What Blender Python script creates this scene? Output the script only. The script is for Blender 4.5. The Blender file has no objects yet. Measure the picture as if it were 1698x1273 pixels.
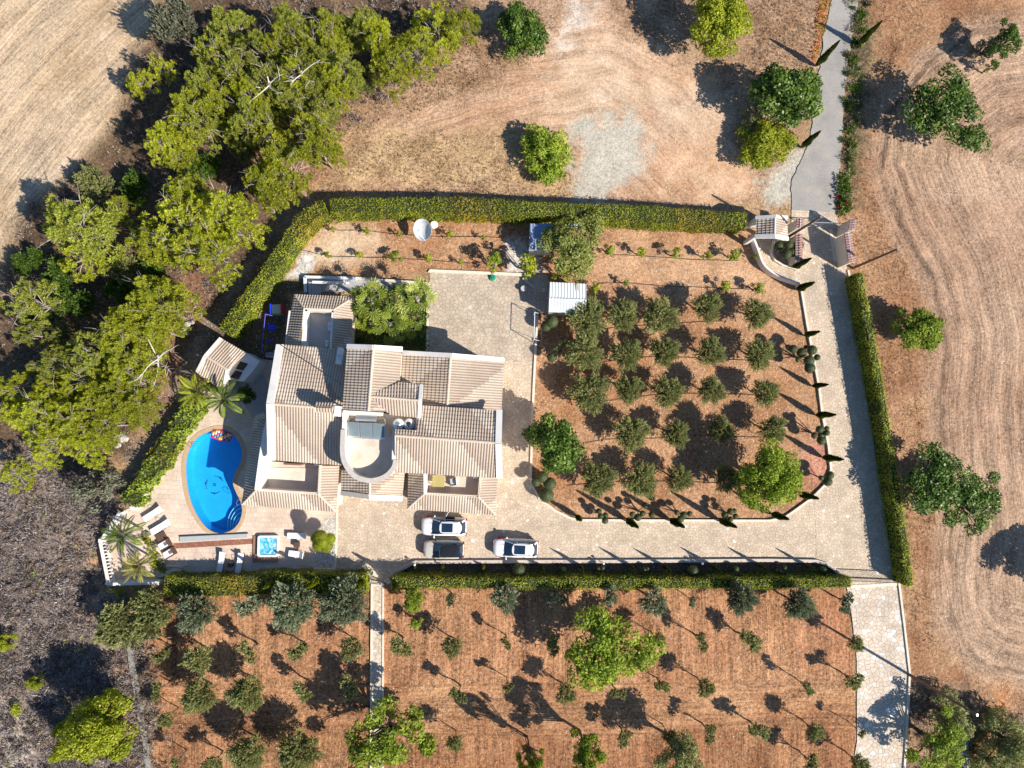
import bpy, bmesh, math, random
import numpy as np
from mathutils import Vector, Matrix, noise as mnoise
R_ = math.radians
scene = bpy.context.scene
# ------------------------------------------------------------------ camera
FPX = 1020.0; CAMH = 62.0
Fv = Vector((47, 63, -FPX)).normalized()
Yc = (Vector((0, 1, 0)) - Fv * Fv.y).normalized()
Xc = Fv.cross(Yc).normalized()
cam_d = bpy.data.cameras.new('camera'); cam = bpy.data.objects.new('camera', cam_d)
scene.collection.objects.link(cam); scene.camera = cam
cam_d.sensor_width = 36.0; cam_d.lens = 36.0 * FPX / 1698.0
cam_d.clip_start = 0.5; cam_d.clip_end = 3000
m3 = Matrix((Xc, Yc, -Fv)).transposed()
cam.matrix_world = Matrix.Translation((0, 0, CAMH)) @ m3.to_4x4()
def P(px, py, z=0.0):
    d = Fv * FPX + Xc * (px - 849.0) - Yc * (py - 636.5)
    t = (z - CAMH) / d.z
    return Vector((d.x * t, d.y * t, z))
# ------------------------------------------------------------------ light
SUN_EL = 37.5; SX, SY = 0.862, -0.507
sun_d = bpy.data.lights.new('sun', 'SUN'); sun_d.energy = 5.0; sun_d.angle = R_(0.5)
sun_d.color = (1.0, 0.935, 0.84)
sun = bpy.data.objects.new('sun', sun_d); scene.collection.objects.link(sun)
ce, se = math.cos(R_(SUN_EL)), math.sin(R_(SUN_EL))
sdir = Vector((SX * ce, SY * ce, se)).normalized()
sun.rotation_euler = sdir.to_track_quat('Z', 'Y').to_euler()
sun.location = (60, -40, 60)
world = bpy.data.worlds.new('World'); scene.world = world; world.use_nodes = True
wn = world.node_tree; bg = wn.nodes['Background']
sky = wn.nodes.new('ShaderNodeTexSky'); sky.sky_type = 'NISHITA'; sky.sun_disc = False
sky.ozone_density = 3.5; sky.dust_density = .4; sky.sun_elevation = R_(SUN_EL); sky.sun_rotation = math.atan2(SX, SY)
hs = wn.nodes.new('ShaderNodeHueSaturation'); hs.inputs['Saturation'].default_value = 1.12; wn.links.new(sky.outputs[0], hs.inputs['Color']); wn.links.new(hs.outputs[0], bg.inputs[0]); bg.inputs[1].default_value = 0.085
scene.view_settings.view_transform = 'Standard'; scene.view_settings.look = 'None'
scene.view_settings.exposure = 0.6; scene.view_settings.gamma = 1.0
scene.render.engine = 'CYCLES'
try:
    scene.cycles.max_bounces = 6; scene.cycles.transparent_max_bounces = 8
except Exception: pass
# ------------------------------------------------------------------ helpers
COL = scene.collection
rnd = random.Random(7)
def tag(o, label=None, cat=None, group=None, kind=None):
    if label: o['label'] = label
    if cat: o['category'] = cat
    if group: o['group'] = group
    if kind: o['kind'] = kind
    return o
def empty(name, loc, rz=0.0, label=None, cat=None, group=None, sc=None):
    o = bpy.data.objects.new(name, None); COL.objects.link(o)
    o.location = loc; o.rotation_euler = (0, 0, rz); o.empty_display_size = 0.2
    if sc: o.scale = sc
    return tag(o, label, cat, group)
def link(name, me, m=None, parent=None, world=True):
    o = bpy.data.objects.new(name, me); COL.objects.link(o)
    if m is not None and not me.materials:
        for x in (m if isinstance(m, (list, tuple)) else [m]): me.materials.append(x)
    if parent is not None:
        o.parent = parent
        if world: o.location = -Vector(parent.location)
    return o
class MB:
    """collects shapes into one mesh"""
    def __init__(s): s.v = []; s.f = []; s.mi = []; s.cur = 0; s.sm = []; s.smooth = False
    def add(s, vs, fs):
        b = len(s.v); s.v += [tuple(v) for v in vs]
        for f in fs: s.f.append(tuple(i + b for i in f)); s.mi.append(s.cur); s.sm.append(s.smooth)
        return s
    def hexa(s, a, b):          # two quads (bottom, top)
        s.add(list(a) + list(b), [(3, 2, 1, 0), (4, 5, 6, 7), (0, 1, 5, 4), (1, 2, 6, 5), (2, 3, 7, 6), (3, 0, 4, 7)])
        return s
    def box(s, cx, cy, z0, z1, sx, sy, rz=0.0):
        c, q = math.cos(rz), math.sin(rz)
        pts = [(-sx/2, -sy/2), (sx/2, -sy/2), (sx/2, sy/2), (-sx/2, sy/2)]
        w = [(cx + x*c - y*q, cy + x*q + y*c) for x, y in pts]
        return s.hexa([(x, y, z0) for x, y in w], [(x, y, z1) for x, y in w])
    def bbox(s, cx, cy, z0, z1, sx, sy, rz=0.0, b=0.03):   # chamfered box
        c, q = math.cos(rz), math.sin(rz)
        def ring(ix, z):
            hx, hy = sx/2 - ix, sy/2 - ix
            p = [(-hx+b, -hy), (hx-b, -hy), (hx, -hy+b), (hx, hy-b), (hx-b, hy), (-hx+b, hy), (-hx, hy-b), (-hx, -hy+b)]
            return [(cx + x*c - y*q, cy + x*q + y*c, z) for x, y in p]
        r = ring(b*.7, z0) + ring(0, z0+b) + ring(0, z1-b) + ring(b*.7, z1)
        fs = [tuple(range(7, -1, -1)), tuple(range(24, 32))]
        for k in range(3):
            for i in range(8): j = (i+1) % 8; fs.append((k*8+i, k*8+j, k*8+8+j, k*8+8+i))
        s.add(r, fs); return s
    def prism(s, pts, z0, z1):
        n = len(pts); a = [(p[0], p[1], z0) for p in pts]; b = [(p[0], p[1], z1) for p in pts]
        s.add(a + b, [tuple(range(n-1, -1, -1)), tuple(range(n, 2*n))] + [(i, (i+1) % n, n+(i+1) % n, n+i) for i in range(n)])
        return s
    def tube(s, pts, r, n=6, cap=True):
        pts = [Vector(p) for p in pts]; k = len(pts)
        rs = r if isinstance(r, (list, tuple)) else [r]*k
        vs = []; up = Vector((0, 0, 1))
        for i, p in enumerate(pts):
            d = (pts[min(i+1, k-1)] - pts[max(i-1, 0)])
            d = d.normalized() if d.length > 1e-9 else up
            a = d.cross(up if abs(d.z) < .95 else Vector((1, 0, 0))).normalized(); b = d.cross(a)
            for j in range(n):
                t = 2*math.pi*j/n; vs.append(p + (a*math.cos(t) + b*math.sin(t))*rs[i])
        fs = [(i*n+j, i*n+(j+1) % n, (i+1)*n+(j+1) % n, (i+1)*n+j) for i in range(k-1) for j in range(n)]
        if cap: fs += [tuple(range(n-1, -1, -1)), tuple((k-1)*n+j for j in range(n))]
        s.add(vs, fs); return s
    def cyl(s, x, y, z0, z1, r0, r1=None, n=16):
        return s.tube([(x, y, z0), (x, y, z1)], [r0, r0 if r1 is None else r1], n)
    def lathe(s, x, y, prof, n=20, ax=1.0):
        vs = []; k = len(prof)
        for r, z in prof:
            for j in range(n):
                t = 2*math.pi*j/n; vs.append((x + r*math.cos(t)*ax, y + r*math.sin(t), z))
        fs = [(i*n+j, i*n+(j+1) % n, (i+1)*n+(j+1) % n, (i+1)*n+j) for i in range(k-1) for j in range(n)]
        fs += [tuple(range(n-1, -1, -1)), tuple((k-1)*n+j for j in range(n))]
        s.add(vs, fs); return s
    def sphere(s, c, r, n=10, m=7, sz=1.0):
        prof = [(max(1e-3, r*math.sin(math.pi*i/m)), c[2] - r*sz*math.cos(math.pi*i/m)) for i in range(m+1)]
        return s.lathe(c[0], c[1], prof, n)
    def beam(s, p, q, w, h, up=Vector((0, 0, 1))):
        p, q = Vector(p), Vector(q); d = (q-p).normalized(); a = d.cross(up).normalized()*w/2; u = a.cross(d).normalized()*h/2
        return s.hexa([p-a-u, p+a-u, p+a+u, p-a+u], [q-a-u, q+a-u, q+a+u, q-a+u])
    def build(s, name, m, parent=None, world=True, smooth=None):
        me = bpy.data.meshes.new(name); me.from_pydata(s.v, [], s.f)
        ms = m if isinstance(m, (list, tuple)) else [m]
        for x in ms: me.materials.append(x)
        if any(s.mi): me.polygons.foreach_set('material_index', s.mi)
        sm = [smooth]*len(s.f) if smooth is not None else s.sm
        me.polygons.foreach_set('use_smooth', [bool(x) for x in sm])
        bm = bmesh.new(); bm.from_mesh(me); bmesh.ops.recalc_face_normals(bm, faces=bm.faces); bm.to_mesh(me); bm.free()
        me.update()
        return link(name, me, None, parent, world)
def copy_tree(o, parent=None):
    c = o.copy(); COL.objects.link(c)
    if parent is not None: c.parent = parent
    for ch in KIDS.get(o.name, []): 
        d = copy_tree(ch, c); KIDS.setdefault(c.name, []).append(d)
    return c
KIDS = {}
def kids(root):
    for ch in root.children:
        KIDS.setdefault(root.name, []).append(ch); kids(ch)
# ------------------------------------------------------------------ materials
def nodes(m):
    m.use_nodes = True; nt = m.node_tree; return nt, nt.nodes, nt.links, nt.nodes['Principled BSDF']
MATS = {}
def mat(name, col, rough=0.7, var=0.12, scale=2.0, bump=0.0, metal=0.0, spec=0.4, fine=14.0, dirt=None, coat=0.0):
    if name in MATS: return MATS[name]
    m = bpy.data.materials.new(name); nt, N, L, b = nodes(m)
    tc = N.new('ShaderNodeTexCoord'); n1 = N.new('ShaderNodeTexNoise'); n1.inputs['Scale'].default_value = scale
    n1.inputs['Detail'].default_value = 5; L.new(tc.outputs['Object'], n1.inputs['Vector'])
    n2 = N.new('ShaderNodeTexNoise'); n2.inputs['Scale'].default_value = fine; n2.inputs['Detail'].default_value = 3
    L.new(tc.outputs['Object'], n2.inputs['Vector'])
    ad = N.new('ShaderNodeMath'); ad.operation = 'ADD'; L.new(n1.outputs[0], ad.inputs[0]); L.new(n2.outputs[0], ad.inputs[1])
    mr = N.new('ShaderNodeMapRange'); mr.inputs['From Min'].default_value = .7; mr.inputs['From Max'].default_value = 1.3
    mr.inputs['To Min'].default_value = 1 - var; mr.inputs['To Max'].default_value = 1 + var; L.new(ad.outputs[0], mr.inputs['Value'])
    mx = N.new('ShaderNodeVectorMath'); mx.operation = 'SCALE'; mx.inputs[0].default_value = col; L.new(mr.outputs[0], mx.inputs['Scale'])
    out = mx.outputs[0]
    if dirt:
        n3 = N.new('ShaderNodeTexNoise'); n3.inputs['Scale'].default_value = .8; n3.inputs['Detail'].default_value = 8
        L.new(tc.outputs['Object'], n3.inputs['Vector'])
        r3 = N.new('ShaderNodeMapRange'); r3.inputs['From Min'].default_value = .5; r3.inputs['From Max'].default_value = .72
        r3.inputs['To Max'].default_value = .6; L.new(n3.outputs[0], r3.inputs['Value'])
        mm = N.new('ShaderNodeMix'); mm.data_type = 'RGBA'; L.new(r3.outputs[0], mm.inputs[0]); L.new(out, mm.inputs[6]); mm.inputs[7].default_value = (*dirt, 1); out = mm.outputs[2]
    L.new(out, b.inputs['Base Color'])
    b.inputs['Roughness'].default_value = rough; b.inputs['Metallic'].default_value = metal
    b.inputs['Specular IOR Level'].default_value = spec; b.inputs['Coat Weight'].default_value = coat
    if bump:
        bp = N.new('ShaderNodeBump'); bp.inputs['Strength'].default_value = bump; bp.inputs['Distance'].default_value = .05
        L.new(ad.outputs[0], bp.inputs['Height']); L.new(bp.outputs[0], b.inputs['Normal'])
    MATS[name] = m; return m
def leafmat(name, c0, c1, c2, trans=0.35, rough=.55, ovar=.15):
    """c0 dark, c1 mid, c2 light leaf colours chosen per leaf by the face attribute 'tint'"""
    m = bpy.data.materials.new(name); nt, N, L, b = nodes(m)
    at = N.new('ShaderNodeAttribute'); at.attribute_name = 'tint'
    cr = N.new('ShaderNodeValToRGB'); e = cr.color_ramp.elements
    e[0].color = (*c0, 1); e[1].color = (*c2, 1); k = e.new(.5); k.color = (*c1, 1)
    oi = N.new('ShaderNodeObjectInfo'); mr = N.new('ShaderNodeMapRange')
    mr.inputs['To Min'].default_value = 1-ovar; mr.inputs['To Max'].default_value = 1+ovar
    L.new(oi.outputs['Random'], mr.inputs['Value']); L.new(at.outputs['Fac'], cr.inputs[0])
    sc = N.new('ShaderNodeVectorMath'); sc.operation = 'SCALE'; L.new(cr.outputs[0], sc.inputs[0]); L.new(mr.outputs[0], sc.inputs['Scale'])
    L.new(sc.outputs[0], b.inputs['Base Color']); b.inputs['Roughness'].default_value = rough; b.inputs['Specular IOR Level'].default_value = .3
    tr = N.new('ShaderNodeBsdfTranslucent'); L.new(sc.outputs[0], tr.inputs[0])
    ms = N.new('ShaderNodeMixShader'); ms.inputs[0].default_value = trans
    L.new(b.outputs[0], ms.inputs[1]); L.new(tr.outputs[0], ms.inputs[2])
    L.new(ms.outputs[0], N['Material Output'].inputs['Surface']); return m
def leaves(name, C, D, Nn, L, W, tint, extra=None):
    """mesh of n leaf blades: centres C, long axis D, normal Nn, length L, width W"""
    C = np.asarray(C, float); n = len(C)
    D = D/np.maximum(np.linalg.norm(D, axis=1, keepdims=True), 1e-9)
    S = np.cross(D, Nn); S /= np.maximum(np.linalg.norm(S, axis=1, keepdims=True), 1e-9)
    L = np.broadcast_to(np.asarray(L, float), (n,))[:, None]; W = np.broadcast_to(np.asarray(W, float), (n,))[:, None]
    V = np.empty((n, 4, 3)); V[:, 0] = C - D*L/2; V[:, 1] = C + S*W/2 + D*L*.08; V[:, 2] = C + D*L/2; V[:, 3] = C - S*W/2 + D*L*.08
    V = V.reshape(-1, 3); F = np.arange(n*4)
    t = np.broadcast_to(np.asarray(tint, float), (n,)).copy()
    nl = n*4; starts = np.arange(n)*4; tots = np.full(n, 4)
    if extra is not None:    # a closed core under the leaves: (verts, faces, tint)
        ev, ef, et = extra; off = len(V); V = np.vstack([V, np.asarray(ev)])
        for f in ef:
            F = np.concatenate([F, np.array(f)+off]) if False else F
        ef_ = np.array([i for f in ef for i in f])+off; et_ = np.array([len(f) for f in ef])
        starts = np.concatenate([starts, nl + np.concatenate([[0], np.cumsum(et_)[:-1]])]); tots = np.concatenate([tots, et_])
        F = np.concatenate([F, ef_]); t = np.concatenate([t, np.full(len(ef), et)])
    me = bpy.data.meshes.new(name); me.vertices.add(len(V)); me.vertices.foreach_set('co', V.astype(np.float32).ravel())
    me.loops.add(len(F)); me.loops.foreach_set('vertex_index', F.astype(np.int32))
    me.polygons.add(len(starts)); me.polygons.foreach_set('loop_start', starts.astype(np.int32))
    try: me.polygons.foreach_set('loop_total', tots.astype(np.int32))
    except Exception: pass
    me.update(calc_edges=True)
    a = me.attributes.new('tint', 'FLOAT', 'FACE'); a.data.foreach_set('value', np.clip(t, 0, 1).astype(np.float32))
    return me
def rs(seed): return np.random.RandomState(seed)
def unit(r, n):
    v = r.normal(size=(n, 3)); return v/np.linalg.norm(v, axis=1, keepdims=True)
def vnoise(X, Y, s, seed=0):
    """value noise, period s metres, in 0..1"""
    r = rs(seed); G = r.rand(64, 64)
    x = X/s; y = Y/s; xi = np.floor(x).astype(int); yi = np.floor(y).astype(int); fx = x-xi; fy = y-yi
    fx = fx*fx*(3-2*fx); fy = fy*fy*(3-2*fy)
    g = lambda a, b: G[a % 64, b % 64]
    return (g(xi, yi)*(1-fx)+g(xi+1, yi)*fx)*(1-fy)+(g(xi, yi+1)*(1-fx)+g(xi+1, yi+1)*fx)*fy
def fbm(X, Y, s, seed=0, o=4):
    t = 0; a = 1; w = 0
    for k in range(o): t = t + a*vnoise(X, Y, s/2**k, seed+k*13); w += a; a *= .55
    return t/w
def W2(pts, z=0.0): return [tuple(P(x, y, z)[:2]) for x, y in pts]
def seg_dist(X, Y, pts, closed=False):
    d = np.full(X.shape, 1e9); arc = np.zeros(X.shape); s0 = 0; n = len(pts)
    for i in range(n if closed else n-1):
        ax, ay = pts[i]; bx, by = pts[(i+1) % n]; dx, dy = bx-ax, by-ay; L2 = dx*dx+dy*dy+1e-12
        t = np.clip(((X-ax)*dx+(Y-ay)*dy)/L2, 0, 1); q = np.hypot(X-ax-t*dx, Y-ay-t*dy)
        k = q < d; arc = np.where(k, s0+t*math.sqrt(L2), arc); d = np.minimum(d, q); s0 += math.sqrt(L2)
    return d, arc
def inside(X, Y, pts):
    r = np.zeros(X.shape, bool); n = len(pts)
    for i in range(n):
        ax, ay = pts[i]; bx, by = pts[(i+1) % n]
        c = ((ay > Y) != (by > Y)) & (X < (bx-ax)*(Y-ay)/((by-ay) if by != ay else 1e-12)+ax); r ^= c
    return r
def sdist(X, Y, pts):
    d, _ = seg_dist(X, Y, pts, True); return np.where(inside(X, Y, pts), d, -d)
def scatter(r, pts, dens):
    a = np.array(pts); lo, hi = a.min(0), a.max(0); n = int((hi-lo).prod()*dens)
    X = r.uniform(lo[0], hi[0], n); Y = r.uniform(lo[1], hi[1], n); k = inside(X, Y, pts); return X[k], Y[k]
ORD = ['', 'first', 'second', 'third', 'fourth', 'fifth', 'sixth', 'seventh', 'eighth', 'ninth', 'tenth', 'eleventh', 'twelfth']
# ------------------------------------------------------------------ ground outlines (traced at ground level)
DRIVE_UP = [(1312.5,348),(1384,352),(1389,366),(1394,380),(1402,436),(1405.6,448),(1412,480),(1436,640),(1462,800),(1488.6,958),(1490,968),
            (1404,973),(1399,957),(1395,955),(1383,944),(1370,935),(1353,929.5),(1275,928),(1000,930),(850,930),(688,931),(641,957),(640,966),(612,966),(600,957),(554,953),
            (556,925),(559,856),(559,760),(700,700),(740,580),(708,582),(709,541),(712.7,449),(845,454.5),(868,456),(880,452),(906,455),(912,470),(909,520),(896,517),(890,523),(888,600),(885,640),
            (882,690),(880,791),(882.7,806),(895,827),(920,846),(945.5,858.6),(961,862),(1100,862.5),(1275,862.8),(1300,857.8),(1313,849),(1345,826),(1368,803),(1377,778),(1373,740),(1362,683),(1357,640),(1350,604),(1338,540),(1331.5,501),(1326.5,471),
            (1310,466),(1292,461),(1272,447),(1262,427),(1257,410),(1252,396),(1279,394),(1279,420),(1284,432),(1296,441),(1318,449),(1323,444),(1316,437),(1311,430),(1310,398),(1312,380)]
ISLAND_EDGE = [(891,523),(889,560),(885,640),(882.7,690),(880,791),(882.7,806),(895,827),(920,846),(945.5,858.6),(961,862),(1100,862.5),(1275,862.8),(1300,857.8),(1313,849),(1345,826),(1368,803),(1377,778),(1373,740),(1362,683),(1357,640),(1350,604),(1338,540),(1331.5,501),(1326.5,471)]
DRIVE_LOW = [(1404,973),(1490,968),(1499,1040),(1507.4,1114),(1504,1190),(1498.6,1273),(1494,1340),(1432,1340),(1430,1275),(1417,1252),(1421,1229),(1420.7,1094),(1412,1018)]
DECK = [(334,668),(299,723),(264,781),(226,838.5),(205,846),(176,897),(189,966),(268,965),(272,951),(554,953),(556,925),(559,856),(559,760),(600,700),(470,600),(400,590),(372,640)]
ROAD = [(1383,-60),(1378,0),(1366,60),(1355,140),(1347,210),(1338,244),(1312,300),(1312.5,349),(1384,353),(1387,330),(1393,270),(1401,160),(1411,60),(1423,0),(1440,-60)]
PATH = [(616.5,968),(635.5,968),(635,1100),(634.5,1273),(634,1330),(615,1330),(615,1273),(615.5,1100)]
POOL = [(346,716),(360,712),(376,713),(390,723),(399,737),(402,752),(399,768),(391,782),(387,794),(388,806),(394,820),(400,833),(402,845),(400,858),(394,870),(384,879),(370,883.5),(356,882),(343,874),(332,861),(322,843),(315,824),(310.5,800),(309,776),(311,756),(318,738),(330,724)]
FIELD_L = [(-300,-300),(262,-300),(262,0),(258,40),(228,90),(205,150),(195,190),(175,225),(140,262),(110,300),(60,330),(30,380),(5,440),(-10,480),(-300,700)]
FOREST = [(262,-300),(262,0),(258,40),(228,90),(205,150),(195,190),(175,225),(140,262),(110,300),(60,330),(30,380),(5,440),(-10,480),(-300,700),(-300,770),(-20,760),(60,735),(150,770),(215,760),(300,640),(345,560),(430,430),(480,340),(560,230),(560,165),(640,110),(780,60),(790,-300)]
PATHW = [(500,318),(530,322),(470,390),(420,460),(365,545),(330,600),(300,670),(250,760),(205,830),(180,820),(225,740),(280,640),(330,550),(400,450),(450,370)]
FIELD_R = [(2100,-60),(1698,20),(1600,35),(1520,90),(1450,180),(1440,280),(1475,380),(1525,470),(1545,560),(1535,660),(1540,760),(1555,860),(1545,950),(1552,1030),(1585,1095),(1640,1130),(1720,1150),(2100,1170)]
GARDEN = [(545,352),(1245,380),(1252,396),(1262,427),(1292,461),(1326.5,471)] + ISLAND_EDGE[::-1] + [(912,470),(868,455),(712,448),(600,470),(470,462),(500,420)]
ORCH = [(268,985),(614,972),(1404,973),(1412,1018),(1420.7,1094),(1421,1229),(1417,1252),(1450,1400),(230,1400),(262,1180),(240,1050)]
LOT = [(498,322),(560,250),(680,190),(800,150),(880,90),(930,20),(960,-40),(1010,-20),(1010,60),(1080,90),(1150,110),(1200,170),(1240,260),(1250,330),(1100,335),(860,315),(700,330)]
LOTRACK = [(500,318),(560,270),(660,215),(770,175),(880,150),(1000,130),(1100,190),(1210,300)]
GRAVEL = [(955,205),(1000,198),(1040,180),(1062,210),(1066,240),(1085,262),(1050,290),(1000,330),(950,325),(948,290),(962,250)]
APRON = [(1262,300),(1310,262),(1345,235),(1352,300),(1318,345),(1270,330)]
SCRUB = [(-300,770),(-20,760),(60,735),(150,770),(215,830),(180,900),(190,965),(225,1010),(240,1050),(262,1180),(230,1400),(-300,1400)]
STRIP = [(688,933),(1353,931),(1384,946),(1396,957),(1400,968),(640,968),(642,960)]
PEBBLE = [(492,447),(505,418),(520,420),(520,440),(505,461),(470,461)]
PALE = [(525,385),(560,378),(610,385),(620,400),(600,425),(550,440),(520,430)]
FBED = [(536,866),(548,856),(558,855),(558,900),(556,945),(520,935),(528,905),(545,880)]
REDFL = [(1372,-60),(1378,0),(1366,60),(1352,100),(1345,100),(1352,60),(1358,0),(1362,-60)]
FOOT = [(455,575),(575,575),(590,480),(478,492)]     # dark bed north-west of the house
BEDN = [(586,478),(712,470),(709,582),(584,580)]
SIDE = [(470,462),(600,462),(600,478),(480,490),(470,580),(430,640),(372,640),(330,668),(345,560),(430,430)]

# ------------------------------------------------------------------ ground mesh with soil kinds per vertex
xs = np.concatenate([[-900,-300,-120], np.arange(-62, 68.01, .2), [120,300,900]])
ys = np.concatenate([[-900,-300,-110], np.arange(-50, 58.01, .2), [110,300,900]])
GX, GY = np.meshgrid(xs, ys); SH = GX.shape
jit = (fbm(GX, GY, 1.1, 3, 4)-.5)*2.2
jit2 = (fbm(GX, GY, 5, 9, 3)-.5)*4
base = np.zeros(SH+(3,)); base[:] = (.36,.235,.125)
k = fbm(GX, GY, 4, 21)[..., None]; base = base*(.7+.6*k)
wts = np.zeros(SH+(3,))      # r streaks, g clods, b stones
wts[..., 1] = .55
def lay(poly, col, wt=None, edge=.35, n1=1.0, n2=0.0, var=.25, vs=3.0, seed=1, strength=1.0, col2=None, soft=None):
    global base, wts
    sd = sdist(GX, GY, W2(poly)) + jit*n1 + jit2*n2
    a = np.clip(sd/edge*.5+.5, 0, 1)[..., None]*strength
    f = fbm(GX, GY, vs, seed, 5); f = np.clip((f-.5)*2.2+.5, 0, 1)[..., None]
    c = np.array(col)*(1-f)+np.array(col2 if col2 is not None else [x*(1+var*2) for x in col])*f
    base = base*(1-a)+c*a
    if wt is not None: wts = wts*(1-a)+np.array(wt)*a
lay([(780,-300),(1380,-300),(1370,60),(1345,200),(1320,345),(1240,340),(560,335),(500,300),(560,165),(640,110),(780,60)], (.26,.155,.09), (.1,.9,.15), .8, 1, .5, seed=4, vs=2.2, col2=(.40,.26,.165))
lay(FIELD_L, (.47,.335,.205), (.75,.35,.1), .8, 1, .3, seed=5, vs=6, col2=(.56,.43,.30))
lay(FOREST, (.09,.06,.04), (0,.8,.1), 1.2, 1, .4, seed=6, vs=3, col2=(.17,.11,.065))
lay(LOT, (.44,.26,.155), (.7,.3,.35), 1.2, 1.2, .8, seed=7, vs=4, col2=(.58,.385,.255))
lay([(560,230),(700,215),(860,215),(960,250),(950,325),(700,318),(520,318)], (.33,.21,.115), (.1,.8,.1), 1.2, 1.5, .8, seed=8, vs=1.5, col2=(.48,.33,.18))
lay([(905,170),(960,60),(1010,95),(1090,130),(1180,170),(1200,230),(1130,240),(1060,190),(940,190)], (.52,.355,.225), (.4,.2,.3), 2, 1.5, 1.2, seed=9, vs=2, col2=(.64,.47,.33))
lay([(905,80),(925,30),(960,-30),(985,30),(950,60),(930,90)], (.66,.58,.5), (.2,.3,.6), 1, 2, 1, seed=10, vs=1.2, strength=.8, col2=(.5,.38,.27))
lay([(1110,240),(1200,235),(1240,300),(1230,335),(1100,325),(1080,290)], (.5,.29,.16), (.2,.3,.4), 1.5, 1.5, 1, seed=30, vs=1.5, col2=(.62,.42,.27), strength=.8)
lay(GRAVEL, (.40,.385,.32), (0,.3,.5), .8, 1.6, .4, seed=11, vs=2, col2=(.5,.47,.39), strength=.88)
lay(APRON, (.42,.40,.33), (0,.2,.5), .8, 1.4, .3, seed=12, vs=2, strength=.9, col2=(.5,.47,.4))
lay([(1402,-60),(1698,-60),(2100,-60),(2100,1400),(1490,1400),(1500,1250),(1507,1114),(1490,968),(1436,640),(1405,448),(1385,350),(1400,160)], (.27,.135,.07), (.25,.7,.1), .5, .6, 0, seed=13, vs=2.2, col2=(.40,.235,.13))
lay([(1402,-60),(1440,-60),(1455,60),(1440,200),(1425,330),(1395,330),(1400,160)], (.11,.085,.05), (0,.8,.1), .8, 1.5, 0, seed=41, vs=1, col2=(.24,.17,.09))
lay(FIELD_R, (.36,.225,.145), (.85,.5,.1), 1.0, .7, .2, seed=14, vs=5, col2=(.45,.305,.205))
lay([(1508,1128),(1600,1140),(1698,1165),(2000,1200),(2000,1400),(1498,1400),(1500,1250)], (.19,.13,.085), (0,.9,.3), .8, 1.5, .3, seed=15, vs=1, col2=(.34,.2,.12))
lay([(1640,1180),(1668,1140),(1668,1300),(1630,1300)], (.5,.22,.09), (0,.9,.3), 1.4, 1.5, .3, seed=16, vs=1, strength=.75)
lay(SCRUB, (.115,.09,.08), (0,1,.2), 1.2, 1.5, .5, seed=17, vs=1.6, col2=(.27,.215,.185))
lay([(155,900),(195,960),(225,1030),(190,1050),(160,980),(120,900)], (.42,.25,.13), (0,.9,.1), 1.5, 1.8, .5, seed=18, vs=1.2, strength=.75)
lay(PATHW, (.155,.125,.095), (.2,.4,.5), .6, 1.1, .1, seed=19, vs=1.5, col2=(.27,.22,.17))
lay(ORCH, (.28,.125,.06), (.9,.85,.12), .35, .5, 0, seed=20, vs=4.5, col2=(.37,.19,.095))
lay([(270,990),(1400,985),(1410,1040),(1420,1150),(1300,1160),(900,1170),(640,1150),(300,1180)], (.42,.235,.13), (.8,.8,.12), 2.5, 3, 2, seed=22, vs=1.2, strength=.3)
lay([(640,1155),(1405,1140),(1405,1195),(640,1200)], (.42,.26,.14), (.7,.7,.12), 2, 3, 2, seed=23, vs=1.5, strength=.25)
lay([(1340,1000),(1400,1000),(1415,1090),(1370,1090),(1345,1050)], (.33,.15,.08), (.5,.7,.12), 2, 3, 1, seed=24, vs=1.5, strength=.6)
lay(GARDEN, (.33,.165,.08), (0,.55,.55), .25, .3, 0, seed=25, vs=3, col2=(.43,.245,.135))
lay([(975,400),(1245,400),(1320,480),(1335,560),(1200,480),(990,470)], (.47,.30,.18), (0,.4,.7), 2.5, 2, 1, seed=26, vs=1.5, strength=.5)
lay([(1330,700),(1370,730),(1376,790),(1350,810)], (.42,.19,.14), (0,.4,.4), .8, 1, 0, seed=27, strength=.7)
lay(PALE, (.6,.46,.31), (0,.2,.5), 1.2, 1, .5, seed=28, vs=1.5, strength=.8, col2=(.66,.53,.38))
lay(PEBBLE, (.55,.52,.47), (0,.6,1), .3, .5, 0, seed=29, vs=.5, col2=(.75,.72,.68))
lay([(842,400),(870,390),(905,450),(868,455),(840,453)], (.5,.47,.43), (0,.6,1), .5, .6, 0, seed=31, vs=.5, strength=.8)
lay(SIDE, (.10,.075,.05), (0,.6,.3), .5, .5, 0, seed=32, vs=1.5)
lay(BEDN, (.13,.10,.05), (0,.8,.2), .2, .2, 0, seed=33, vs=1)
lay(STRIP, (.12,.085,.06), (0,.7,.15), .2, .2, 0, seed=34, vs=1.5, col2=(.18,.12,.08))  # strip soil darkened, with the hedge's shade put into its colour
lay(REDFL, (.42,.12,.07), (0,.9,.1), .25, .5, 0, seed=35, vs=.6, col2=(.5,.2,.12))
lay([(1255,392),(1282,396),(1282,420),(1296,440),(1322,447),(1312,420),(1322,400)], (.42,.3,.2), (0,.4,.4), .2, .2, 0, seed=36, vs=.6)
for pts in ([(420,1400),(430,1140)],):  pass
lay([(-60,1110),(15,1150),(40,1200),(70,1300),(25,1300),(-5,1230),(-60,1190)], (.42,.35,.30), (0,.7,.4), .8, 1.5, .3, seed=51, vs=1, strength=.8)
lay([(150,1040),(190,1075),(215,1140),(225,1220),(205,1290),(190,1200),(180,1120)], (.30,.18,.11), (0,.9,.2), 1, 1.5, .5, seed=52, vs=1, strength=.7)
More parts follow.
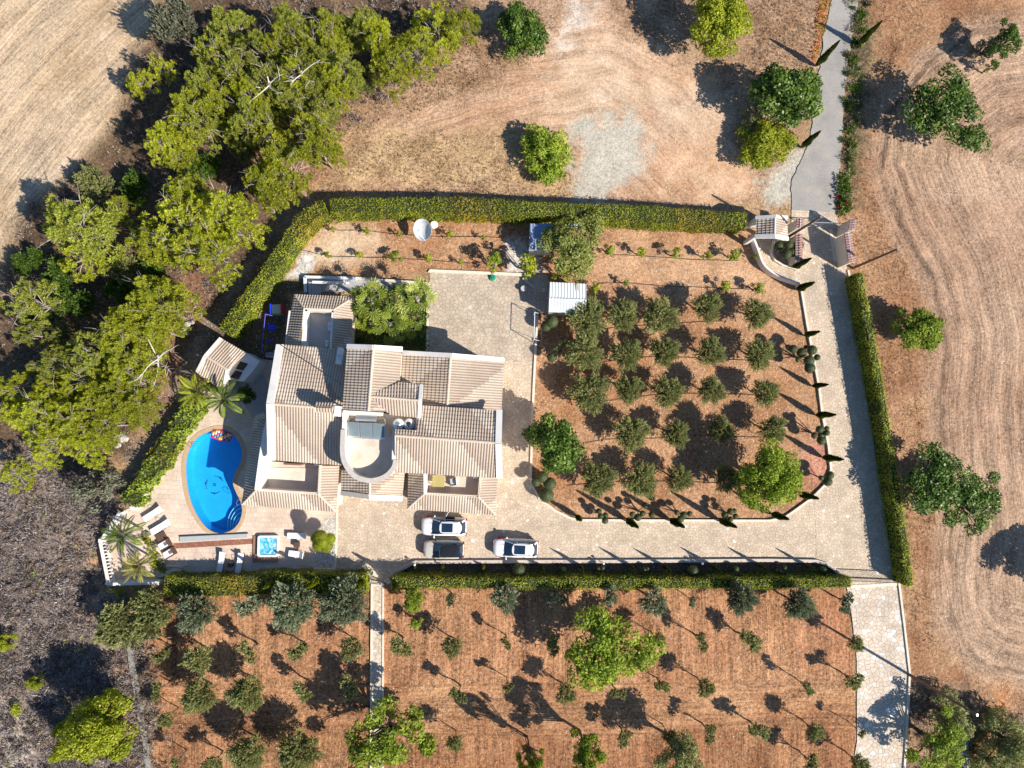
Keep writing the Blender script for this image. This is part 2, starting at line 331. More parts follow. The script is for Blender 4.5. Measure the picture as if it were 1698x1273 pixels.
for q_ in ([(300,460),(330,440),(345,480),(325,520),(290,560),(270,640),(250,690),(215,720),(225,660),(260,600)], [(420,230),(560,230),(520,320),(480,330),(430,290)]): lay(q_, (.26,.13,.08), (0,.9,.2), 1.2, 1.5, .5, seed=53, vs=1, strength=.7)
# flow coordinates: u across the furrows, v along them
d, arc = seg_dist(GX, GY, W2(FIELD_R[1:-1])); U = d.copy(); V = arc.copy()
fl = inside(GX, GY, W2([(-400,-400),(500,-400),(500,500),(-400,800)]))
ax, ay = math.cos(R_(50)), math.sin(R_(50)); tt = GX*ax+GY*ay; nn = -GX*ay+GY*ax
U = np.where(fl, nn+.006*tt*tt, U); V = np.where(fl, tt, V)
fo = sdist(GX, GY, W2(ORCH)) > -1
wob = (fbm(GX, GY, 14, 50)-.5)*1.2
U = np.where(fo, GX+wob, U); V = np.where(fo, GY, V)
low = inside(GX, GY, W2([(200,1140),(1430,1130),(1430,1210),(900,1220),(200,1215)])) & fo
U = np.where(low, GY+wob, U); V = np.where(low, GX, V)
d2, arc2 = seg_dist(GX, GY, W2(LOTRACK)); fl2 = (sdist(GX, GY, W2([(480,340),(560,160),(780,60),(900,-100),(1380,-100),(1300,345)])) > 0)
U = np.where(fl2, d2+(fbm(GX, GY, 6, 77)-.5)*1.5, U); V = np.where(fl2, arc2, V)
# relief
inf_ = sdist(GX, GY, W2(FIELD_R)) > 0; fur = (np.exp(-((U-1.6+.5*jit)/.32)**2)*.5+np.exp(-((U-3.4+.5*jit)/.22)**2)*.25)*(vnoise(V, U, 6, 71) > .35)
base = base*(1-np.where(inf_, fur, 0))[..., None]
Z = (fbm(GX, GY, .9, 61, 4)-.5)*.10*(.3+wts[..., 1])
Z += wts[..., 0]*(vnoise(U, V*.04, .45, 62)-.5)*.07
Z -= .06
paved = np.full(SH, -1e9)
for pl in (DRIVE_UP, DRIVE_LOW, DECK, ROAD, PATH): paved = np.maximum(paved, sdist(GX, GY, W2(pl)))
Z = np.where(paved > -.25, np.minimum(Z, -.05), Z)
psd = sdist(GX, GY, W2(POOL)); Z = np.where(psd > -.45, -2.6, Z)
sd2 = sdist(GX, GY, W2([(298,888),(412,883),(412,893),(298,900)]))
nv = GX.size; co = np.stack([GX, GY, Z], -1).reshape(-1, 3)
ny, nx = SH; idx = np.arange(nv).reshape(SH)
Fq = np.stack([idx[:-1, :-1], idx[:-1, 1:], idx[1:, 1:], idx[1:, :-1]], -1).reshape(-1)
me = bpy.data.meshes.new('ground'); me.vertices.add(nv); me.vertices.foreach_set('co', co.astype(np.float32).ravel())
me.loops.add(len(Fq)); me.loops.foreach_set('vertex_index', Fq.astype(np.int32)); npoly = len(Fq)//4
me.polygons.add(npoly); me.polygons.foreach_set('loop_start', (np.arange(npoly)*4).astype(np.int32))
me.update(calc_edges=True)
me.polygons.foreach_set('use_smooth', np.ones(npoly, bool))
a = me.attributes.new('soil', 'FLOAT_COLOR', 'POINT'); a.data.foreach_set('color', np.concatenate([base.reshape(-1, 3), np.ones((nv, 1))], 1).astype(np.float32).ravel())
a = me.attributes.new('kindw', 'FLOAT_VECTOR', 'POINT'); a.data.foreach_set('vector', wts.reshape(-1, 3).astype(np.float32).ravel())
a = me.attributes.new('flow', 'FLOAT_VECTOR', 'POINT'); a.data.foreach_set('vector', np.stack([U, V, 0*U], -1).reshape(-1, 3).astype(np.float32).ravel())
gm = bpy.data.materials.new('soil'); nt, N, L, b = nodes(gm)
def attr(n): 
    a = N.new('ShaderNodeAttribute'); a.attribute_name = n; return a
def noise_(vec, sc, det=4, rough=.55, dist=0):
    n = N.new('ShaderNodeTexNoise'); n.inputs['Scale'].default_value = sc; n.inputs['Detail'].default_value = det
    n.inputs['Roughness'].default_value = rough; n.inputs['Distortion'].default_value = dist; L.new(vec, n.inputs['Vector']); return n.outputs[0]
def mrange(v, a0, a1, b0, b1):
    m = N.new('ShaderNodeMapRange'); L.new(v, m.inputs[0])
    for i, x in enumerate((a0, a1, b0, b1)): m.inputs[i+1].default_value = x
    return m.outputs[0]
def mth(op, x, y=None):
    m = N.new('ShaderNodeMath'); m.operation = op
    for i, q in enumerate((x, y)):
        if q is None: continue
        if isinstance(q, (int, float)): m.inputs[i].default_value = q
        else: L.new(q, m.inputs[i])
    return m.outputs[0]
def vscale(c, s):
    m = N.new('ShaderNodeVectorMath'); m.operation = 'SCALE'; L.new(c, m.inputs[0]); L.new(s, m.inputs['Scale']); return m.outputs[0]
tc = N.new('ShaderNodeTexCoord').outputs['Object']
soil = attr('soil').outputs['Color']; kw = N.new('ShaderNodeSeparateXYZ'); L.new(attr('kindw').outputs['Vector'], kw.inputs[0])
mp = N.new('ShaderNodeMapping'); mp.inputs['Scale'].default_value = (1, .05, 1); L.new(attr('flow').outputs['Vector'], mp.inputs[0])
st1 = noise_(mp.outputs[0], .9, 4, .6); st2 = noise_(mp.outputs[0], 4.2, 5, .65)
fine = noise_(tc, 3.2, 6, .7); vfine = noise_(tc, 11, 3, .6); big = noise_(tc, .35, 4, .6); st0 = noise_(mp.outputs[0], .28, 3, .6)
s = mth('ADD', mth('ADD', mrange(st0, .35, .65, -.16, .16), mrange(st1, .35, .65, -.26, .26)), mrange(st2, .3, .7, -.34, .34)); s = mth('MULTIPLY', s, kw.outputs[0])
c = mth('ADD', mrange(fine, .3, .7, -.5, .5), mrange(vfine, .35, .65, -.34, .34)); c = mth('MULTIPLY', c, mth('ADD', kw.outputs[1], .32))
tot = mth('ADD', mth('ADD', mth('ADD', s, c), mrange(big, .3, .7, -.16, .16)), 1.0); tot = mth('MAXIMUM', tot, .22)
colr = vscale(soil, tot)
# pale stones
vo = N.new('ShaderNodeTexVoronoi'); vo.inputs['Scale'].default_value = 4.5; L.new(tc, vo.inputs['Vector'])
sm = mth('MULTIPLY', mrange(vo.outputs['Distance'], .16, .24, 1, 0), mrange(N.new('ShaderNodeSeparateColor').outputs[0], 0, 1, 0, 1))
sc_ = [n for n in N if n.bl_idname == 'ShaderNodeSeparateColor'][0]; L.new(vo.outputs['Color'], sc_.inputs[0])
thr = mth('SUBTRACT', kw.outputs[2], sc_.outputs[0]); thr = mrange(thr, 0, .06, 0, 1)
sm = mth('MULTIPLY', mrange(vo.outputs['Distance'], .2, .3, 1, 0), mth('MULTIPLY', thr, .75))
mx = N.new('ShaderNodeMix'); mx.data_type = 'RGBA'; L.new(sm, mx.inputs[0]); L.new(colr, mx.inputs[6]); mx.inputs[7].default_value = (.66,.58,.48,1)
L.new(mx.outputs[2], b.inputs['Base Color']); b.inputs['Roughness'].default_value = .95; b.inputs['Specular IOR Level'].default_value = .1
bp = N.new('ShaderNodeBump'); bp.inputs['Strength'].default_value = .9; bp.inputs['Distance'].default_value = .12
hh = mth('ADD', mth('ADD', mth('MULTIPLY', fine, mth('ADD', kw.outputs[1], .25)), mth('MULTIPLY', st2, kw.outputs[0])), mth('MULTIPLY', vfine, .35))
L.new(hh, bp.inputs['Height']); L.new(bp.outputs[0], b.inputs['Normal'])
g = link('ground', me, gm); tag(g, kind='structure')
# ------------------------------------------------------------------ paved sheets
def stone_mat(name, scale, c0, c1, joint, jw=.035, rnd_=1.0, gridy=False, blotch=(.5,.42,.35), rough=.8, white=0.0):
    m = bpy.data.materials.new(name); nt = nodes(m); global N, L
    _, N, L, b = nt
    tc = N.new('ShaderNodeTexCoord').outputs['Object']
    if gridy:
        mpp = N.new('ShaderNodeMapping'); mpp.inputs['Rotation'].default_value = (0, 0, R_(3)); L.new(tc, mpp.inputs[0])
        br = N.new('ShaderNodeTexBrick'); br.inputs['Scale'].default_value = scale; L.new(mpp.outputs[0], br.inputs['Vector'])
        br.inputs['Color1'].default_value = (0,0,0,1); br.inputs['Color2'].default_value = (1,1,1,1); br.inputs['Mortar'].default_value = (.5,.5,.5,1)
        br.inputs['Mortar Size'].default_value = .012; br.inputs['Brick Width'].default_value = .62; br.inputs['Row Height'].default_value = .5
        rv = br.outputs['Color']; jf = br.outputs['Fac']
        sp = N.new('ShaderNodeSeparateColor'); L.new(rv, sp.inputs[0]); rv = sp.outputs[0]
    else:
        nz = N.new('ShaderNodeTexNoise'); nz.inputs['Scale'].default_value = 2.5; L.new(tc, nz.inputs['Vector'])
        ad = N.new('ShaderNodeVectorMath'); ad.operation = 'MULTIPLY_ADD'; L.new(nz.outputs['Color'], ad.inputs[0]); ad.inputs[1].default_value = (.16,.16,0); L.new(tc, ad.inputs[2])
        v1 = N.new('ShaderNodeTexVoronoi'); v1.voronoi_dimensions = '2D'; v1.feature = 'DISTANCE_TO_EDGE'; v1.inputs['Scale'].default_value = scale; L.new(ad.outputs[0], v1.inputs['Vector'])
        v2 = N.new('ShaderNodeTexVoronoi'); v2.voronoi_dimensions = '2D'; v2.inputs['Scale'].default_value = scale; L.new(ad.outputs[0], v2.inputs['Vector'])
        v1.inputs['Randomness'].default_value = rnd_; v2.inputs['Randomness'].default_value = rnd_
        sp = N.new('ShaderNodeSeparateColor'); L.new(v2.outputs['Color'], sp.inputs[0]); rv = sp.outputs[0]
        jf = mrange(v1.outputs['Distance'], jw*.6, jw*1.5, 1, 0)
    mx = N.new('ShaderNodeMix'); mx.data_type = 'RGBA'; L.new(rv, mx.inputs[0]); mx.inputs[6].default_value = (*c0, 1); mx.inputs[7].default_value = (*c1, 1)
    n1 = noise_(tc, 6, 4, .6); n2 = noise_(tc, .45, 6, .62)
    c = vscale(mx.outputs[2], mth('ADD', mrange(n1, .3, .7, .86, 1.1), mrange(n2, .3, .7, -.2, .16)))
    if white:
        lt = mrange(rv, 1-white, 1-white+.02, 0, 1); m9 = N.new('ShaderNodeMix'); m9.data_type = 'RGBA'; L.new(lt, m9.inputs[0]); L.new(c, m9.inputs[6]); m9.inputs[7].default_value = (.78,.73,.66,1); c = m9.outputs[2]
    st = N.new('ShaderNodeMix'); st.data_type = 'RGBA'; L.new(mrange(noise_(tc, .25, 8, .65), .52, .75, 0, .55), st.inputs[0]); L.new(c, st.inputs[6]); st.inputs[7].default_value = (*blotch, 1)
    jn = N.new('ShaderNodeMix'); jn.data_type = 'RGBA'; L.new(mth('MULTIPLY', jf, mrange(noise_(tc, 1.2, 3), .3, .7, .35, 1.0)), jn.inputs[0]); L.new(st.outputs[2], jn.inputs[6]); jn.inputs[7].default_value = (*joint, 1)
    L.new(jn.outputs[2], b.inputs['Base Color']); b.inputs['Roughness'].default_value = rough; b.inputs['Specular IOR Level'].default_value = .25
    bp = N.new('ShaderNodeBump'); bp.inputs['Strength'].default_value = .5; bp.inputs['Distance'].default_value = .03
    L.new(mth('SUBTRACT', mth('MULTIPLY', n1, .5), jf), bp.inputs['Height']); L.new(bp.outputs[0], b.inputs['Normal'])
    return m
CRAZY = stone_mat('crazy_paving', 3.3, (.53,.415,.30), (.65,.53,.40), (.25,.185,.135), .045, blotch=(.44,.35,.27), white=.02)
CRAZYC = stone_mat('court_paving', 2.4, (.46,.37,.28), (.57,.47,.365), (.2,.155,.115), .04, rnd_=1.0, blotch=(.42,.35,.27), white=.012)
CRAZYW = stone_mat('pale_crazy_paving', 2.3, (.58,.47,.36), (.70,.60,.49), (.27,.21,.16), .05, blotch=(.56,.44,.33), white=.10)
DECKM = stone_mat('deck_paving', 1.1, (.62,.48,.37), (.69,.55,.44), (.46,.35,.28), gridy=True, blotch=(.68,.57,.47))
def sheet(name, pts, z, m, holes=(), kind='structure', thick=0.0):
    bm = bmesh.new(); es = []
    for ring in [pts]+list(holes):
        vs = [bm.verts.new((x, y, z)) for x, y in ring]
        es += [bm.edges.new((vs[i], vs[(i+1) % len(vs)])) for i in range(len(vs))]
    bmesh.ops.triangle_fill(bm, edges=es, use_beauty=True)
    bmesh.ops.recalc_face_normals(bm, faces=bm.faces)
    for f in bm.faces:
        if f.normal.z < 0: f.normal_flip()
    me = bpy.data.meshes.new(name); bm.to_mesh(me); bm.free()
    o = link(name, me, m); tag(o, kind=kind); return o
def smooth_closed(pts, n=6, closed=True):
    out = []; k = len(pts)
    rng = range(k) if closed else range(k-1)
    for i in rng:
        p0, p1, p2, p3 = (np.array(pts[(i+j) % k] if closed else pts[min(max(i+j, 0), k-1)]) for j in (-1, 0, 1, 2))
        for t in np.arange(n)/n:
            out.append(tuple(.5*((2*p1)+(-p0+p2)*t+(2*p0-5*p1+4*p2-p3)*t*t+(-p0+3*p1-3*p2+p3)*t**3)))
    if not closed: out.append(tuple(pts[-1]))
    return out
def offset(pts, d):
    n = len(pts); out = []
    A = sum(pts[i][0]*pts[(i+1) % n][1]-pts[(i+1) % n][0]*pts[i][1] for i in range(n)); s = 1 if A > 0 else -1
    for i in range(n):
        a, b, c = (np.array(pts[(i+j) % n]) for j in (-1, 0, 1)); t = c-a; t = t/np.linalg.norm(t); out.append(tuple(b+np.array([t[1], -t[0]])*d*s))
    return out
poolw = smooth_closed(W2(POOL, -.05), 4)
COURT = [(712.7,449),(845,454.5),(868,456),(880,452),(906,455),(912,470),(909,520),(896,517),(890,523),(888,600),(850,600),(740,600),(708,582),(709,541)]
sheet('driveway_paving', W2(DRIVE_UP), .012, CRAZY)
sheet('court_paving', W2(COURT), .018, CRAZYC)
sheet('lower_driveway_paving', W2(DRIVE_LOW), .014, CRAZYW)
sheet('garden_path_paving', W2(PATH), .016, CRAZYW)
coping_out = offset(poolw, .42)
sheet('pool_deck', W2(DECK), .016, DECKM, holes=[poolw])
PEB = stone_mat('white_pebbles', 6.5, (.5,.46,.4), (.74,.7,.64), (.14,.12,.1), .09, blotch=(.4,.38,.3), white=.2)
sheet('pebble_bed', W2([(534,868),(540,860),(548,856),(558,854),(557,890),(556,925),(554,944),(540,943),(524,938),(520,925),(524,900),(530,882)]), .035, PEB)
asph = mat('worn_asphalt', (.32,.30,.275), .92, .22, .35, .3, fine=7, dirt=(.42,.36,.29))
rr_ = rs(9); rp = []
for (x0, y0), (x1, y1) in zip(ROAD, ROAD[1:]+ROAD[:1]):
    nn_ = max(1, int(math.hypot(x1-x0, y1-y0)/7))
    for k_ in range(nn_): rp.append((x0+(x1-x0)*k_/nn_+rr_.normal()*1.0, y0+(y1-y0)*k_/nn_+rr_.normal()*.5))
sheet('road', W2(rp), .01, asph)
sheet('paved_stairwell_yard', W2([(505,459),(590,461),(712,470),(712,482),(590,484),(506,484)]), .02, mat('pale_concrete', (.36,.36,.36), .8, .15, 2, .2))
sheet('paved_side_yard', W2([(392,592),(412,604),(428,600),(432,612),(446,640),(446,700),(425,700),(400,664),(384,668),(372,640)]), .02, mat('pale_concrete', (.36,.36,.36), .8, .15, 2, .2))
# swimming pool
def pool_mat():
    m = bpy.data.materials.new('blue_mosaic'); global N, L; nt, N, L, b = nodes(m)
    tc = N.new('ShaderNodeTexCoord').outputs['Object']
    br = N.new('ShaderNodeTexBrick'); br.inputs['Scale'].default_value = 6; br.offset = 0; L.new(tc, br.inputs['Vector'])
    br.inputs['Color1'].default_value = (.03,.40,.80,1); br.inputs['Color2'].default_value = (.045,.46,.86,1); br.inputs['Mortar'].default_value = (.015,.37,.78,1)
    br.inputs['Brick Width'].default_value = .3; br.inputs['Row Height'].default_value = .3; br.inputs['Mortar Size'].default_value = .02
    L.new(vscale(br.outputs['Color'], mrange(noise_(tc, .8, 4), .3, .7, .92, 1.08)), b.inputs['Base Color']); b.inputs['Roughness'].default_value = .5; return m
PM = pool_mat()
pool = empty('swimming_pool', (*[sum(c)/len(poolw) for c in zip(*poolw)], 0), label='blue kidney shaped swimming pool with curved corner steps beside the house', cat='swimming pool')
mb = MB(); n = len(poolw)
mb.add([(x, y, .02) for x, y in poolw]+[(x, y, -1.3) for x, y in offset(poolw, -.12)], [(i, (i+1) % n, n+(i+1) % n, n+i) for i in range(n)]); mb.build('basin_wall', PM, pool, smooth=True)
mb = MB(); wr = offset(poolw, -.012); mb.add([(x, y, .0) for x, y in wr]+[(x, y, -.22) for x, y in wr], [(i, (i+1) % n, n+(i+1) % n, n+i) for i in range(n)]); mb.build('waterline_tiles', mat('waterline_mosaic', (.10,.30,.55), .35, .3, 9, fine=40), pool)
fl_ = sheet('basin_floor', offset(poolw, -.1), -1.3, PM, kind=None); fl_.parent = pool; fl_.location = -pool.location
wm = bpy.data.materials.new('pool_water'); nt, N, L, b = nodes(wm)
nt.nodes.remove(b); tr = N.new('ShaderNodeBsdfTransparent'); tr.inputs[0].default_value = (.62,.93,.99,1); gl = N.new('ShaderNodeBsdfGlossy'); gl.inputs['Roughness'].default_value = .03
ms = N.new('ShaderNodeMixShader'); ms.inputs[0].default_value = .04; L.new(tr.outputs[0], ms.inputs[1]); L.new(gl.outputs[0], ms.inputs[2])
tcw = N.new('ShaderNodeTexCoord'); nw = N.new('ShaderNodeTexNoise'); nw.inputs['Scale'].default_value = 3; L.new(tcw.outputs['Object'], nw.inputs['Vector']); bw = N.new('ShaderNodeBump'); bw.inputs['Strength'].default_value = .15; bw.inputs['Distance'].default_value = .03
L.new(nw.outputs[0], bw.inputs['Height']); L.new(bw.outputs[0], gl.inputs['Normal']); L.new(ms.outputs[0], N['Material Output'].inputs['Surface'])
ws = sheet('water', offset(poolw, .01), -.10, wm, kind=None); ws.parent = pool; ws.location = -pool.location
cop = mat('sandstone_coping', (.50,.34,.20), .8, .12, 3, .15)
mb = MB(); co2 = offset(poolw, .40)
mb.add([(x, y, .05) for x, y in poolw]+[(x, y, .05) for x, y in co2]+[(x, y, -.12) for x, y in offset(poolw, -.0)]+[(x, y, .0) for x, y in offset(poolw, .41)],
       [(i, (i+1) % n, n+(i+1) % n, n+i) for i in range(n)]+[(i, 2*n+i, 2*n+(i+1) % n, (i+1) % n) for i in range(n)]+[(n+i, n+(i+1) % n, 3*n+(i+1) % n, 3*n+i) for i in range(n)])
mb.build('coping', cop, pool)
pw_ = mat('pool_step_white', (.62,.82,.92), .5, .05)
cs = P(402, 871, -.2)
for kk in range(4):
    mb = MB(); r0 = 1.75-.36*kk; z = -1.02+.24*kk; pts = []
    for t in range(0, 25): 
        th = R_(92+t*4.4); pts.append((cs.x+math.cos(th)*r0*.98, cs.y+math.sin(th)*r0*1.2))
    pts = [p for p in pts if sdist(np.array([p[0]]), np.array([p[1]]), poolw)[0] > .02]
    inner = [(cs.x-.3, cs.y+.1)]
    if len(pts) < 4: continue
    mb.prism(pts+[(pts[-1][0]+.6*(inner[0][0]-pts[-1][0]), pts[-1][1]), (pts[0][0], pts[0][1]-1.0)] if False else pts+inner, -1.3, z); mb.build('pool_step', PM, pool)
    mb = MB(); mb.tube([(x, y, z+.02) for x, y in pts], .075, 5); mb.build('step_edge', pw_, pool)
dol = mat('dark_mosaic', (.01,.05,.12), .5, .05)
cd = P(356, 803.5, -1.3)
for kk, (a0, dx, dy) in enumerate([(175, 0, 0), (55, 0, 0), (275, 0, 0)]):
    mb = MB(); pts = []
    for t in range(9): 
        th = R_(a0+(t-4)*8.5); pts.append((cd.x+math.cos(th)*.85, cd.y+math.sin(th)*.85, -1.285))
    mb.tube(pts, [.01,.03,.045,.055,.05,.035,.022,.012,.045], 5)
    p = pts[3]; q = (p[0]+math.cos(R_(a0+30))*.2, p[1]+math.sin(R_(a0+30))*.2, p[2]); mb.tube([p, q], [.05,.01], 4)
    mb.build('dolphin_mosaic', dol, pool)
mb = MB(); mb.tube([(cd.x+math.cos(R_(t*30))*.12, cd.y+math.sin(R_(t*30))*.12, -1.28) for t in range(13)], .03, 5); mb.build('drain_ring', dol, pool)
# pool slot and checker strip
def quadprism(px, z0, z1): return MB().prism(W2(px), z0, z1)
e = empty('pool_cover_housing', P(355, 890), label='long pale grey cover housing at the foot of the pool', cat='pool cover')
quadprism([(299,889.5),(411,884.5),(411,891),(299,898)], .0, .14).build('lid', mat('pale_grey_board', (.40,.42,.42), .6, .08), e)
quadprism([(298.6,888),(411.6,883),(411.6,884.4),(298.6,889.4)], .0, .16).build('rail', mat('dark_rail', (.07,.06,.06), .6, .1), e)
bt = stone_mat('brown_brick', 5.5, (.24,.09,.06), (.36,.17,.11), (.12,.06,.045), gridy=True, blotch=(.25,.13,.09))
sheet('brown_brick_band', W2([(287.5,900.5),(420.5,892.5),(420.5,901.5),(288,909.5)]), .022, bt)
# kerbs
KW = mat('white_kerb_stone', (.70,.62,.50), .8, .14, 3, .2)
def wall_strip(name, px, w, z0, z1, m, kind='structure', z=0, label=None, cat=None):
    pts = W2(px, z); mb = MB(); k = len(pts); L_, R2 = [], []
    for i, p in enumerate(pts):
        a = np.array(pts[max(i-1, 0)]); b = np.array(pts[min(i+1, k-1)]); t = (b-a)/max(np.linalg.norm(b-a), 1e-6); nrm = np.array([-t[1], t[0]])*w/2
        L_.append(np.array(p)+nrm); R2.append(np.array(p)-nrm)
    for i in range(k-1):
        a, b, c, d = L_[i], L_[i+1], R2[i+1], R2[i]
        mb.hexa([(*a, z0), (*d, z0), (*c, z0), (*b, z0)], [(*a, z1), (*d, z1), (*c, z1), (*b, z1)])
    o = mb.build(name, m); tag(o, label, cat, kind=kind); return o
wall_strip('kerb', ISLAND_EDGE, .22, -.1, .16, KW)
wall_strip('kerb', [(1405.6,448),(1412,480),(1436,640),(1462,800),(1488.6,958),(1490,968),(1499,1040),(1507.4,1114),(1504,1190),(1498.6,1273),(1495,1320)], .2, -.1, .14, KW)
wall_strip('kerb', [(688,931),(850,930),(1000,930),(1275,928),(1353,929.5),(1370,935),(1383,944),(1397,957)], .3, -.1, .28, mat('grey_wall_cap', (.55,.47,.40), .8, .15, 3, .2))
wall_strip('kerb', [(641,957),(688,931)], .28, -.1, .28, mat('grey_wall_cap', (.4,.37,.35)))
wall_strip('kerb', [(712,452),(712.7,449),(845,454.5),(868,456)], .3, -.1, .12, KW)
wall_strip('kerb', [(616.5,968),(615.5,1100),(615,1273),(615,1330)], .16, -.1, .09, KW)
wall_strip('kerb', [(635.5,968),(635,1100),(634.5,1273),(634,1330)], .16, -.1, .09, KW)
wall_strip('kerb', [(616,968.5),(636,968.5)], .2, -.1, .12, KW)
wall_strip('kerb', [(1404,973),(1490,968)], .3, -.05, .05, KW)
wall_strip('kerb', [(1344,402),(1347,380),(1350,402)][0:0] or [(1377,380),(1385,434)], .35, -.05, .05, KW)
wall_strip('kerb', [(559,760),(559,856),(557,924),(555,952)], .2, -.05, .06, KW)
wall_strip('kerb', [(334,668),(299,723),(264,781),(226,838.5)], .22, -.1, .35, KW)
wall_strip('kerb', [(708,470),(709,541),(708,582)], .22, -.1, .14, KW)
wall_strip('kerb', [(1282,398),(1279,420),(1284,432),(1296,440),(1318,446),(1323,441)], .2, -.1, .25, KW)
# ------------------------------------------------------------------ foliage materials
LM = {
 'pine': leafmat('pine_needles', (.14,.17,.012), (.43,.46,.03), (.71,.72,.10), .42, ovar=.2),
 'pined': leafmat('dull_pine_needles', (.12,.145,.02), (.35,.39,.05), (.61,.62,.14), .4, ovar=.18),
 'olive': leafmat('olive_leaves', (.13,.14,.045), (.34,.36,.125), (.58,.58,.28), .45, ovar=.12),
 'grey': leafmat('grey_green_leaves', (.10,.105,.065), (.22,.225,.15), (.36,.36,.27), .2),
 'greyo': leafmat('silvery_olive_leaves', (.10,.12,.06), (.25,.29,.16), (.48,.52,.36), .35),
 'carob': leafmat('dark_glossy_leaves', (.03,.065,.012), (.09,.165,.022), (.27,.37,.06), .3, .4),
 'bright': leafmat('bright_green_leaves', (.10,.14,.012), (.27,.36,.03), (.52,.60,.08), .42),
 'lime': leafmat('yellow_green_leaves', (.15,.19,.01), (.34,.38,.02), (.52,.52,.05), .35),
 'fig': leafmat('fig_leaves', (.13,.16,.035), (.25,.28,.06), (.40,.40,.12), .35),
 'hedge': leafmat('hedge_leaves', (.15,.19,.012), (.37,.41,.024), (.60,.60,.06), .4),
 'hedger': leafmat('hedge_leaves_red', (.19,.18,.012), (.42,.36,.025), (.60,.42,.065), .4),
 'cyp': leafmat('cypress_leaves', (.04,.06,.012), (.12,.165,.022), (.28,.34,.05), .25),
 'topi': leafmat('clipped_leaves', (.05,.065,.025), (.11,.135,.05), (.20,.235,.10), .15),
 'palmd': leafmat('dark_palm_leaves', (.05,.085,.01), (.17,.24,.025), (.40,.46,.07), .35, .6),
 'palm': leafmat('palm_leaves', (.07,.11,.012), (.24,.31,.035), (.50,.54,.12), .35, .4),
 'palmy': leafmat('yellowing_palm_leaves', (.16,.15,.03), (.32,.30,.06), (.50,.44,.14), .3, .45),
 'dry': leafmat('dry_twigs', (.10,.07,.045), (.26,.195,.145), (.48,.40,.33), .1, .9),
 'straw': leafmat('dry_grass', (.13,.08,.04), (.32,.20,.105), (.54,.39,.25), .15, .9),
 'strawr': leafmat('reddish_straw', (.16,.09,.05), (.36,.22,.13), (.55,.38,.25), .1, .9),
 'mauve': leafmat('purple_grey_twigs', (.08,.065,.06), (.24,.195,.18), (.50,.44,.41), .05, .9),
 'red': leafmat('red_flowers', (.35,.02,.03), (.6,.03,.06), (.7,.1,.12), .2),
}
BARK = mat('pale_bark', (.36,.31,.26), .9, .25, 4, .4); OBARK = mat('brown_bark', (.16,.12,.085), .9, .3, 5, .5)
# ------------------------------------------------------------------ crown builders (unit: metres, crown centre near z=H)
def merge(parts):
    C, D, Nn, L, W, T = zip(*parts); 
    return (np.vstack(C), np.vstack(D), np.vstack(Nn), np.concatenate(L), np.concatenate(W), np.concatenate(T))
def tufts(r, C, O, nb, L, W, spread=.75, tbase=None, tvar=.12):
    """nb blades radiating from every centre C around the outward direction O"""
    n = len(C); c = np.repeat(C, nb, 0); o = np.repeat(O, nb, 0)
    d = o + unit(r, n*nb)*spread; d /= np.linalg.norm(d, axis=1, keepdims=True)
    l = L*r.uniform(.6, 1.2, n*nb); nn = unit(r, n*nb)*.6+np.array([0, 0, 1.0])
    t = np.repeat(tbase if tbase is not None else r.rand(n), nb)+r.normal(0, tvar, n*nb)
    return c + d*l[:, None]*.5, d, nn, l, W*r.uniform(.7, 1.3, n*nb), t
def limb(mb, a, b, r0, r1, r, sag=.15, k=5):
    a, b = Vector(a), Vector(b); pts = []
    off = Vector((r.normal(), r.normal(), 0))*(b-a).length*.06
    for i in range(k):
        t = i/(k-1); p = a.lerp(b, t); p.z += math.sin(t*math.pi)*(b-a).length*sag*.5; p += off*math.sin(t*math.pi); pts.append(p)
    mb.tube(pts, [r0+(r1-r0)*i/(k-1) for i in range(k)], 5, cap=False); return pts
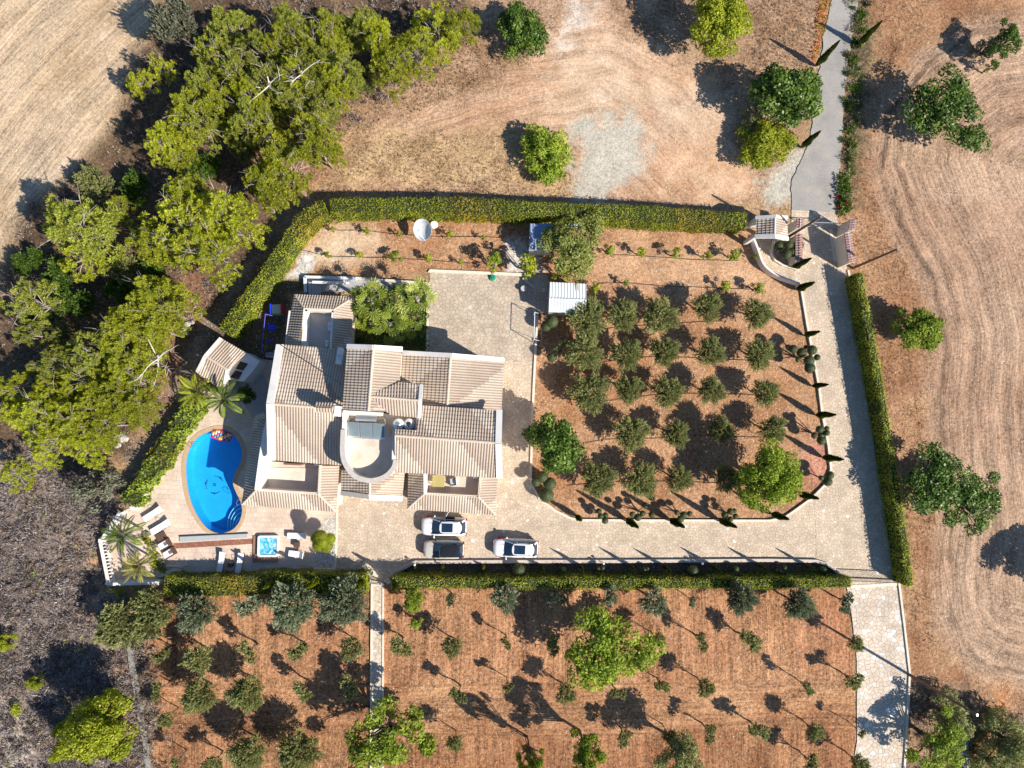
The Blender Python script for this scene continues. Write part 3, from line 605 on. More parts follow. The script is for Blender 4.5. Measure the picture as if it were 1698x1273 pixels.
def pine_proto(seed, R=3.0, H=7.0, nc=22, ntf=34, lean=0.0, density=1.0, dead=.25):
    r = rs(seed); cl = []
    tries = 0
    while len(cl) < nc and tries < 900:
        tries += 1
        a = r.uniform(0, 2*math.pi); q = math.sqrt(r.uniform(.0, 1)); rr = R*q*(1+.28*math.sin(2*a+seed)+.16*math.sin(5*a+seed*2))
        z = H*(1-.42*q**2) - r.uniform(0, .22)*H
        p = np.array([rr*math.cos(a)*.86, rr*math.sin(a)*.86, z])
        if all(np.linalg.norm(p[:2]-c[:2]) > R*.24 or abs(p[2]-c[2]) > R*.5 for c in cl): cl.append(p)
    parts = []; tb = MB(); core = (0, 0, H*.42)
    tb.tube([(0, 0, -.1), (.05*R*r.normal(), .05*R*r.normal(), H*.3), (.05*R*r.normal(), .06*R*r.normal(), H*.62)], [.17*R/3, .13*R/3, .07*R/3], 7)
    for c in cl:
        cr = R*r.uniform(.19, .31); n = int(ntf*density*(cr/(.25*R))**2)
        s = unit(r, n); s[:, 2] = np.abs(s[:, 2])*.9-.12; lob = 1+.3*np.sin(np.arctan2(s[:, 1], s[:, 0])*3+c[0]*5)[:, None]
        C = c + s*np.array([cr, cr, cr*.62])*r.uniform(.5, 1.05, (n, 1))*lob; O = s+np.array([0, 0, .35])+np.append(c[:2]/R*.3, 0)
        m = max(8, n//5); sub_ = C[:m]; so = s[:m]; nb = 52; rad = r.uniform(.2, .36, m); b = unit(r, m*nb)
        b += np.repeat(so, nb, 0)*.5+np.array([0, 0, .35]); b /= np.linalg.norm(b, axis=1, keepdims=True)
        cc = np.repeat(sub_, nb, 0)+b*np.repeat(rad, nb)[:, None]*r.uniform(.45, 1.0, (m*nb, 1)); tone = np.repeat(r.normal(.5, .13, m), nb)+.28*(b[:, 2]-.45)+r.normal(0, .12, m*nb)  # blades lighter at the tuft tops, sunlight put into the tint
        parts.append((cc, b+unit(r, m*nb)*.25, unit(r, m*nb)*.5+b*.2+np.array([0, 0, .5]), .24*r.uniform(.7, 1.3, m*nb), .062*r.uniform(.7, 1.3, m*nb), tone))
        a = (0, 0, H*r.uniform(.25, .6)); limb(tb, a, tuple(c-[0, 0, cr*.3]), .07*R/3, .03, r)
        for _ in range(3):
            q = C[r.randint(n)]; limb(tb, tuple(c-[0, 0, cr*.35]), tuple(q), .03, .012, r, .1, 4)
    for _ in range(int(6*dead/.25)):
        a = r.uniform(0, 2*math.pi); q = R*r.uniform(.3, .85); z = H*r.uniform(.8, .95)
        b = (q*math.cos(a), q*math.sin(a), z); pp = limb(tb, (0, 0, H*.6), b, .05, .018, r)
        for _ in range(3):
            limb(tb, pp[3], (b[0]+r.normal()*.6, b[1]+r.normal()*.6, z+r.uniform(0, .5)), .022, .008, r, .1, 3)
    return leaves('crown', *merge(parts)), mesh_of(tb, 'trunk')
def mesh_of(mb, name):
    me = bpy.data.meshes.new(name); me.from_pydata(mb.v, [], mb.f); me.polygons.foreach_set('use_smooth', [True]*len(mb.f)); me.update(); return me
def olive_proto(seed, R=1.5, H=2.4, nsh=230, open_=0.0, lumps=1, L=.17, W=.05, dens=15):
    """feathery crown of leafy shoots"""
    r = rs(seed); parts = []; tb = MB()
    cs = [np.array([0, 0, H])]; rads = [R]
    if lumps > 1:
        cs = []; rads = []
        for k in range(lumps):
            a = 2*math.pi*k/lumps+r.uniform(-.6, .6); q = R*r.uniform(.35, .65); cs.append(np.array([q*math.cos(a), q*math.sin(a), H+r.uniform(-.25, .25)])); rads.append(R*r.uniform(.42, .62))
    th = H*.45; tb.tube([(0, 0, -.1), (.08*r.normal(), .08*r.normal(), th*.5), (0, 0, th)], [.10*R/1.5+.02, .08*R/1.5+.015, .06*R/1.5+.01], 6)
    for c, q in zip(cs, rads):
        n = max(14, int(nsh*(q/R)**2)); s = unit(r, n); s[:, 2] = np.where(s[:, 2] < -.25, -s[:, 2], s[:, 2]); s[:, 2] += .15; s /= np.linalg.norm(s, axis=1, keepdims=True)
        ang = np.arctan2(s[:, 1], s[:, 0]); rad = q*(1+.13*np.sin(3*ang+seed)+.10*np.sin(7*ang+2*seed)+r.normal(0, .09, n))
        tip = c + s*rad[:, None]*np.array([1, 1, .82]); d = s+unit(r, n)*.35+np.array([0, 0, .3]); d /= np.linalg.norm(d, axis=1, keepdims=True)
        ln = q*r.uniform(.35, .7, n); m = dens
        t = r.uniform(0, 1, (n, m)); pos = tip[:, None, :]-d[:, None, :]*(t*ln[:, None])[..., None]
        pos = pos.reshape(-1, 3)+r.normal(0, .035, (n*m, 3)); dd = np.repeat(d, m, 0)+unit(r, n*m)*.55
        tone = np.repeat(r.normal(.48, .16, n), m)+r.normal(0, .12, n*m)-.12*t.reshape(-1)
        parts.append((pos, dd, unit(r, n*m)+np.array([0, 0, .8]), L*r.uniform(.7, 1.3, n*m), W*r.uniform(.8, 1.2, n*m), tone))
        for k in range(5): limb(tb, (0, 0, th*r.uniform(.7, 1)), tuple(c+(tip[k]-c)*.35-np.array([0,0,.15])), .04*R/1.5, .012, r, .1, 4)
    return leaves('crown', *merge(parts)), mesh_of(tb, 'trunk')
def broad_proto(seed, R=2.5, H=3.0, nc=34, nl=130, L=.26, W=.15, flat=.75, irr=.25, clump=.26, open_=1.0, low=True):
    """round crown of leafy clumps with uneven outline"""
    r = rs(seed); parts = []; tb = MB(); cl = []
    for k in range(nc):
        s = unit(r, 1)[0]; s[2] = abs(s[2])*1.0-(.25 if low else .05)
        if k % 5 == 0: s[:2] *= .45; s[2] = .9
        a = math.atan2(s[1], s[0])
        q = R*(1+irr*math.sin(2*a+seed)+irr*.7*math.sin(3*a+1.7*seed)+irr*.4*math.sin(6*a+seed))
        c = s*np.array([q, q, R*flat])*r.uniform(.5, .86)**open_; c[2] += H; c[2] = max(c[2], .35); cl.append(c)
    tb.tube([(0, 0, -.1), (.1*r.normal(), .1*r.normal(), H*.35), (0, 0, H*.7)], [.07*R+.03, .055*R+.02, .04*R], 7)
    for c in cl:
        cr = R*clump*r.uniform(.7, 1.25); n = int(nl*(cr/(R*clump))**2); s = unit(r, n); s[:, 2] = np.abs(s[:, 2])-.35
        C = c + s*cr*r.uniform(.6, 1.0, (n, 1))*np.array([1, 1, .8]); D = unit(r, n)+s*.4; Nn = s+unit(r, n)*.55+np.array([0, 0, .5])
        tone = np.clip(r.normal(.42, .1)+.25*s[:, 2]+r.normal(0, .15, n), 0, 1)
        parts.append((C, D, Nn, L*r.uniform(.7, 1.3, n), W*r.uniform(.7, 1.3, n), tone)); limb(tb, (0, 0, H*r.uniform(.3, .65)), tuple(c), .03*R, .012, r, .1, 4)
    return leaves('crown', *merge(parts)), mesh_of(tb, 'trunk')
def cyp_proto(seed, H=4.0, Rm=.27):
    r = rs(seed); n = 2600; z = H*r.beta(1.15, 1.25, n); f = z/H; prof = Rm*np.clip(np.minimum(.35+f*3.2, (1.0-f)**.62*1.25), .03, 1.05)
    a = r.uniform(0, 2*math.pi, n); q = prof*r.uniform(.75, 1.12, n)*(1+.15*np.sin(3*a+z*3))
    C = np.stack([q*np.cos(a), q*np.sin(a), z+.08], 1); O = np.stack([np.cos(a), np.sin(a), 0*a], 1); D = O*.35+np.array([0, 0, 1.0])+unit(r, n)*.2
    ev, ef = [], []; zz = np.linspace(0.05, H*.96, 9)
    for i, zc in enumerate(zz):
        ff = zc/H; pr = Rm*.78*max(.03, min(.35+ff*3.2, (1-ff)**.62*1.25))
        for j in range(8): ev.append((pr*math.cos(j*math.pi/4), pr*math.sin(j*math.pi/4), zc))
    for i in range(8):
        for j in range(8): ef.append((i*8+j, i*8+(j+1) % 8, (i+1)*8+(j+1) % 8, (i+1)*8+j))
    me = leaves('crown', C, D, O+unit(r, n)*.4, .20*r.uniform(.7, 1.3, n), .075, r.normal(.45, .2, n), (ev, ef, .15))
    tb = MB(); tb.tube([(0, 0, -.1), (0, 0, H*.5)], [.06, .03], 6); return me, mesh_of(tb, 'trunk')
def ball_mesh(seed=1, n=1500, L=.13, W=.07, rough=.03, z=.95, holes=False):
    r = rs(seed); s = unit(r, n); rad = 1+r.normal(0, rough, n)+.03*np.sin(s[:, 0]*7+seed)*np.sin(s[:, 1]*6)
    C = s*rad[:, None]*np.array([1, 1, z]); D = np.cross(s, unit(r, n)); Nn = s+unit(r, n)*.45
    ev, ef = [], []; K, M_ = 14, 9
    for i in range(M_+1):
        th = math.pi*i/M_
        for j in range(K): ev.append((.93*math.sin(th)*math.cos(2*math.pi*j/K), .93*math.sin(th)*math.sin(2*math.pi*j/K), .93*z*math.cos(th)))
    for i in range(M_):
        for j in range(K): ef.append((i*K+j, i*K+(j+1) % K, (i+1)*K+(j+1) % K, (i+1)*K+j))
    return leaves('foliage_ball', C, D, Nn, L*r.uniform(.7, 1.3, n), W*r.uniform(.7, 1.3, n), r.normal(.45, .2, n), (ev, ef, .1))
def fan_palm(seed, R=2.0, H=3.6, nf=13, mt='palm'):
    r = rs(seed); parts = []; tb = MB(); tb.tube([(0, 0, -.1), (0, 0, H*.55), (0, 0, H)], [.26, .2, .17], 9)
    for k in range(nf):
        a = k*2.39996+r.uniform(-.2, .2); el = R_(80-92*(k/nf)**.75+r.normal()*8); pl = R*(.30+.44*k/nf)*r.uniform(.85, 1.15)
        d = Vector((math.cos(a)*math.cos(el), math.sin(a)*math.cos(el), math.sin(el))); base = Vector((0, 0, H-.05)); c = base+d*pl
        tb.tube([base, c], [.025, .015], 4, cap=False)
        up = Vector((0, 0, 1)); side = d.cross(up).normalized(); nrm = side.cross(d).normalized(); ns = 19; fr = R*.38*r.uniform(.85, 1.15); tone = r.normal(.5, .2)
        for j in range(ns):
            t = R_(-125+250*j/(ns-1)); q = d*math.cos(t)+side*math.sin(t); ln = fr*(1-.22*abs(t)/1.8); dr = q - Vector((0, 0, 1))*(.22+.08*r.rand()); dr.normalize()
            m1 = c+q*ln*.32; m2 = c+q*ln*.62+dr*ln*.16
            parts.append((np.array([m1, m2]), np.array([q, (q+dr).normalized()]), np.array([nrm+q.cross(nrm)*.5*(1 if j % 2 else -1)]*2), np.array([ln*.68, ln*.62]), np.array([.19, .10])*R/2, np.array([tone, tone+.12])))
    return leaves('crown', *merge(parts)), mesh_of(tb, 'trunk')
def feather_palm(seed, R=2.3, H=3.2, nf=18, spiky=False):
    r = rs(seed); parts = []; tb = MB(); tb.tube([(0, 0, -.1), (0, 0, H*.5), (0, 0, H)], [.2, .16, .13], 9)
    for k in range(nf):
        a = k*2.39996+r.uniform(-.25, .25); f = k/nf; el = R_(78-62*f); ln = R*r.uniform(.85, 1.15); p = Vector((0, 0, H)); d = Vector((math.cos(a)*math.cos(el), math.sin(a)*math.cos(el), math.sin(el)))
        ns = 17; st = ln*1.15/ns; pts = [p.copy()]; side = d.cross(Vector((0, 0, 1))).normalized(); tone = r.normal(.5, .18)
        for j in range(ns):
            d = (d-Vector((0, 0, .085))).normalized(); p = p+d*st; pts.append(p.copy()); ll = .52*math.sin(math.pi*min(1, (j+1.5)/(ns+1)))**.6*(R/2.3)
            if j < 1: continue
            for sgn in (-1, 1):
                for h in (0, .5):
                    q = (side*sgn+d*.75-Vector((0, 0, .28+.1*r.rand()))).normalized(); c = p+d*st*h+q*ll*.5
                    parts.append((np.array([c]), np.array([q]), np.array([d.cross(q)+Vector((0, 0, .6))]), np.array([ll]), np.array([.085]), np.array([tone+r.normal()*.12])))
        tb.tube(pts[::3], [.022, .018, .014, .01, .008, .006][:len(pts[::3])], 4, cap=False)
    return leaves('crown', *merge(parts)), mesh_of(tb, 'trunk')
PROTO = {}
def reg(key, pr, R, H, bark=BARK):
    PROTO[key] = (pr[0], pr[1], R, H, bark)
for i, (nc, nt_, dn) in enumerate([(28,62,1), (24,58,.9), (32,60,1), (22,56,.8), (28,64,1)]): reg('pine%d' % i, pine_proto(10+i, 3.0, 6.5, nc, nt_, dead=.35 if i == 3 else .2, density=dn), 3.0, 6.5)
for i in range(4): reg('olive%d' % i, olive_proto(30+i, 1.5, 2.1, 640, dens=22, L=.17, W=.06), 1.5, 2.1, OBARK)
for i in range(3): reg('young%d' % i, olive_proto(40+i, 1.0, 2.3, 210, lumps=1+(i+1) % 3, L=.18, W=.07, dens=17), 1.0, 2.3, OBARK)
for i in range(2): reg('wild%d' % i, olive_proto(45+i, 2.2, 2.6, 520, lumps=6, L=.22, W=.08, dens=19), 2.2, 2.6, OBARK)
reg('carob0', broad_proto(50, 2.6, 2.6, 44, 150, flat=.8, irr=.07), 2.6, 2.6, OBARK)
reg('carob1', broad_proto(51, 2.6, 2.2, 40, 150, flat=.7, irr=.12), 2.6, 2.2, OBARK)
reg('loose0', broad_proto(52, 3.0, 3.6, 54, 130, flat=.55, irr=.2, clump=.25, open_=.7), 3.0, 3.6, OBARK)
reg('loose1', broad_proto(53, 3.0, 3.4, 44, 120, L=.28, flat=.5, irr=.27, clump=.23, open_=.6), 3.0, 3.4, OBARK)
reg('dome0', broad_proto(54, 3.0, 2.6, 60, 170, L=.2, W=.11, flat=.8, irr=.05, clump=.22), 3.0, 2.6, OBARK)
reg('bush0', broad_proto(55, 2.2, 1.0, 40, 150, L=.24, W=.1, flat=.7, irr=.1), 2.2, 1.0, OBARK)
reg('bush1', broad_proto(56, 2.2, 1.0, 30, 120, L=.2, W=.1, flat=.6, irr=.25), 2.2, 1.0, OBARK)
for i in range(3): reg('sap%d' % i, broad_proto(60+i, .6, 1.0, 12, 34, L=.15, W=.09, flat=1.0, irr=.25, clump=.33), .6, 1.0, OBARK)
for i in range(2): reg('cyp%d' % i, cyp_proto(70+i, 4.0), .27, 4.0, OBARK)
for i in range(3): reg('fan%d' % i, fan_palm(80+i), 2.0, 3.6)
for i in range(2): reg('feather%d' % i, feather_palm(90+i, nf=[20, 16][i]), 2.3, 3.2)
CROWN = {}
def plant(name, key, lm, px, py, rpx, h=None, label='', cat='tree', group=None, rz=None, xy=1.0, base=False, trunk=True):
    """crown centre seen at photo point px,py with radius rpx; h = height of the crown centre"""
    cme, tme, R, H, bark = PROTO[key]; h = h if h is not None else H
    w = P(px, py, h) if not base else P(px, py, 0)
    rad = rpx/FPX*(CAMH-h); sc = rad/R; sz = h/H
    e = empty(name, (w.x, w.y, 0), rz if rz is not None else rnd.uniform(0, 6.28), label, cat, group); e.scale = (sc*xy, sc/xy, sz if not key.startswith('cyp') else sz)
    ck = (cme.name, lm)
    if ck not in CROWN:
        m2 = cme if not cme.materials else cme.copy()
        if not m2.materials: m2.materials.append(LM[lm])
        else: m2.materials[0] = LM[lm]
        CROWN[ck] = m2
    c = bpy.data.objects.new('crown', CROWN[ck]); COL.objects.link(c); c.parent = e
    if not tme.materials: tme.materials.append(bark)
    if trunk:
        t = bpy.data.objects.new('trunk', tme); COL.objects.link(t); t.parent = e
    return e
# ------------------------------------------------------------------ pine wood, north-west
PL = [
 (362,25,40,6.5,'tall pine at the top edge of the wood just right of the grey tree'),(415,60,42,7,'pine with mixed green tufts third from the grey tree along the top'),(470,22,40,7,'pine touching the top edge above the bare branches'),
 (535,28,38,6.5,'pine at the top edge in the middle of the wood'),(592,22,36,6,'pine at the top edge before the wide dark gap'),(648,78,44,6,'rounded bright pine with a straight lower edge over brown scrub'),(722,28,46,5.5,'spreading pine at the top right end of the wood'),
 (318,118,34,7,'pine behind the leaning roadside sapling by the stubble field'),(375,95,36,7.5,'slender pine tuft cluster in the upper left of the wood'),(430,108,40,7.5,'pine right above the bare white dead tree'),(505,85,46,7,'big pale pine near the top centre of the wood'),(560,95,36,6.5,'pine left of the dark gap near the top right'),
 (222,122,22,4,'small isolated pine leaning over the stubble field edge'),(255,95,20,5,'small pine tuft between the grey tree and the leaning pine'),(292,168,44,7.5,'broad pine with pale twigs facing the upper stubble field'),(255,215,34,6.5,'lower pine tip pointing at the stubble field'),(318,185,36,7,'pine with yellowish centre in the left of the wood'),
 (400,182,38,7,'pine with long pale branches left of the dead tree'),(352,200,20,4,'small lone pine in the dark middle of the wood'),(470,150,34,6,'pine half hidden by the dead white tree'),(525,150,36,6,'pine over the brown scrub at the right edge of the wood'),(578,118,22,4.5,'small dull pine beside the dark gap'),
 (285,248,26,4,'shaded low pine below the left group'),(508,195,42,7.5,'upper of the two glossy bright pines by the dirt track'),(450,262,58,8,'glossy yellow green pine whose tip reaches the hedge corner'),(520,225,34,7,'bright pine tip hanging over the start of the dirt track'),
 (300,355,66,8.5,'largest bright pine, western half of the big crown above the track'),(360,342,54,8.5,'large bright pine, northern part of the big crown above the track'),(350,405,50,8,'large bright pine, lower right part of the big crown above the track'),(250,388,34,7.5,'pine arm stretching left from the biggest crown'),
 (102,360,62,8,'separate round pine over the shadow of the left field'),(112,415,36,6,'lower drooping tip of the separate round pine'),(178,335,20,5,'thin pine shoot between the separate pine and the biggest crown'),
 (20,495,40,6.5,'pine cut by the left edge beside the field shadow'),(256,502,50,8,'bright pine with a round right end next to the shaded track'),(210,530,44,7.5,'pine arm running left from the round bright pine'),(140,585,52,7,'pine with a long pale crown left of centre of the lower wood'),(215,600,40,6.5,'pine beside the bleached fallen branches'),
 (30,550,28,6,'small pine near the left edge above the twisted one'),(65,600,34,6.5,'twisted pine with an open crown and grey limbs'),(165,650,46,6.5,'wide dull green pine in the lower wood'),(235,635,30,5.5,'pine at the brown edge of the shaded track'),
 (25,690,46,6.5,'yellow green pine on the left edge above the scrub slope'),(85,700,46,6.5,'pine in the lower left wood above the curved scrub path'),(120,735,36,6,'lowest pine of the wood, over the scrub slope'),(60,650,34,6,'yellowish pine behind the left edge pair'),(8,790,24,4,'small yellow pine cut by the left edge below the wood'),

 (450,52,34,7,'pine directly above the bare white tree, second from the top edge'),(500,58,34,7,'pine just above the smaller pale dead tree'),(545,62,32,6.5,'pine between the smaller dead tree and the upper dark gap'),(620,40,36,6.5,'pine left of the rounded bright pine near the top right'),(685,66,40,6,'pine joining the rounded bright pine and the top right end'),(758,22,34,5.5,'last pine at the right end of the wood'),
 (335,75,32,6.5,'pine just below the topmost pine beside the grey tree'),(345,145,34,7,'pine behind the broad pine with pale twigs'),(398,135,34,7,'pine left of the bare white dead tree'),(478,100,34,7.5,'pine between the two dead trees'),(540,112,36,6.5,'pine right of the smaller pale dead tree'),(430,205,32,6.5,'pine just below the bare white dead tree'),
 (258,540,32,7,'lower edge of the bright pines beside the shaded track bend'),(175,555,42,7.2,'pine between the left running arm and the long pale crown'),(108,625,36,6.5,'pine between the twisted pine and the wide dull one'),(200,665,34,6,'pine above the brown bushes at the lower track'),(55,740,36,6,'pine at the lower left end just above the scrub path'),(150,705,38,6,'pine low in the wood, right of centre'),(118,680,34,6.3,'pine low in the wood between the yellow pair and the dull one'),(2,640,30,6,'pine crown cut by the left edge above the yellow one'),(245,480,34,7.5,'pine top left of the round bright pine'),(316,388,46,8.3,'pine at the heart of the biggest crown above the track'),(300,312,40,8,'upper tip of the biggest bright crown'),(424,284,34,8,'lower left tip of the glossy pine by the hedge corner'),
]
for i, (x, y, r, h, lb) in enumerate(PL):
    if y > 300 and x > 200: x -= 20
    plant('pine_tree', 'pine%d' % (i % 5), 'pined' if i in (0,1,2,4,7,8,9,10,11,16,17,18,19,20,21,30,33,36,38,39) else 'pine', x, y, r*1.0, h, lb, 'pine tree', 'pines of the wood')
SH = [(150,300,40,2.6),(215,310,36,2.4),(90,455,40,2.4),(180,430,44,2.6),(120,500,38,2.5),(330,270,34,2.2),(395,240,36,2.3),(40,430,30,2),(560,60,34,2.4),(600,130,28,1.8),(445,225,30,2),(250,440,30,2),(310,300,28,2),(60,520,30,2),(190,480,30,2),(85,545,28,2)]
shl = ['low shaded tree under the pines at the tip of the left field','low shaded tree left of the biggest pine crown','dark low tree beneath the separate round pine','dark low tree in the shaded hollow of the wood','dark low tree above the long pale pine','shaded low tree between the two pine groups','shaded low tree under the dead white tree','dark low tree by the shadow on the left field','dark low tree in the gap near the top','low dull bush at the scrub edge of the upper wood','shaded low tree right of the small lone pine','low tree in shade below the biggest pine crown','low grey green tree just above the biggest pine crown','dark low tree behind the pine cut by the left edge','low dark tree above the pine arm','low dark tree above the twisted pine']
for i, (x, y, r, h) in enumerate(SH): plant('understorey_tree', 'wild%d' % (i % 2), 'carob' if i % 3 else 'olive', x+8, y+4, r*.8, h*.8, shl[i], 'tree', 'low trees under the pines')  # darker leaf on most: shade under the pines put into the colour
plant('grey_tree', 'wild0', 'grey', 290, 38, 36, 4.5, 'pale grey green tree at the top edge of the wood next to the stubble field', 'tree')
# bare dead tree
def dead_tree(px, py, h, label, seed):
    r = rs(seed); w = P(px, py+28, 0); mb = MB(); top = P(px, py, h)-w; mb.tube([(0, 0, -.1), tuple(top*.5), tuple(top)], [.13, .1, .05], 7)
    for k in range(9):
        a = k*2.4; f = .35+.6*k/9; p = top*f; ln = r.uniform(1.2, 2.2); q = Vector((p.x+math.cos(a)*ln, p.y+math.sin(a)*ln, p.z+ln*.5)); pts = limb(mb, p, q, .06, .02, r)
        for _ in range(3): limb(mb, pts[3], (q.x+r.normal()*.5, q.y+r.normal()*.5, q.z+r.uniform(0, .5)), .025, .008, r, .1, 3)
    e = mb.build('dead_tree', mat('bleached_wood', (.62,.57,.50), .9, .12), None); e.location = w; tag(e, label, 'dead tree'); return e
dead_tree(447, 135, 8.0, 'bare white dead tree standing among the pines', 3); dead_tree(500, 118, 7.5, 'smaller bare pale dead tree right of the big white one', 4); dead_tree(262, 590, 5.5, 'bare grey dead tree at the brown edge of the shaded track', 5)
# ------------------------------------------------------------------ single trees and bushes outside the wall
S = [
 ('round_bush','bush0','carob',864,52,46,1.6,'large dark green bush at the top edge of the dirt lot','bush'),
 ('umbrella_pine','dome0','lime',1193,40,60,3.4,'bright yellow green domed tree at the top with a big shadow on its left','tree'),
 ('round_bush','bush0','bright',906,256,47,1.2,'round bright green bush beside the grey gravel patch','bush'),
 ('evergreen_tree','carob0','carob',1302,158,61,3.2,'dense dark evergreen tree left of the road','tree'),
 ('shrub','bush0','hedge',1270,238,48,1.2,'spreading dull green shrub left of the road below the dark evergreen','shrub'),
 ('field_tree','loose0','carob',1568,180,64,3.4,'open dark green tree standing in the right field near the top','tree'),
 ('small_field_tree','loose1','carob',1668,68,26,2.6,'small tree crown near the top right corner','tree'),
 ('field_shrub','bush1','grey',1630,85,24,1.2,'thin greyish shrub beside the small top right tree','shrub'),
 ('small_field_tree','sap0','carob',1645,110,14,1.2,'tiny green bush below the small top right tree','bush'),
 ('field_tree','carob1','bright',1524,549,41,2.2,'rounded green tree at the left edge of the right field beside the hedge','tree'),
 ('field_tree','loose0','carob',1555,795,56,3.2,'wide ragged green tree right of the driveway hedge, upper left part','tree'),
 ('field_tree','loose1','carob',1610,838,46,2.6,'ragged green tree spreading into the right field, lower right part','tree'),
 ('shrub','bush1','olive',1574,1187,38,1.2,'dull green shrub right of the lower driveway near the leaning pole','shrub'),
 ('roadside_tree','loose1','bright',1560,1238,42,2.6,'green tree right of the lower driveway at the bottom edge','tree'),
 ('shrub','bush1','olive',1668,1225,44,1.6,'tangled olive green shrub in the bottom right corner','shrub'),
 ('shrub','bush1','olive',1640,1262,34,1.2,'low shrub at the bottom edge left of the corner thicket','shrub'),
 ('hillside_tree','dome0','lime',175,1200,62,4.0,'big bright yellow green tree on the scrub slope at the lower left','tree'),
 ('hillside_bush','bush1','lime',118,1225,32,2.0,'yellow green bush joined to the left of the big slope tree','bush'),
 ('hillside_shrub','bush1','grey',164,808,38,2.2,'rounded grey green shrub at the top of the scrub slope near the hedge','shrub'),
 ('hillside_bush','bush1','lime',60,1132,16,.6,'small yellow green bush on the scrub slope','bush'),
 ('hillside_bush','bush1','lime',10,1065,20,.7,'olive green bush cut by the left edge on the scrub slope','bush'),
 ('hillside_bush','sap1','lime',28,1178,12,.5,'tiny green bush near the left edge of the scrub slope','bush'),
 ('hillside_tree','wild1','olive',215,1035,46,2.8,'feathery grey green tree where the stone path begins on the slope','tree'),
 ('hillside_tree','wild0','olive',255,1008,34,2.6,'feathery tree below the corner balustrade','tree'),
 ('verge_shrub','bush1','bright',1462,1240,0.1,.3,'',''),
]
for n_, k, lm, x, y, r, h, lb, ct in S:
    if lb: plant(n_, k, lm, x, y, r*(1.16 if r > 20 and not n_.startswith('hillside') else 1), h, lb, ct)
# shadow-casting tree just right of the frame stands in the field
plant('field_tree', 'loose0', 'carob', 1800, 968, 52, 3.4, 'tree beyond the right edge whose shadow falls on the field', 'tree')
plant('shrub', 'bush1', 'olive', 1248, 205, 28, .9, 'grey green shrub touching the dark evergreen on its lower left', 'shrub')
# ------------------------------------------------------------------ olive rows in the walled garden
ROWS = [[(973,526,33),(1031,524,25),(1094,524,31),(1172,510,23),(1254,521,24)],[(968,584,32),(1038,588,24),(1101,583,23),(1177,584,23),(1257,587,24)],
 [(977,650,33),(1042,645,22),(1106,650,24),(1179,648,21),(1268,651,21)],[(1046,718,27),(1119,720,21),(1194,713,20),(1280,712,21)],[(991,793,27),(1061,796,27),(1124,793,21),(1205,793,21)]]
q = 0
for i, row in enumerate(ROWS):
    for j, (x, y, r) in enumerate(row):
        plant('olive_tree', 'olive%d' % (q % 4), 'olive', x, y, r*(1.07 if r < 29 else .98), 1.9, '%s olive from the left in the %s row of the walled garden' % (ORD[j+1], ORD[i+1]), 'olive tree', 'olives in the walled garden'); q += 1
plant('olive_tree', 'young0', 'olive', 930, 574, 15, 1.6, 'small olive beside the court kerb in the garden, shaded by larger ones', 'olive tree', 'olives in the walled garden')
plant('carob_tree', 'carob0', 'carob', 920, 737, 56, 3.4, 'dense dark carob tree at the kerb right of the house', 'tree')
plant('broadleaf_tree', 'dome0', 'bright', 1276, 792, 68, 3.8, 'large light green tree in the lower right corner of the walled garden', 'tree')
plant('broadleaf_tree', 'sap0', 'bright', 1238, 800, 20, 2.0, 'small side crown joined to the left of the large light green garden tree', 'tree')
# fig and neighbours by the sheds
plant('fig_tree', 'loose0', 'fig', 948, 408, 56, 3.0, 'large pale green fig tree above the white roofed shed', 'fig tree')
plant('fig_tree', 'loose1', 'fig', 925, 388, 24, 2.8, 'fig tree crown overhanging the dark blue shed roof', 'fig tree')
plant('citrus_tree', 'sap1', 'lime', 875, 438, 22, 2.2, 'bushy yellow green citrus left of the fig tree', 'citrus tree')
plant('citrus_tree', 'sap2', 'lime', 935, 448, 20, 2.2, 'bushy yellow green citrus just above the white shed', 'citrus tree')
plant('citrus_tree', 'sap0', 'bright', 820, 433, 19, 1.7, 'leafy citrus tree at the top right corner of the paved court', 'citrus tree')
def row(pts, key, lm, name, text, cat, group, h):
    for j, (x, y, r) in enumerate(pts): plant(name, '%s%d' % (key, j % 3), lm[j % len(lm)], x, y, r*1.15, h*(.6+.05*r), text % ORD[j+1], cat, group)
row([(1010,415,11),(1062,417,9),(1120,419,10),(1173,424,9),(1218,422,11),(1253,424,5)], 'sap', ['bright','lime'], 'citrus_sapling', '%s sapling from the left in the row below the long hedge', 'sapling', 'saplings below the hedge', 1.0)
row([(987,477,10),(1038,468,6),(1203,475,10),(1257,478,12)], 'sap', ['lime','bright'], 'citrus_sapling', '%s sapling from the left in the row just above the olive rows', 'sapling', 'saplings above the olives', .9)
row([(552,380,5),(607,382,7),(662,388,5),(745.5,388,8),(802,393,5)], 'sap', ['lime'], 'citrus_sapling', '%s sapling from the left in the upper row of the dish plot', 'sapling', 'saplings in the dish plot', .8)
row([(543,422,7),(595,423,7),(654,425.5,11),(709,428,9),(764,434,5)], 'sap', ['bright','lime'], 'citrus_sapling', '%s sapling from the left in the lower row of the dish plot', 'sapling', 'saplings in the dish plot', .8)
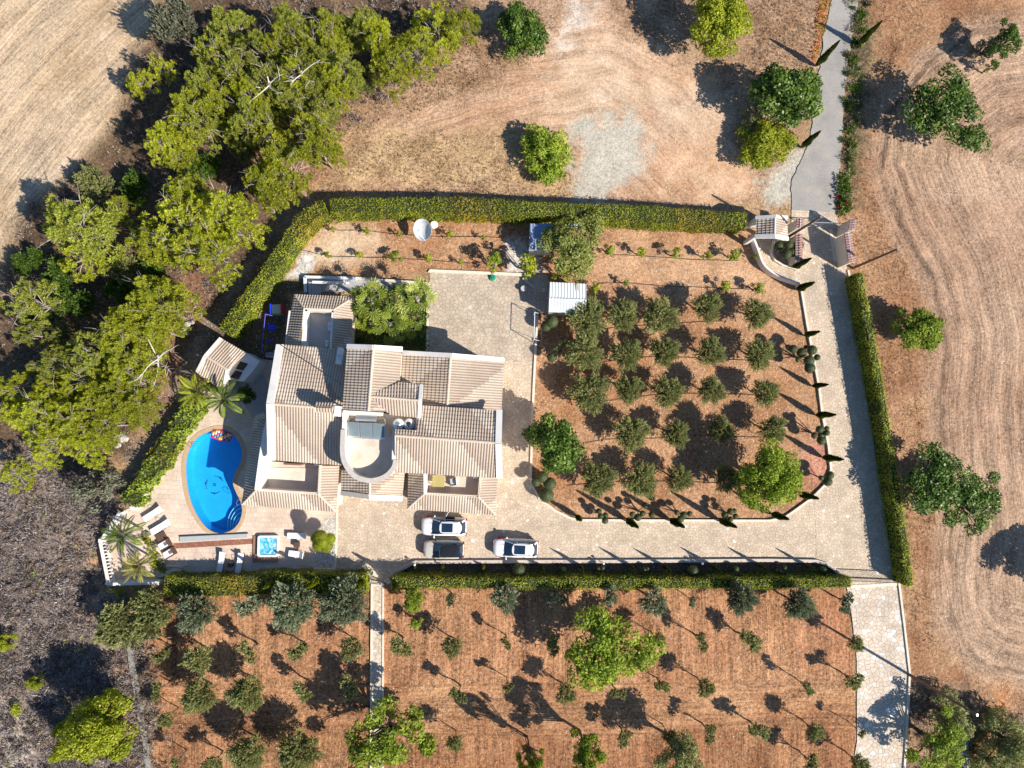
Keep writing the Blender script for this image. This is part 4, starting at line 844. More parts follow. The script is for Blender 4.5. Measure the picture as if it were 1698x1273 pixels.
# ------------------------------------------------------------------ lower orchard
LO = {'top row below the hedge, left of the path': [(327,1013,31),(410,1003,23),(485,1003,37),(571,996,38)],
 'second row left of the path': [(266,1086,15),(329,1091,23),(412,1081,21),(493,1079,18),(583,1074,19)],
 'third row left of the path': [(261,1146,15),(332,1152,26),(410,1147,27),(500,1144,20),(578,1141,21)],
 'bottom rows left of the path': [(276,1192,12),(291,1265,12),(352,1267,17),(412,1247,28),(495,1245,33)],
 'top row below the hedge, right of the path': [(747,993,11),(837,991,23),(923,991,19),(1011,988,18),(1084,998,23),(1147,996,10),(1227,991,25),(1323,1001,25),(1402,998,20)],
 'second row right of the path': [(664,1071,20),(749,1071,17),(840,1066,12),(918,1069,17),(1091,1061,13),(1164,1064,17),(1245,1064,21),(1417,1066,13)],
 'third row right of the path': [(761,1152,17),(842,1139,10),(938,1149,17),(1023,1149,16),(1099,1139,14),(1169,1139,15),(1338,1139,14),(1416,1129,17)],
 'bottom rows right of the path': [(754,1230,13),(875,1242,13),(1036,1224,16),(1109,1219,12),(1177,1217,17),(1260,1214,19),(1350,1212,14),(1428,1214,8),(1345,1265,15),(1423,1265,16)]}
q = 0
for k, pts in LO.items():
    for j, (x, y, r) in enumerate(pts):
        key = 'olive%d' % (q % 4) if r > 24 else 'young%d' % (q % 3)
        plant('olive_tree', key, 'greyo' if 'top row' in k else 'olive', x, y, r*1.0, 2.2 if r < 24 else 2.4, '%s olive from left, orchard %s' % (ORD[j+1], k), 'olive tree', 'olives of the lower orchard'); q += 1
for x, y, r, k, lm, h, lb in [(685,994,22,'carob0','bright',1.8,'dense bright green shrub at the top of the orchard right of the path'),(689,1033,13,'sap0','bright',1.2,'small bright tree just below the dense shrub beside the path'),
 (1003,1075,72,'loose0','bright',4.2,'large spreading light green tree in the middle of the lower orchard'),(640,1222,64,'loose1','bright',4.0,'light green tree hanging over the garden path at the bottom'),
 (973,1250,34,'loose1','bright',4.2,'light green tree at the bottom edge in the centre of the orchard'),(1129,1252,36,'loose0','olive',3.6,'dull green tree at the bottom edge right of the orchard centre'),
 (880,1262,20,'loose1','bright',4.4,'tall thin tree at the bottom edge with a long trunk shadow')]:
    plant('orchard_tree', k, lm, x, y, r, h, lb, 'tree')
# ------------------------------------------------------------------ cypresses
CY = [(1353,109,4.3,'cypress at the left edge of the road near the top'),(1422,75,4.0,'cypress at the right edge of the road near the top'),(1329,244,3.6,'cypress left of the road where the gravel apron begins'),
 (1315,443,3.5,'cypress beside the gate planter'),(1321,480,3.4,'cypress at the end of the curved white wall'),(1334,556,2.9,'cypress on the driveway kerb above the cloud tree'),(1347,640,2.9,'small cypress on the right kerb between the cloud trees'),(1353,688,3.5,'cypress on the right kerb below the upper cloud tree'),
 (1364,758,3.6,'cypress on the right kerb beside the large light green tree'),(1325,819,3.6,'cypress on the curved lower right kerb'),(1280,852,3.4,'cypress at the bottom right bend of the garden kerb'),
 (1193,862,4.2,'cypress on the bottom kerb, third from the car end'),(1112,862,4.2,'cypress on the bottom kerb, second from the car end'),(1040,862,4.4,'cypress on the bottom kerb nearest the cars'),(957,856,2.6,'short cypress near the lower left bend of the garden kerb'),
 (462,957,4.0,'bright cypress rising from the hedge beside the hot tub'),(532,955,4.2,'bright cypress rising from the hedge near the stone bench'),(608,958,4.2,'bright cypress at the hedge end by the garden path'),(662,961,4.0,'cypress in the shaded strip beside the path gate')]
for i, (x, y, h, lb) in enumerate(CY):
    e = plant('cypress', 'cyp%d' % (i % 2), 'cyp' if not 15 <= i <= 17 else 'lime', x, y, 1, h, lb, 'cypress', 'slim cypresses', base=True); s = 1.15 if h > 3 else .95; e.scale = (s, s, h/4.0)
for i, (x, y) in enumerate([(690,938),(735,938),(802,938),(898,939),(961,937),(1044,937),(1100,938),(1179,937),(1256,936),(1333,936)]):
    h = [1.0,1.0,1.2,2.6,2.6,2.7,2.6,2.7,2.6,2.5][i]
    e = plant('cypress_sapling', 'cyp%d' % (i % 2), 'lime' if i < 3 else 'cyp', x, y, 1, h, '%s small cypress from the left in the shaded strip below the driveway' % ORD[i+1], 'cypress', 'young cypresses in the shaded strip', base=True); e.scale = (.6, .6, h/4.0)
# ------------------------------------------------------------------ clipped balls
BALL = ball_mesh(1); BALL.materials.append(LM['topi']); BALLB = ball_mesh(2, 2600, .11, .06); BALLB.materials.append(LM['topi'])
STEM = mat('grey_stem', (.2,.16,.12), .9, .2)
def cloud(label, balls, h, cat='topiary', name='cloud_tree', lift=.35):
    cx = sum(b[0] for b in balls)/len(balls); cy = sum(b[1] for b in balls)/len(balls); w = P(cx, cy, h*.9); e = empty(name, (w.x, w.y, 0), 0, label, cat, 'clipped ball trees')
    mb = MB(); r = rs(int(cx)); trunk_top = (0, 0, h*.35)
    for k, (x, y, rp) in enumerate(balls):
        z = h*(.82+.3*r.rand()); p = P(x, y, z)-w; p.z = z; rad = rp/FPX*(CAMH-z)
        o = bpy.data.objects.new('foliage_ball', BALL); COL.objects.link(o); o.parent = e; o.location = p; o.scale = (rad, rad, rad*.92); o.rotation_euler = (0, 0, k*1.7)
        mb.tube([(0, 0, -.1), (p.x*.3, p.y*.3, z*.3), (p.x*.8, p.y*.8, z*.65), (p.x, p.y, z)], [.07, .05, .035, .03], 5)
    mb.build('stem', STEM, e, world=False); return e
def zb(x0, y0, f, l): return [(x0+x/f, y0+y/f, r/f) for x, y, r in l]
A = (1275,320,3.979); B = (1275,640,3.979); C_ = (850,640,3.979)
cloud('many balled cloud tree on the right kerb between two cypresses', zb(*A, [(285,1035,34),(215,1052,34),(265,1105,37),(270,1152,37),(318,1083,22),(243,1015,14),(160,1028,30),(190,1100,17)]), 2.0)
cloud('six balled cloud tree on the right kerb beside the fourth olive row', zb(*B, [(335,285,26),(381,308,21),(300,326,22),(345,324,22),(347,358,32),(382,278,17)]), 1.9)
cloud('three balled cloud tree at the right kerb below the large green tree', zb(*B, [(403,587,27),(388,630,31),(345,606,18),(230,505,16),(232,550,16)][:3]), 1.6)
cloud('four balled cloud tree first from the left on the bottom kerb', zb(*C_, [(570,825,19),(581,858,20),(613,850,18),(610,888,22)]), 1.2)
cloud('five balled cloud tree second from the left on the bottom kerb', zb(*C_, [(826,866,25),(789,845,19),(858,840,20),(917,848,21),(876,789,20)]), 1.6)
cloud('four balled cloud tree third from the left on the bottom kerb', zb(*C_, [(1128,850,24),(1168,842,19),(1107,878,24),(1084,833,19)]), 1.6)
cloud('five balled cloud tree fourth from the left on the bottom kerb', zb(*C_, [(1400,850,24),(1437,826,22),(1471,858,19),(1438,878,19),(1462,822,16)]), 1.5)
cloud('three dark balls on stems at the lower left kerb bend', zb(*C_, [(195,600,40),(245,645,44),(154,634,30)]), 1.3)
G_ = (1230,330,8.485)
cloud('large balled cloud tree inside the gate planter', zb(*G_, [(800,645,76),(662,640,62),(525,655,72),(705,745,76),(630,770,76)]), 1.9)
cloud('pair of small balls at the top end of the court kerb', [(905,541,9),(915,533,11)], 1.4); cloud('single ball beside the court kerb below the small olive', [(915,592,8.5)], 1.2)
def ball(label, x, y, rp, h, lm=None, name='clipped_ball_shrub'):
    z = h; p = P(x, y, z); rad = rp/FPX*(CAMH-z); e = empty(name, (p.x, p.y, 0), 0, label, 'topiary', 'clipped ball trees')
    o = bpy.data.objects.new('foliage_ball', lm or BALL); COL.objects.link(o); o.parent = e; o.location = (0, 0, z); o.scale = (rad, rad, rad*.95)
    MB().tube([(0, 0, -.1), (0, 0, z)], .05, 6).build('stem', STEM, e, world=False); return e
ball('large single ball on the lower left kerb bend', *[(850+222/3.979), (640+718/3.979)], 12.8, 1.0)
D_ = (850,640,3.979)
for lb, l, h in [('pair of balls in the shaded strip right of the big ball', [(335,1210,17),(341,1242,16)], .8),('twin balls side by side in the shaded strip', [(565,1203,15),(595,1200,14)], .9),('two uneven balls in the middle of the shaded strip', [(869,1210,16),(890,1204,12)], .8),('three balls in a triangle in the shaded strip', [(1474,1206,20),(1460,1245,20),(1500,1251,20)], .9)]:
    cloud(lb, zb(*D_, l), h)
cloud('four tiny balls near the right end of the shaded strip', [(1294,947,3.4),(1301,941,4),(1302,949,2.6),(1288,946,3)], .8)
ball('big oval ball at the left end of the shaded strip beside the cars', 850+40/3.979, 640+1212/3.979, 10.5, .9); ball('big round ball in the shaded strip between two small cypresses', 850+1190/3.979, 640+1220/3.979, 9.5, .8); ball('single ball at the right end of the shaded strip', 1365, 945.5, 6.5, .7)
# sculpted ficus by the hot tub
FB = [ball_mesh(5+i, 2200, .13, .09, .05) for i in range(2)]
for m_ in FB: m_.materials.append(LM['hedge'])
w = P(535, 896, 2.0); e = empty('ficus_tree', (w.x, w.y, 0), 0, 'bright green ficus clipped in rounded tiers in the pebble bed', 'tree')
for k, (dx, dy, z, rd) in enumerate([(-.1,.42,2.5,.66),(.3,-.5,1.9,.66),(-.4,-.45,2.0,.58),(.62,.1,1.8,.55),(-.62,.2,2.0,.52),(.1,-.05,2.7,.5)]):
    o = bpy.data.objects.new('foliage_tier', FB[k % 2]); COL.objects.link(o); o.parent = e; o.location = (dx, dy, z); o.scale = (rd, rd, rd*.7)
MB().tube([(0, 0, -.1), (0, 0, 2)], [.12, .08], 8).build('trunk', OBARK, e, world=False)
# ------------------------------------------------------------------ palms
for k, x, y, r, h, lb in [('fan0',612,497,36,3.4,'fan palm at the left of the bed behind the house'),('fan1',690,492,38,3.6,'fan palm at the right of the bed, leaning over the paved court'),('fan2',645,536,34,3.0,'fan palm in the middle of the bed behind the house'),('fan0',672,545,24,2.4,'smaller fan palm low in the bed near the court kerb'),('fan1',612,535,24,2.0,'dark spiky fan palm against the rear roof')]:
    plant('fan_palm', k, 'palm' if 'spiky' not in lb else 'bright', x, y, r*1.0, h, lb, 'palm', 'fan palms behind the house')
for k, x, y, r, h, lm, lb in [('feather0',328,648,29,3.0,'lime','yellowish feather palm left of the pool house'),('feather1',373,662,31,3.4,'palmd','green feather palm in front of the pool house'),('feather1',206,886,29,3.0,'palmd','feather palm leaning over the corner balustrade'),('feather0',232,936,25,2.6,'palmy','feather palm with yellowing fronds in the corner garden')]:
    plant('feather_palm', k, lm, x, y, r, h, lb, 'palm', 'feather palms by the pool')
plant('dark_shrub', 'carob1', 'carob', 408, 655, 17, 1.6, 'dark rounded shrub in the shade between pool house and villa', 'shrub')
# ------------------------------------------------------------------ hedges
CORE = mat('hedge_core', (.035,.045,.012), .95, .2)
def hedge(label, path, w, h, dens=75, red=.3, size=.17, z0=0.0, bulge=0.0, lm='hedge', seed=1, wob=.11, gaps=()):
    r = rs(seed); pts = [np.array(P(x, y, h)[:2]) for x, y in path]; pts = [np.array(p) for p in smooth_closed(pts, 4, False)]
    seg = [np.linalg.norm(pts[i+1]-pts[i]) for i in range(len(pts)-1)]; cum = np.concatenate([[0], np.cumsum(seg)]); LT = cum[-1]
    P_ = np.array(pts); T_ = np.gradient(P_, axis=0); T_ /= np.linalg.norm(T_, axis=1, keepdims=True)
    def at(s): 
        x = np.stack([np.interp(s, cum, P_[:, k]) for k in (0, 1)], 1); t = np.stack([np.interp(s, cum, T_[:, k]) for k in (0, 1)], 1); t /= np.linalg.norm(t, axis=1, keepdims=True); return x, t
    per = w+2*(h-z0)+.4; n = int(LT*per*dens); s = r.uniform(0, LT, n); u = r.uniform(0, per, n); x, t = at(s); nr = np.stack([-t[:, 1], t[:, 0]], 1)
    side = h-z0; a = np.where(u < side, -1, np.where(u > side+w, 1, 0)); lat = np.where(a == 0, u-side-w/2, a*w/2); z = np.where(a == -1, z0+u, np.where(a == 1, z0+(per-.4-u), h)); z = np.clip(z, z0+.05, h)
    edge = np.minimum(1, 1.0); wv = 1+wob*np.sin(s*1.3+seed)*.6+wob*np.sin(s*3.1)*.5+wob*np.sin(s*6.7+seed)*.35+wob*.8*np.sin(s*.37+seed*2); lat = lat*wv
    zz = z+np.where(a == 0, wob*.6*np.sin(s*2.1+lat*2)+r.normal(0, .05, n)-.25*(np.abs(lat)/(w/2))**6, 0)
    Nn = np.concatenate([nr*a[:, None], (a == 0).astype(float)[:, None]], 1)+np.array([0, 0, .35])
    C = np.concatenate([x+nr*(lat+a*r.normal(0, .06, n))[:, None], zz[:, None]], 1)+r.normal(0, .03, (n, 3)); D = np.cross(Nn, unit(r, n))+Nn*.35
    tone = np.clip(.42+.14*np.sin(s*.9+seed)+.1*np.sin(s*4+lat*3)+.12*np.sin(s*2.3+seed*3)+r.normal(0, .22, n), 0, 1)
    # end caps
    for s0, sg in ((0, -1), (LT, 1)):
        m = int(w*side*dens); xx, t0 = at(np.full(m, float(s0))); n0 = np.stack([-t0[:, 1], t0[:, 0]], 1); l0 = r.uniform(-w/2, w/2, m); z_ = r.uniform(z0+.05, h, m)
        C2 = np.concatenate([xx+n0*l0[:, None]+t0*sg*.05, z_[:, None]], 1); N2 = np.concatenate([t0*sg, np.full((m, 1), .35)], 1)
        C = np.vstack([C, C2]); Nn = np.vstack([Nn, N2]); D = np.vstack([D, np.cross(N2, unit(r, m))+N2*.35]); tone = np.concatenate([tone, r.normal(.4, .2, m)])
    k = len(C); me = leaves('foliage', C, D, Nn+unit(r, k)*.4, size*r.uniform(.7, 1.3, k), size*.5*r.uniform(.7, 1.3, k), tone)
    me.materials.append(LM[lm]); me.materials.append(LM['hedger'])
    patch = (np.sin(C[:, 0]*.55+seed)+np.sin(C[:, 1]*.7+C[:, 0]*.3)+r.normal(0, .5, k) > (2.2-red*4)); me.polygons.foreach_set('material_index', patch.astype(np.int32))
    e = empty('hedge', (*pts[len(pts)//2], 0), 0, label, 'hedge'); o = link('foliage', me, None, e)
    mb = MB(); c_, f_ = [], []; ww = w/2-.1
    for i, p in enumerate(pts):
        nn = np.array([-T_[i][1], T_[i][0]]); a_, b_ = p-nn*ww, p+nn*ww; c_ += [(*a_, z0), (*a_, h-.16), (*b_, h-.16), (*b_, z0)]
    for i in range(len(pts)-1):
        for j in range(3): f_.append((i*4+j, i*4+j+1, i*4+5+j, i*4+4+j))
    m4 = (len(pts)-1)*4; f_ += [(0, 1, 2, 3), (m4+3, m4+2, m4+1, m4)]; mb.add(c_, f_); mb.build('inner_branches', CORE, e); return e
hedge('long clipped hedge along the top of the walled garden', [(1238,364),(1170,360),(1100,355),(1000,350),(900,346),(800,341),(700,339),(600,339),(548,341)], 1.5, 2.6, red=.36, seed=2)
hedge('diagonal clipped hedge from the top left corner down to the pool house', [(538,342),(511,356),(484,388),(455,432),(430,468),(407,500),(388,528),(372,550)], 1.35, 2.6, red=.3, seed=4)
hedge('leafy hedge along the left side of the pool deck', [(326,668),(300,700),(275,738),(248,778),(228,808),(213,836)], 1.5, 1.5, dens=50, red=.1, size=.3, lm='bright', seed=6, wob=.3)
hedge('clipped hedge below the pool deck from the balustrade to the path', [(272,973),(330,973),(400,972),(440,970),(500,969),(560,970),(606,968)], 1.9, 2.0, red=.32, seed=8)
hedge('long low clipped hedge between the shaded strip and the orchard', [(650,966),(720,967),(850,968),(1000,968),(1150,968),(1300,968),(1412,966)], 1.05, 2.0, red=.1, lm='hedge', seed=10)
hedge('long clipped hedge along the right side of the driveway', [(1427,452),(1435,500),(1448,570),(1461,640),(1477,740),(1493,841),(1507,940),(1511,972)], .75, 2.2, red=.0, lm='hedge', seed=12, wob=.2)
def mounds(name, poly, dens, lm, seed, r0=.3, r1=1.25, nb=110):
    r = rs(seed); X, Y = scatter(r, W2(poly), dens); parts = []
    for x, y in zip(X, Y):
        q = r.uniform(r0, r1); s = unit(r, nb); s[:, 2] = np.abs(s[:, 2]); tone = r.normal(.5, .15)
        C = np.array([x, y, -.02])+s*np.array([q, q*r.uniform(.7, 1), q*r.uniform(.55, .9)])*r.uniform(.35, 1, (nb, 1))
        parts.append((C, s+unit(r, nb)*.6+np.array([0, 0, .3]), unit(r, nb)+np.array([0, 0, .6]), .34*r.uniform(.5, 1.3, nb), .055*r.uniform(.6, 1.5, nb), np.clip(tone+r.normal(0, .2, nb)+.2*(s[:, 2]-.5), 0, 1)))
    o = link(name, leaves(name, *merge(parts)), LM[lm]); tag(o, kind='stuff'); return o
# ------------------------------------------------------------------ undergrowth that nobody could count
def tuftfield(name, poly, dens, Ls, Ws, lm, nb, seed, label=None, z=0.0, spread=.9, clumpy=None, thr=.45, up=.9, hmax=.12):
    r = rs(seed); X, Y = scatter(r, W2(poly), dens)
    if clumpy: k = fbm(X, Y, clumpy, seed, 3)+r.normal(0, .05, len(X)) > thr; X, Y = X[k], Y[k]
    C = np.stack([X, Y, r.uniform(0, hmax, len(X))-.04+z], 1); O = np.tile(np.array([0, 0, up]), (len(X), 1))+unit(r, len(X))*.35
    tb = np.clip(.3+.5*fbm(X, Y, 2.2, seed+5, 3)+r.normal(0, .16, len(X)), 0, 1)
    me = leaves(name, *tufts(r, C, O, nb, Ls, Ws, spread, tb)); o = link(name, me, LM[lm]); tag(o, label, kind='stuff'); return o
SCR = SCRUB[1:-1]+[(262,1180),(235,1300),(-40,1300)]
mounds('dry_scrub', SCR, .75, 'mauve', 201); mounds('dry_scrub', SCR, .22, 'dry', 202, .3, .7); mounds('dry_scrub', [(545,170),(620,120),(700,80),(740,110),(660,160),(560,235)], .5, 'mauve', 203, .25, .55, 60)
mounds('forest_underbrush', [(262,0),(228,90),(195,190),(110,300),(60,330),(5,440),(0,600),(0,740),(150,770),(215,760),(330,560),(400,430),(520,220),(560,165),(780,60),(780,0)], .25, 'mauve', 204, .3, .8, 60)
mounds('corner_thicket', [(1510,1130),(1600,1150),(1700,1180),(1710,1290),(1500,1290),(1505,1200)], .5, 'dry', 205, .3, .7, 60); mounds('corner_thicket', [(1590,1170),(1700,1185),(1710,1290),(1590,1290)], .5, 'olive', 206, .35, .9, 70)
tuftfield('dry_brushwood', SCRUB[1:-1]+[(262,1180),(235,1300),(-40,1300)], 2.5, .45, .045, 'mauve', 5, 101, clumpy=2.0, thr=.40, hmax=.35)
tuftfield('dry_scrub_grass', SCRUB[1:-1]+[(262,1180),(235,1300),(-40,1300)], 9, .28, .05, 'dry', 5, 102)
tuftfield('slope_weeds', SCRUB[1:-1]+[(262,1180),(235,1300),(-40,1300)], 1.2, .32, .08, 'olive', 8, 103, clumpy=3, thr=.56, hmax=.3)
tuftfield('dry_verge_grass', [(560,165),(640,110),(780,60),(860,10),(930,30),(880,100),(760,160),(600,220),(560,250),(500,318),(550,220)], 11, .26, .04, 'straw', 5, 104, clumpy=2, thr=.36)
tuftfield('dry_brushwood', [(545,170),(620,120),(700,80),(740,110),(660,160),(560,235)], 8, .5, .045, 'dry', 7, 105, clumpy=1.6, thr=.45, hmax=.3)
tuftfield('dry_verge_grass', [(560,250),(700,215),(860,215),(960,250),(945,328),(700,322),(520,320)], 9, .22, .04, 'straw', 5, 106, clumpy=2, thr=.45)
tuftfield('forest_litter', [(262,0),(228,90),(195,190),(110,300),(60,330),(5,440),(0,600),(0,740),(150,770),(215,760),(330,560),(430,420),(560,230),(560,165),(780,60),(780,0)], 3, .4, .05, 'dry', 5, 107, clumpy=3, thr=.45, hmax=.25)
tuftfield('dry_verge_grass', [(1250,-20),(1360,-20),(1350,90),(1340,140),(1250,120),(1250,60)], 10, .26, .04, 'straw', 5, 108)
tuftfield('dry_verge_grass', [(1402,-20),(1560,-20),(1480,110),(1440,230),(1455,330),(1500,430),(1545,560),(1535,700),(1550,860),(1545,960),(1560,1060),(1520,1110),(1508,960),(1440,600),(1410,440),(1400,350),(1400,160)], 7, .24, .04, 'straw', 4, 109, clumpy=2, thr=.42)
tuftfield('orchard_straw', ORCH[:7]+[(1430,1290),(250,1290),(262,1180),(250,1050)], 5, .15, .03, 'strawr', 3, 110, hmax=.05, clumpy=3, thr=.42)
tuftfield('stubble', FIELD_R[2:-2]+[(1720,1160),(1720,10)], 6, .12, .03, 'strawr', 3, 111, hmax=.05, clumpy=2.5, thr=.42)
tuftfield('roadside_weeds', [(1402,-20),(1425,-20),(1412,150),(1400,280),(1388,345),(1398,350),(1415,250),(1425,120),(1450,-20)], 10, .3, .06, 'olive', 6, 112, clumpy=1.2, thr=.48, hmax=.35)
mounds('roadside_thicket', [(1406,-20),(1444,-20),(1428,150),(1414,290),(1400,345),(1389,345),(1394,250),(1403,100)], 1.6, 'carob', 207, .35, .75, 90); mounds('roadside_thicket', [(1406,-20),(1444,-20),(1428,150),(1414,290),(1400,345),(1389,345),(1394,250),(1403,100)], .7, 'dry', 208, .35, .75, 70)
tuftfield('roadside_weeds', [(1386,290),(1405,290),(1410,350),(1392,360)], 40, .3, .09, 'carob', 6, 113, hmax=.5)
tuftfield('bougainvillea_flowers', [(1380,328),(1402,322),(1404,345),(1390,352)], 10, .25, .12, 'red', 7, 114, hmax=.9, clumpy=.8, thr=.45)
tuftfield('red_ground_cover', REDFL[:3]+REDFL[3:], 30, .2, .07, 'hedger', 5, 115, hmax=.2)
tuftfield('corner_thicket', [(1510,1130),(1600,1150),(1700,1180),(1710,1290),(1500,1290),(1505,1200)], 9, .35, .06, 'dry', 6, 116, clumpy=1.4, thr=.42, hmax=.4)
tuftfield('corner_weeds', [(1600,1170),(1700,1185),(1710,1290),(1590,1290)], 9, .35, .08, 'olive', 7, 117, clumpy=1.2, thr=.45, hmax=.5)
tuftfield('path_edge_brush', [(225,1030),(262,1060),(280,1180),(290,1290),(240,1290),(235,1150)], 12, .4, .05, 'dry', 6, 118, clumpy=1.2, thr=.42, hmax=.3)
tuftfield('bed_undergrowth', BEDN, 25, .3, .09, 'carob', 5, 119, hmax=.3)  # dark leaf so the gaps between the palm fans look shaded
tuftfield('strip_ground_cover', STRIP, 12, .2, .05, 'olive', 4, 120, clumpy=1, thr=.5)
tuftfield('corner_bed_plants', [(243,882),(256,900),(270,935),(280,950),(268,958),(258,945),(248,915),(236,890)], 60, .28, .08, 'lime', 6, 121, hmax=.4, clumpy=.7, thr=.45)
tuftfield('wall_foot_weeds', [(178,968),(270,975),(268,985),(240,1000),(190,985)], 18, .3, .09, 'hedge', 6, 122, hmax=.5, clumpy=1, thr=.5)
# ------------------------------------------------------------------ roof tiles
def tile_mat(name, cols, k=1.0):
    m = bpy.data.materials.new(name); global N, L; nt, N, L, b = nodes(m)
    at = N.new('ShaderNodeAttribute'); at.attribute_name = 'tint'; cr = N.new('ShaderNodeValToRGB'); e = cr.color_ramp.elements
    e[0].position = 0; e[0].color = (*cols[0], 1); e[1].position = 1; e[1].color = (*cols[-1], 1)
    for i, c in enumerate(cols[1:-1]): q = e.new((i+1)/(len(cols)-1)); q.color = (*c, 1)
    L.new(at.outputs['Fac'], cr.inputs[0]); tc = N.new('ShaderNodeTexCoord').outputs['Object']
    L.new(vscale(cr.outputs[0], mth('ADD', mrange(noise_(tc, .7, 5, .6), .3, .7, .88, 1.06), mrange(noise_(tc, 9, 3), .3, .7, -.1, .1))), b.inputs['Base Color']); b.inputs['Roughness'].default_value = .85; return m
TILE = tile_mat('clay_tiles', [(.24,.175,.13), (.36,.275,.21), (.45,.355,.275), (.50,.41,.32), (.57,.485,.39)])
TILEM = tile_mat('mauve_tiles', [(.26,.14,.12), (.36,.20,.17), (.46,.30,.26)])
RIDGE = mat('ridge_tiles', (.62,.49,.38), .85, .15, 3, .2)
WHITE = mat('white_render', (.78,.74,.69), .8, .06, 1.5, .1, dirt=(.6,.54,.47)); CREAM = mat('cream_render', (.70,.60,.49), .85, .08, 1.2, .1, dirt=(.55,.45,.36))
DECKF = mat('terrace_tiles', (.60,.49,.40), .8, .10, 1, .1, dirt=(.5,.42,.34)); CONC = mat('roof_screed', (.64,.56,.46), .85, .1, .7, .2, dirt=(.42,.33,.2))
GLASS = mat('dark_glass', (.03,.05,.07), .08, .1, spec=.8); WOOD = mat('brown_shutter', (.2,.1,.06), .6, .2)
def slope(name, pts, parent, down=None, m=None, p=.245, row=.38, amp=.045, lift=.05, tcol=(.45,.35)):
    pts = [Vector(q) for q in pts]; n = (pts[1]-pts[0]).cross(pts[2]-pts[0]).normalized()
    if n.z < 0: n = -n
    if down is None: d = Vector((0, 0, -1)); d = (d-n*d.dot(n)).normalized()
    else: d = Vector(down); d = (d-n*d.dot(n)).normalized()
    a = n.cross(d).normalized(); o = pts[0]
    ua = [(q-o).dot(a) for q in pts]; ud = [(q-o).dot(d) for q in pts]
    a0, a1, d0, d1 = min(ua)-p, max(ua)+p, min(ud)-row, max(ud)+row
    na = int((a1-a0)/p)+1; nd = int((d1-d0)/row)+1; K = 6; vs, fs, tn = [], [], []; r = rs(int(abs(o.x*31+o.y*17))+3)
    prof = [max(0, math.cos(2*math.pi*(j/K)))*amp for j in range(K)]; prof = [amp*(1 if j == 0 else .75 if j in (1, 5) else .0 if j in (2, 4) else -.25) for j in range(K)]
    for i in range(nd):
        b0 = len(vs)
        for c in range(na*K+1):
            h = prof[c % K]; A = a0+c*p/K
            vs.append(o+a*A+d*(d0+i*row)+n*(h+lift)); vs.append(o+a*A+d*(d0+(i+1)*row)+n*(h+lift+.05))
        for c in range(na*K):
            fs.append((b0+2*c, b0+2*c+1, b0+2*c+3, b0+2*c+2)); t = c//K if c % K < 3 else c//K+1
            on = (c % K) in (0, 1, 4, 5); rr = ((i*7919+t*104729) % 997)/997; tn.append((tcol[0]+.55*rr) if on else tcol[1]*rr+.05)  # channels tinted darker than barrel tops, light and shade put into the colour
        if i: 
            pb = b0-(na*K+1)*2
            for c in range(na*K): fs.append((pb+2*c+1, b0+2*c, b0+2*c+2, pb+2*c+3)); tn.append(.1)  # tile ends tinted dark, shade at the overlaps put into the colour
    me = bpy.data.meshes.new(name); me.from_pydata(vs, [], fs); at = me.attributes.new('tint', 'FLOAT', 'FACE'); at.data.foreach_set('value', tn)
    bm = bmesh.new(); bm.from_mesh(me); cen = sum(pts, Vector())/len(pts)
    for i in range(len(pts)):
        q0, q1 = pts[i], pts[(i+1) % len(pts)]; pn = (q1-q0).cross(n).normalized()
        if pn.dot(cen-q0) > 0: pn = -pn
        bmesh.ops.bisect_plane(bm, geom=bm.verts[:]+bm.edges[:]+bm.faces[:], plane_co=q0, plane_no=pn, clear_outer=True)
    bm.to_mesh(me); bm.free(); link(name, me, m or TILE, parent)
    MB().add(*(lambda P0: (P0+[q-Vector((0,0,.12)) for q in P0], [tuple(range(len(P0))), tuple(range(2*len(P0)-1, len(P0)-1, -1))]+[(i, (i+1) % len(P0), len(P0)+(i+1) % len(P0), len(P0)+i) for i in range(len(P0))]))([q+n*.0 for q in pts])) if False else None
    mb = MB(); k = len(pts); pts = [q-n*(q-o).dot(n) for q in pts]; lo = [q-n*.16 for q in pts]; hi = [q-n*.04 for q in pts]
    mb.add(lo+hi, [tuple(range(k-1, -1, -1)), tuple(range(k, 2*k))]+[(i, (i+1) % k, k+(i+1) % k, k+i) for i in range(k)]); mb.build('roof_board', RIDGE, parent)
def ridge(p, q, parent, r=.13, m=None, name='ridge_cap'):
    p, q = Vector(p), Vector(q); n = max(2, int((q-p).length/.4)); mb = MB()
    for i in range(n):
        a, b = p.lerp(q, i/n), p.lerp(q, (i+1.04)/n); mb.tube([a+Vector((0,0,.03)), b+Vector((0,0,.03))], [r*.9, r*1.05], 8)
    mb.build(name, m or RIDGE, parent)
def verge(pts, parent, w=.36, h=.26, m=None, name='verge'):
    mb = MB(); pts = [Vector(p) for p in pts]
    for a, b in zip(pts[:-1], pts[1:]): mb.beam(a+Vector((0,0,.06)), b+Vector((0,0,.06)), w, h)
    mb.build(name, m or WHITE, parent)
def wall(name, px_pts, z0, z1, parent, inset=.35, m=None, pz=None):
    w = W2(px_pts, pz if pz is not None else z1); w = offset(w, -inset) if inset else w
    MB().prism(w, z0, z1-.14).build(name, m or CREAM, parent)
def gable(a, b, top, parent, inset=.12):
    """wall triangle under a gable end"""
    a, b, top = Vector(a), Vector(b), Vector(top); n = (b-a).cross(top-a).normalized()*.12; dz = Vector((0, 0, -.12))
    MB().add([a+dz, b+dz, top+dz, a+dz+n, b+dz+n, top+dz+n], [(0, 1, 2), (5, 4, 3), (0, 3, 4, 1), (1, 4, 5, 2), (2, 5, 3, 0)]).build('gable_wall', CREAM, parent)
H = empty('villa', P(640, 700), label='large cream villa with tiled gable roofs and flat roof terraces', cat='house')
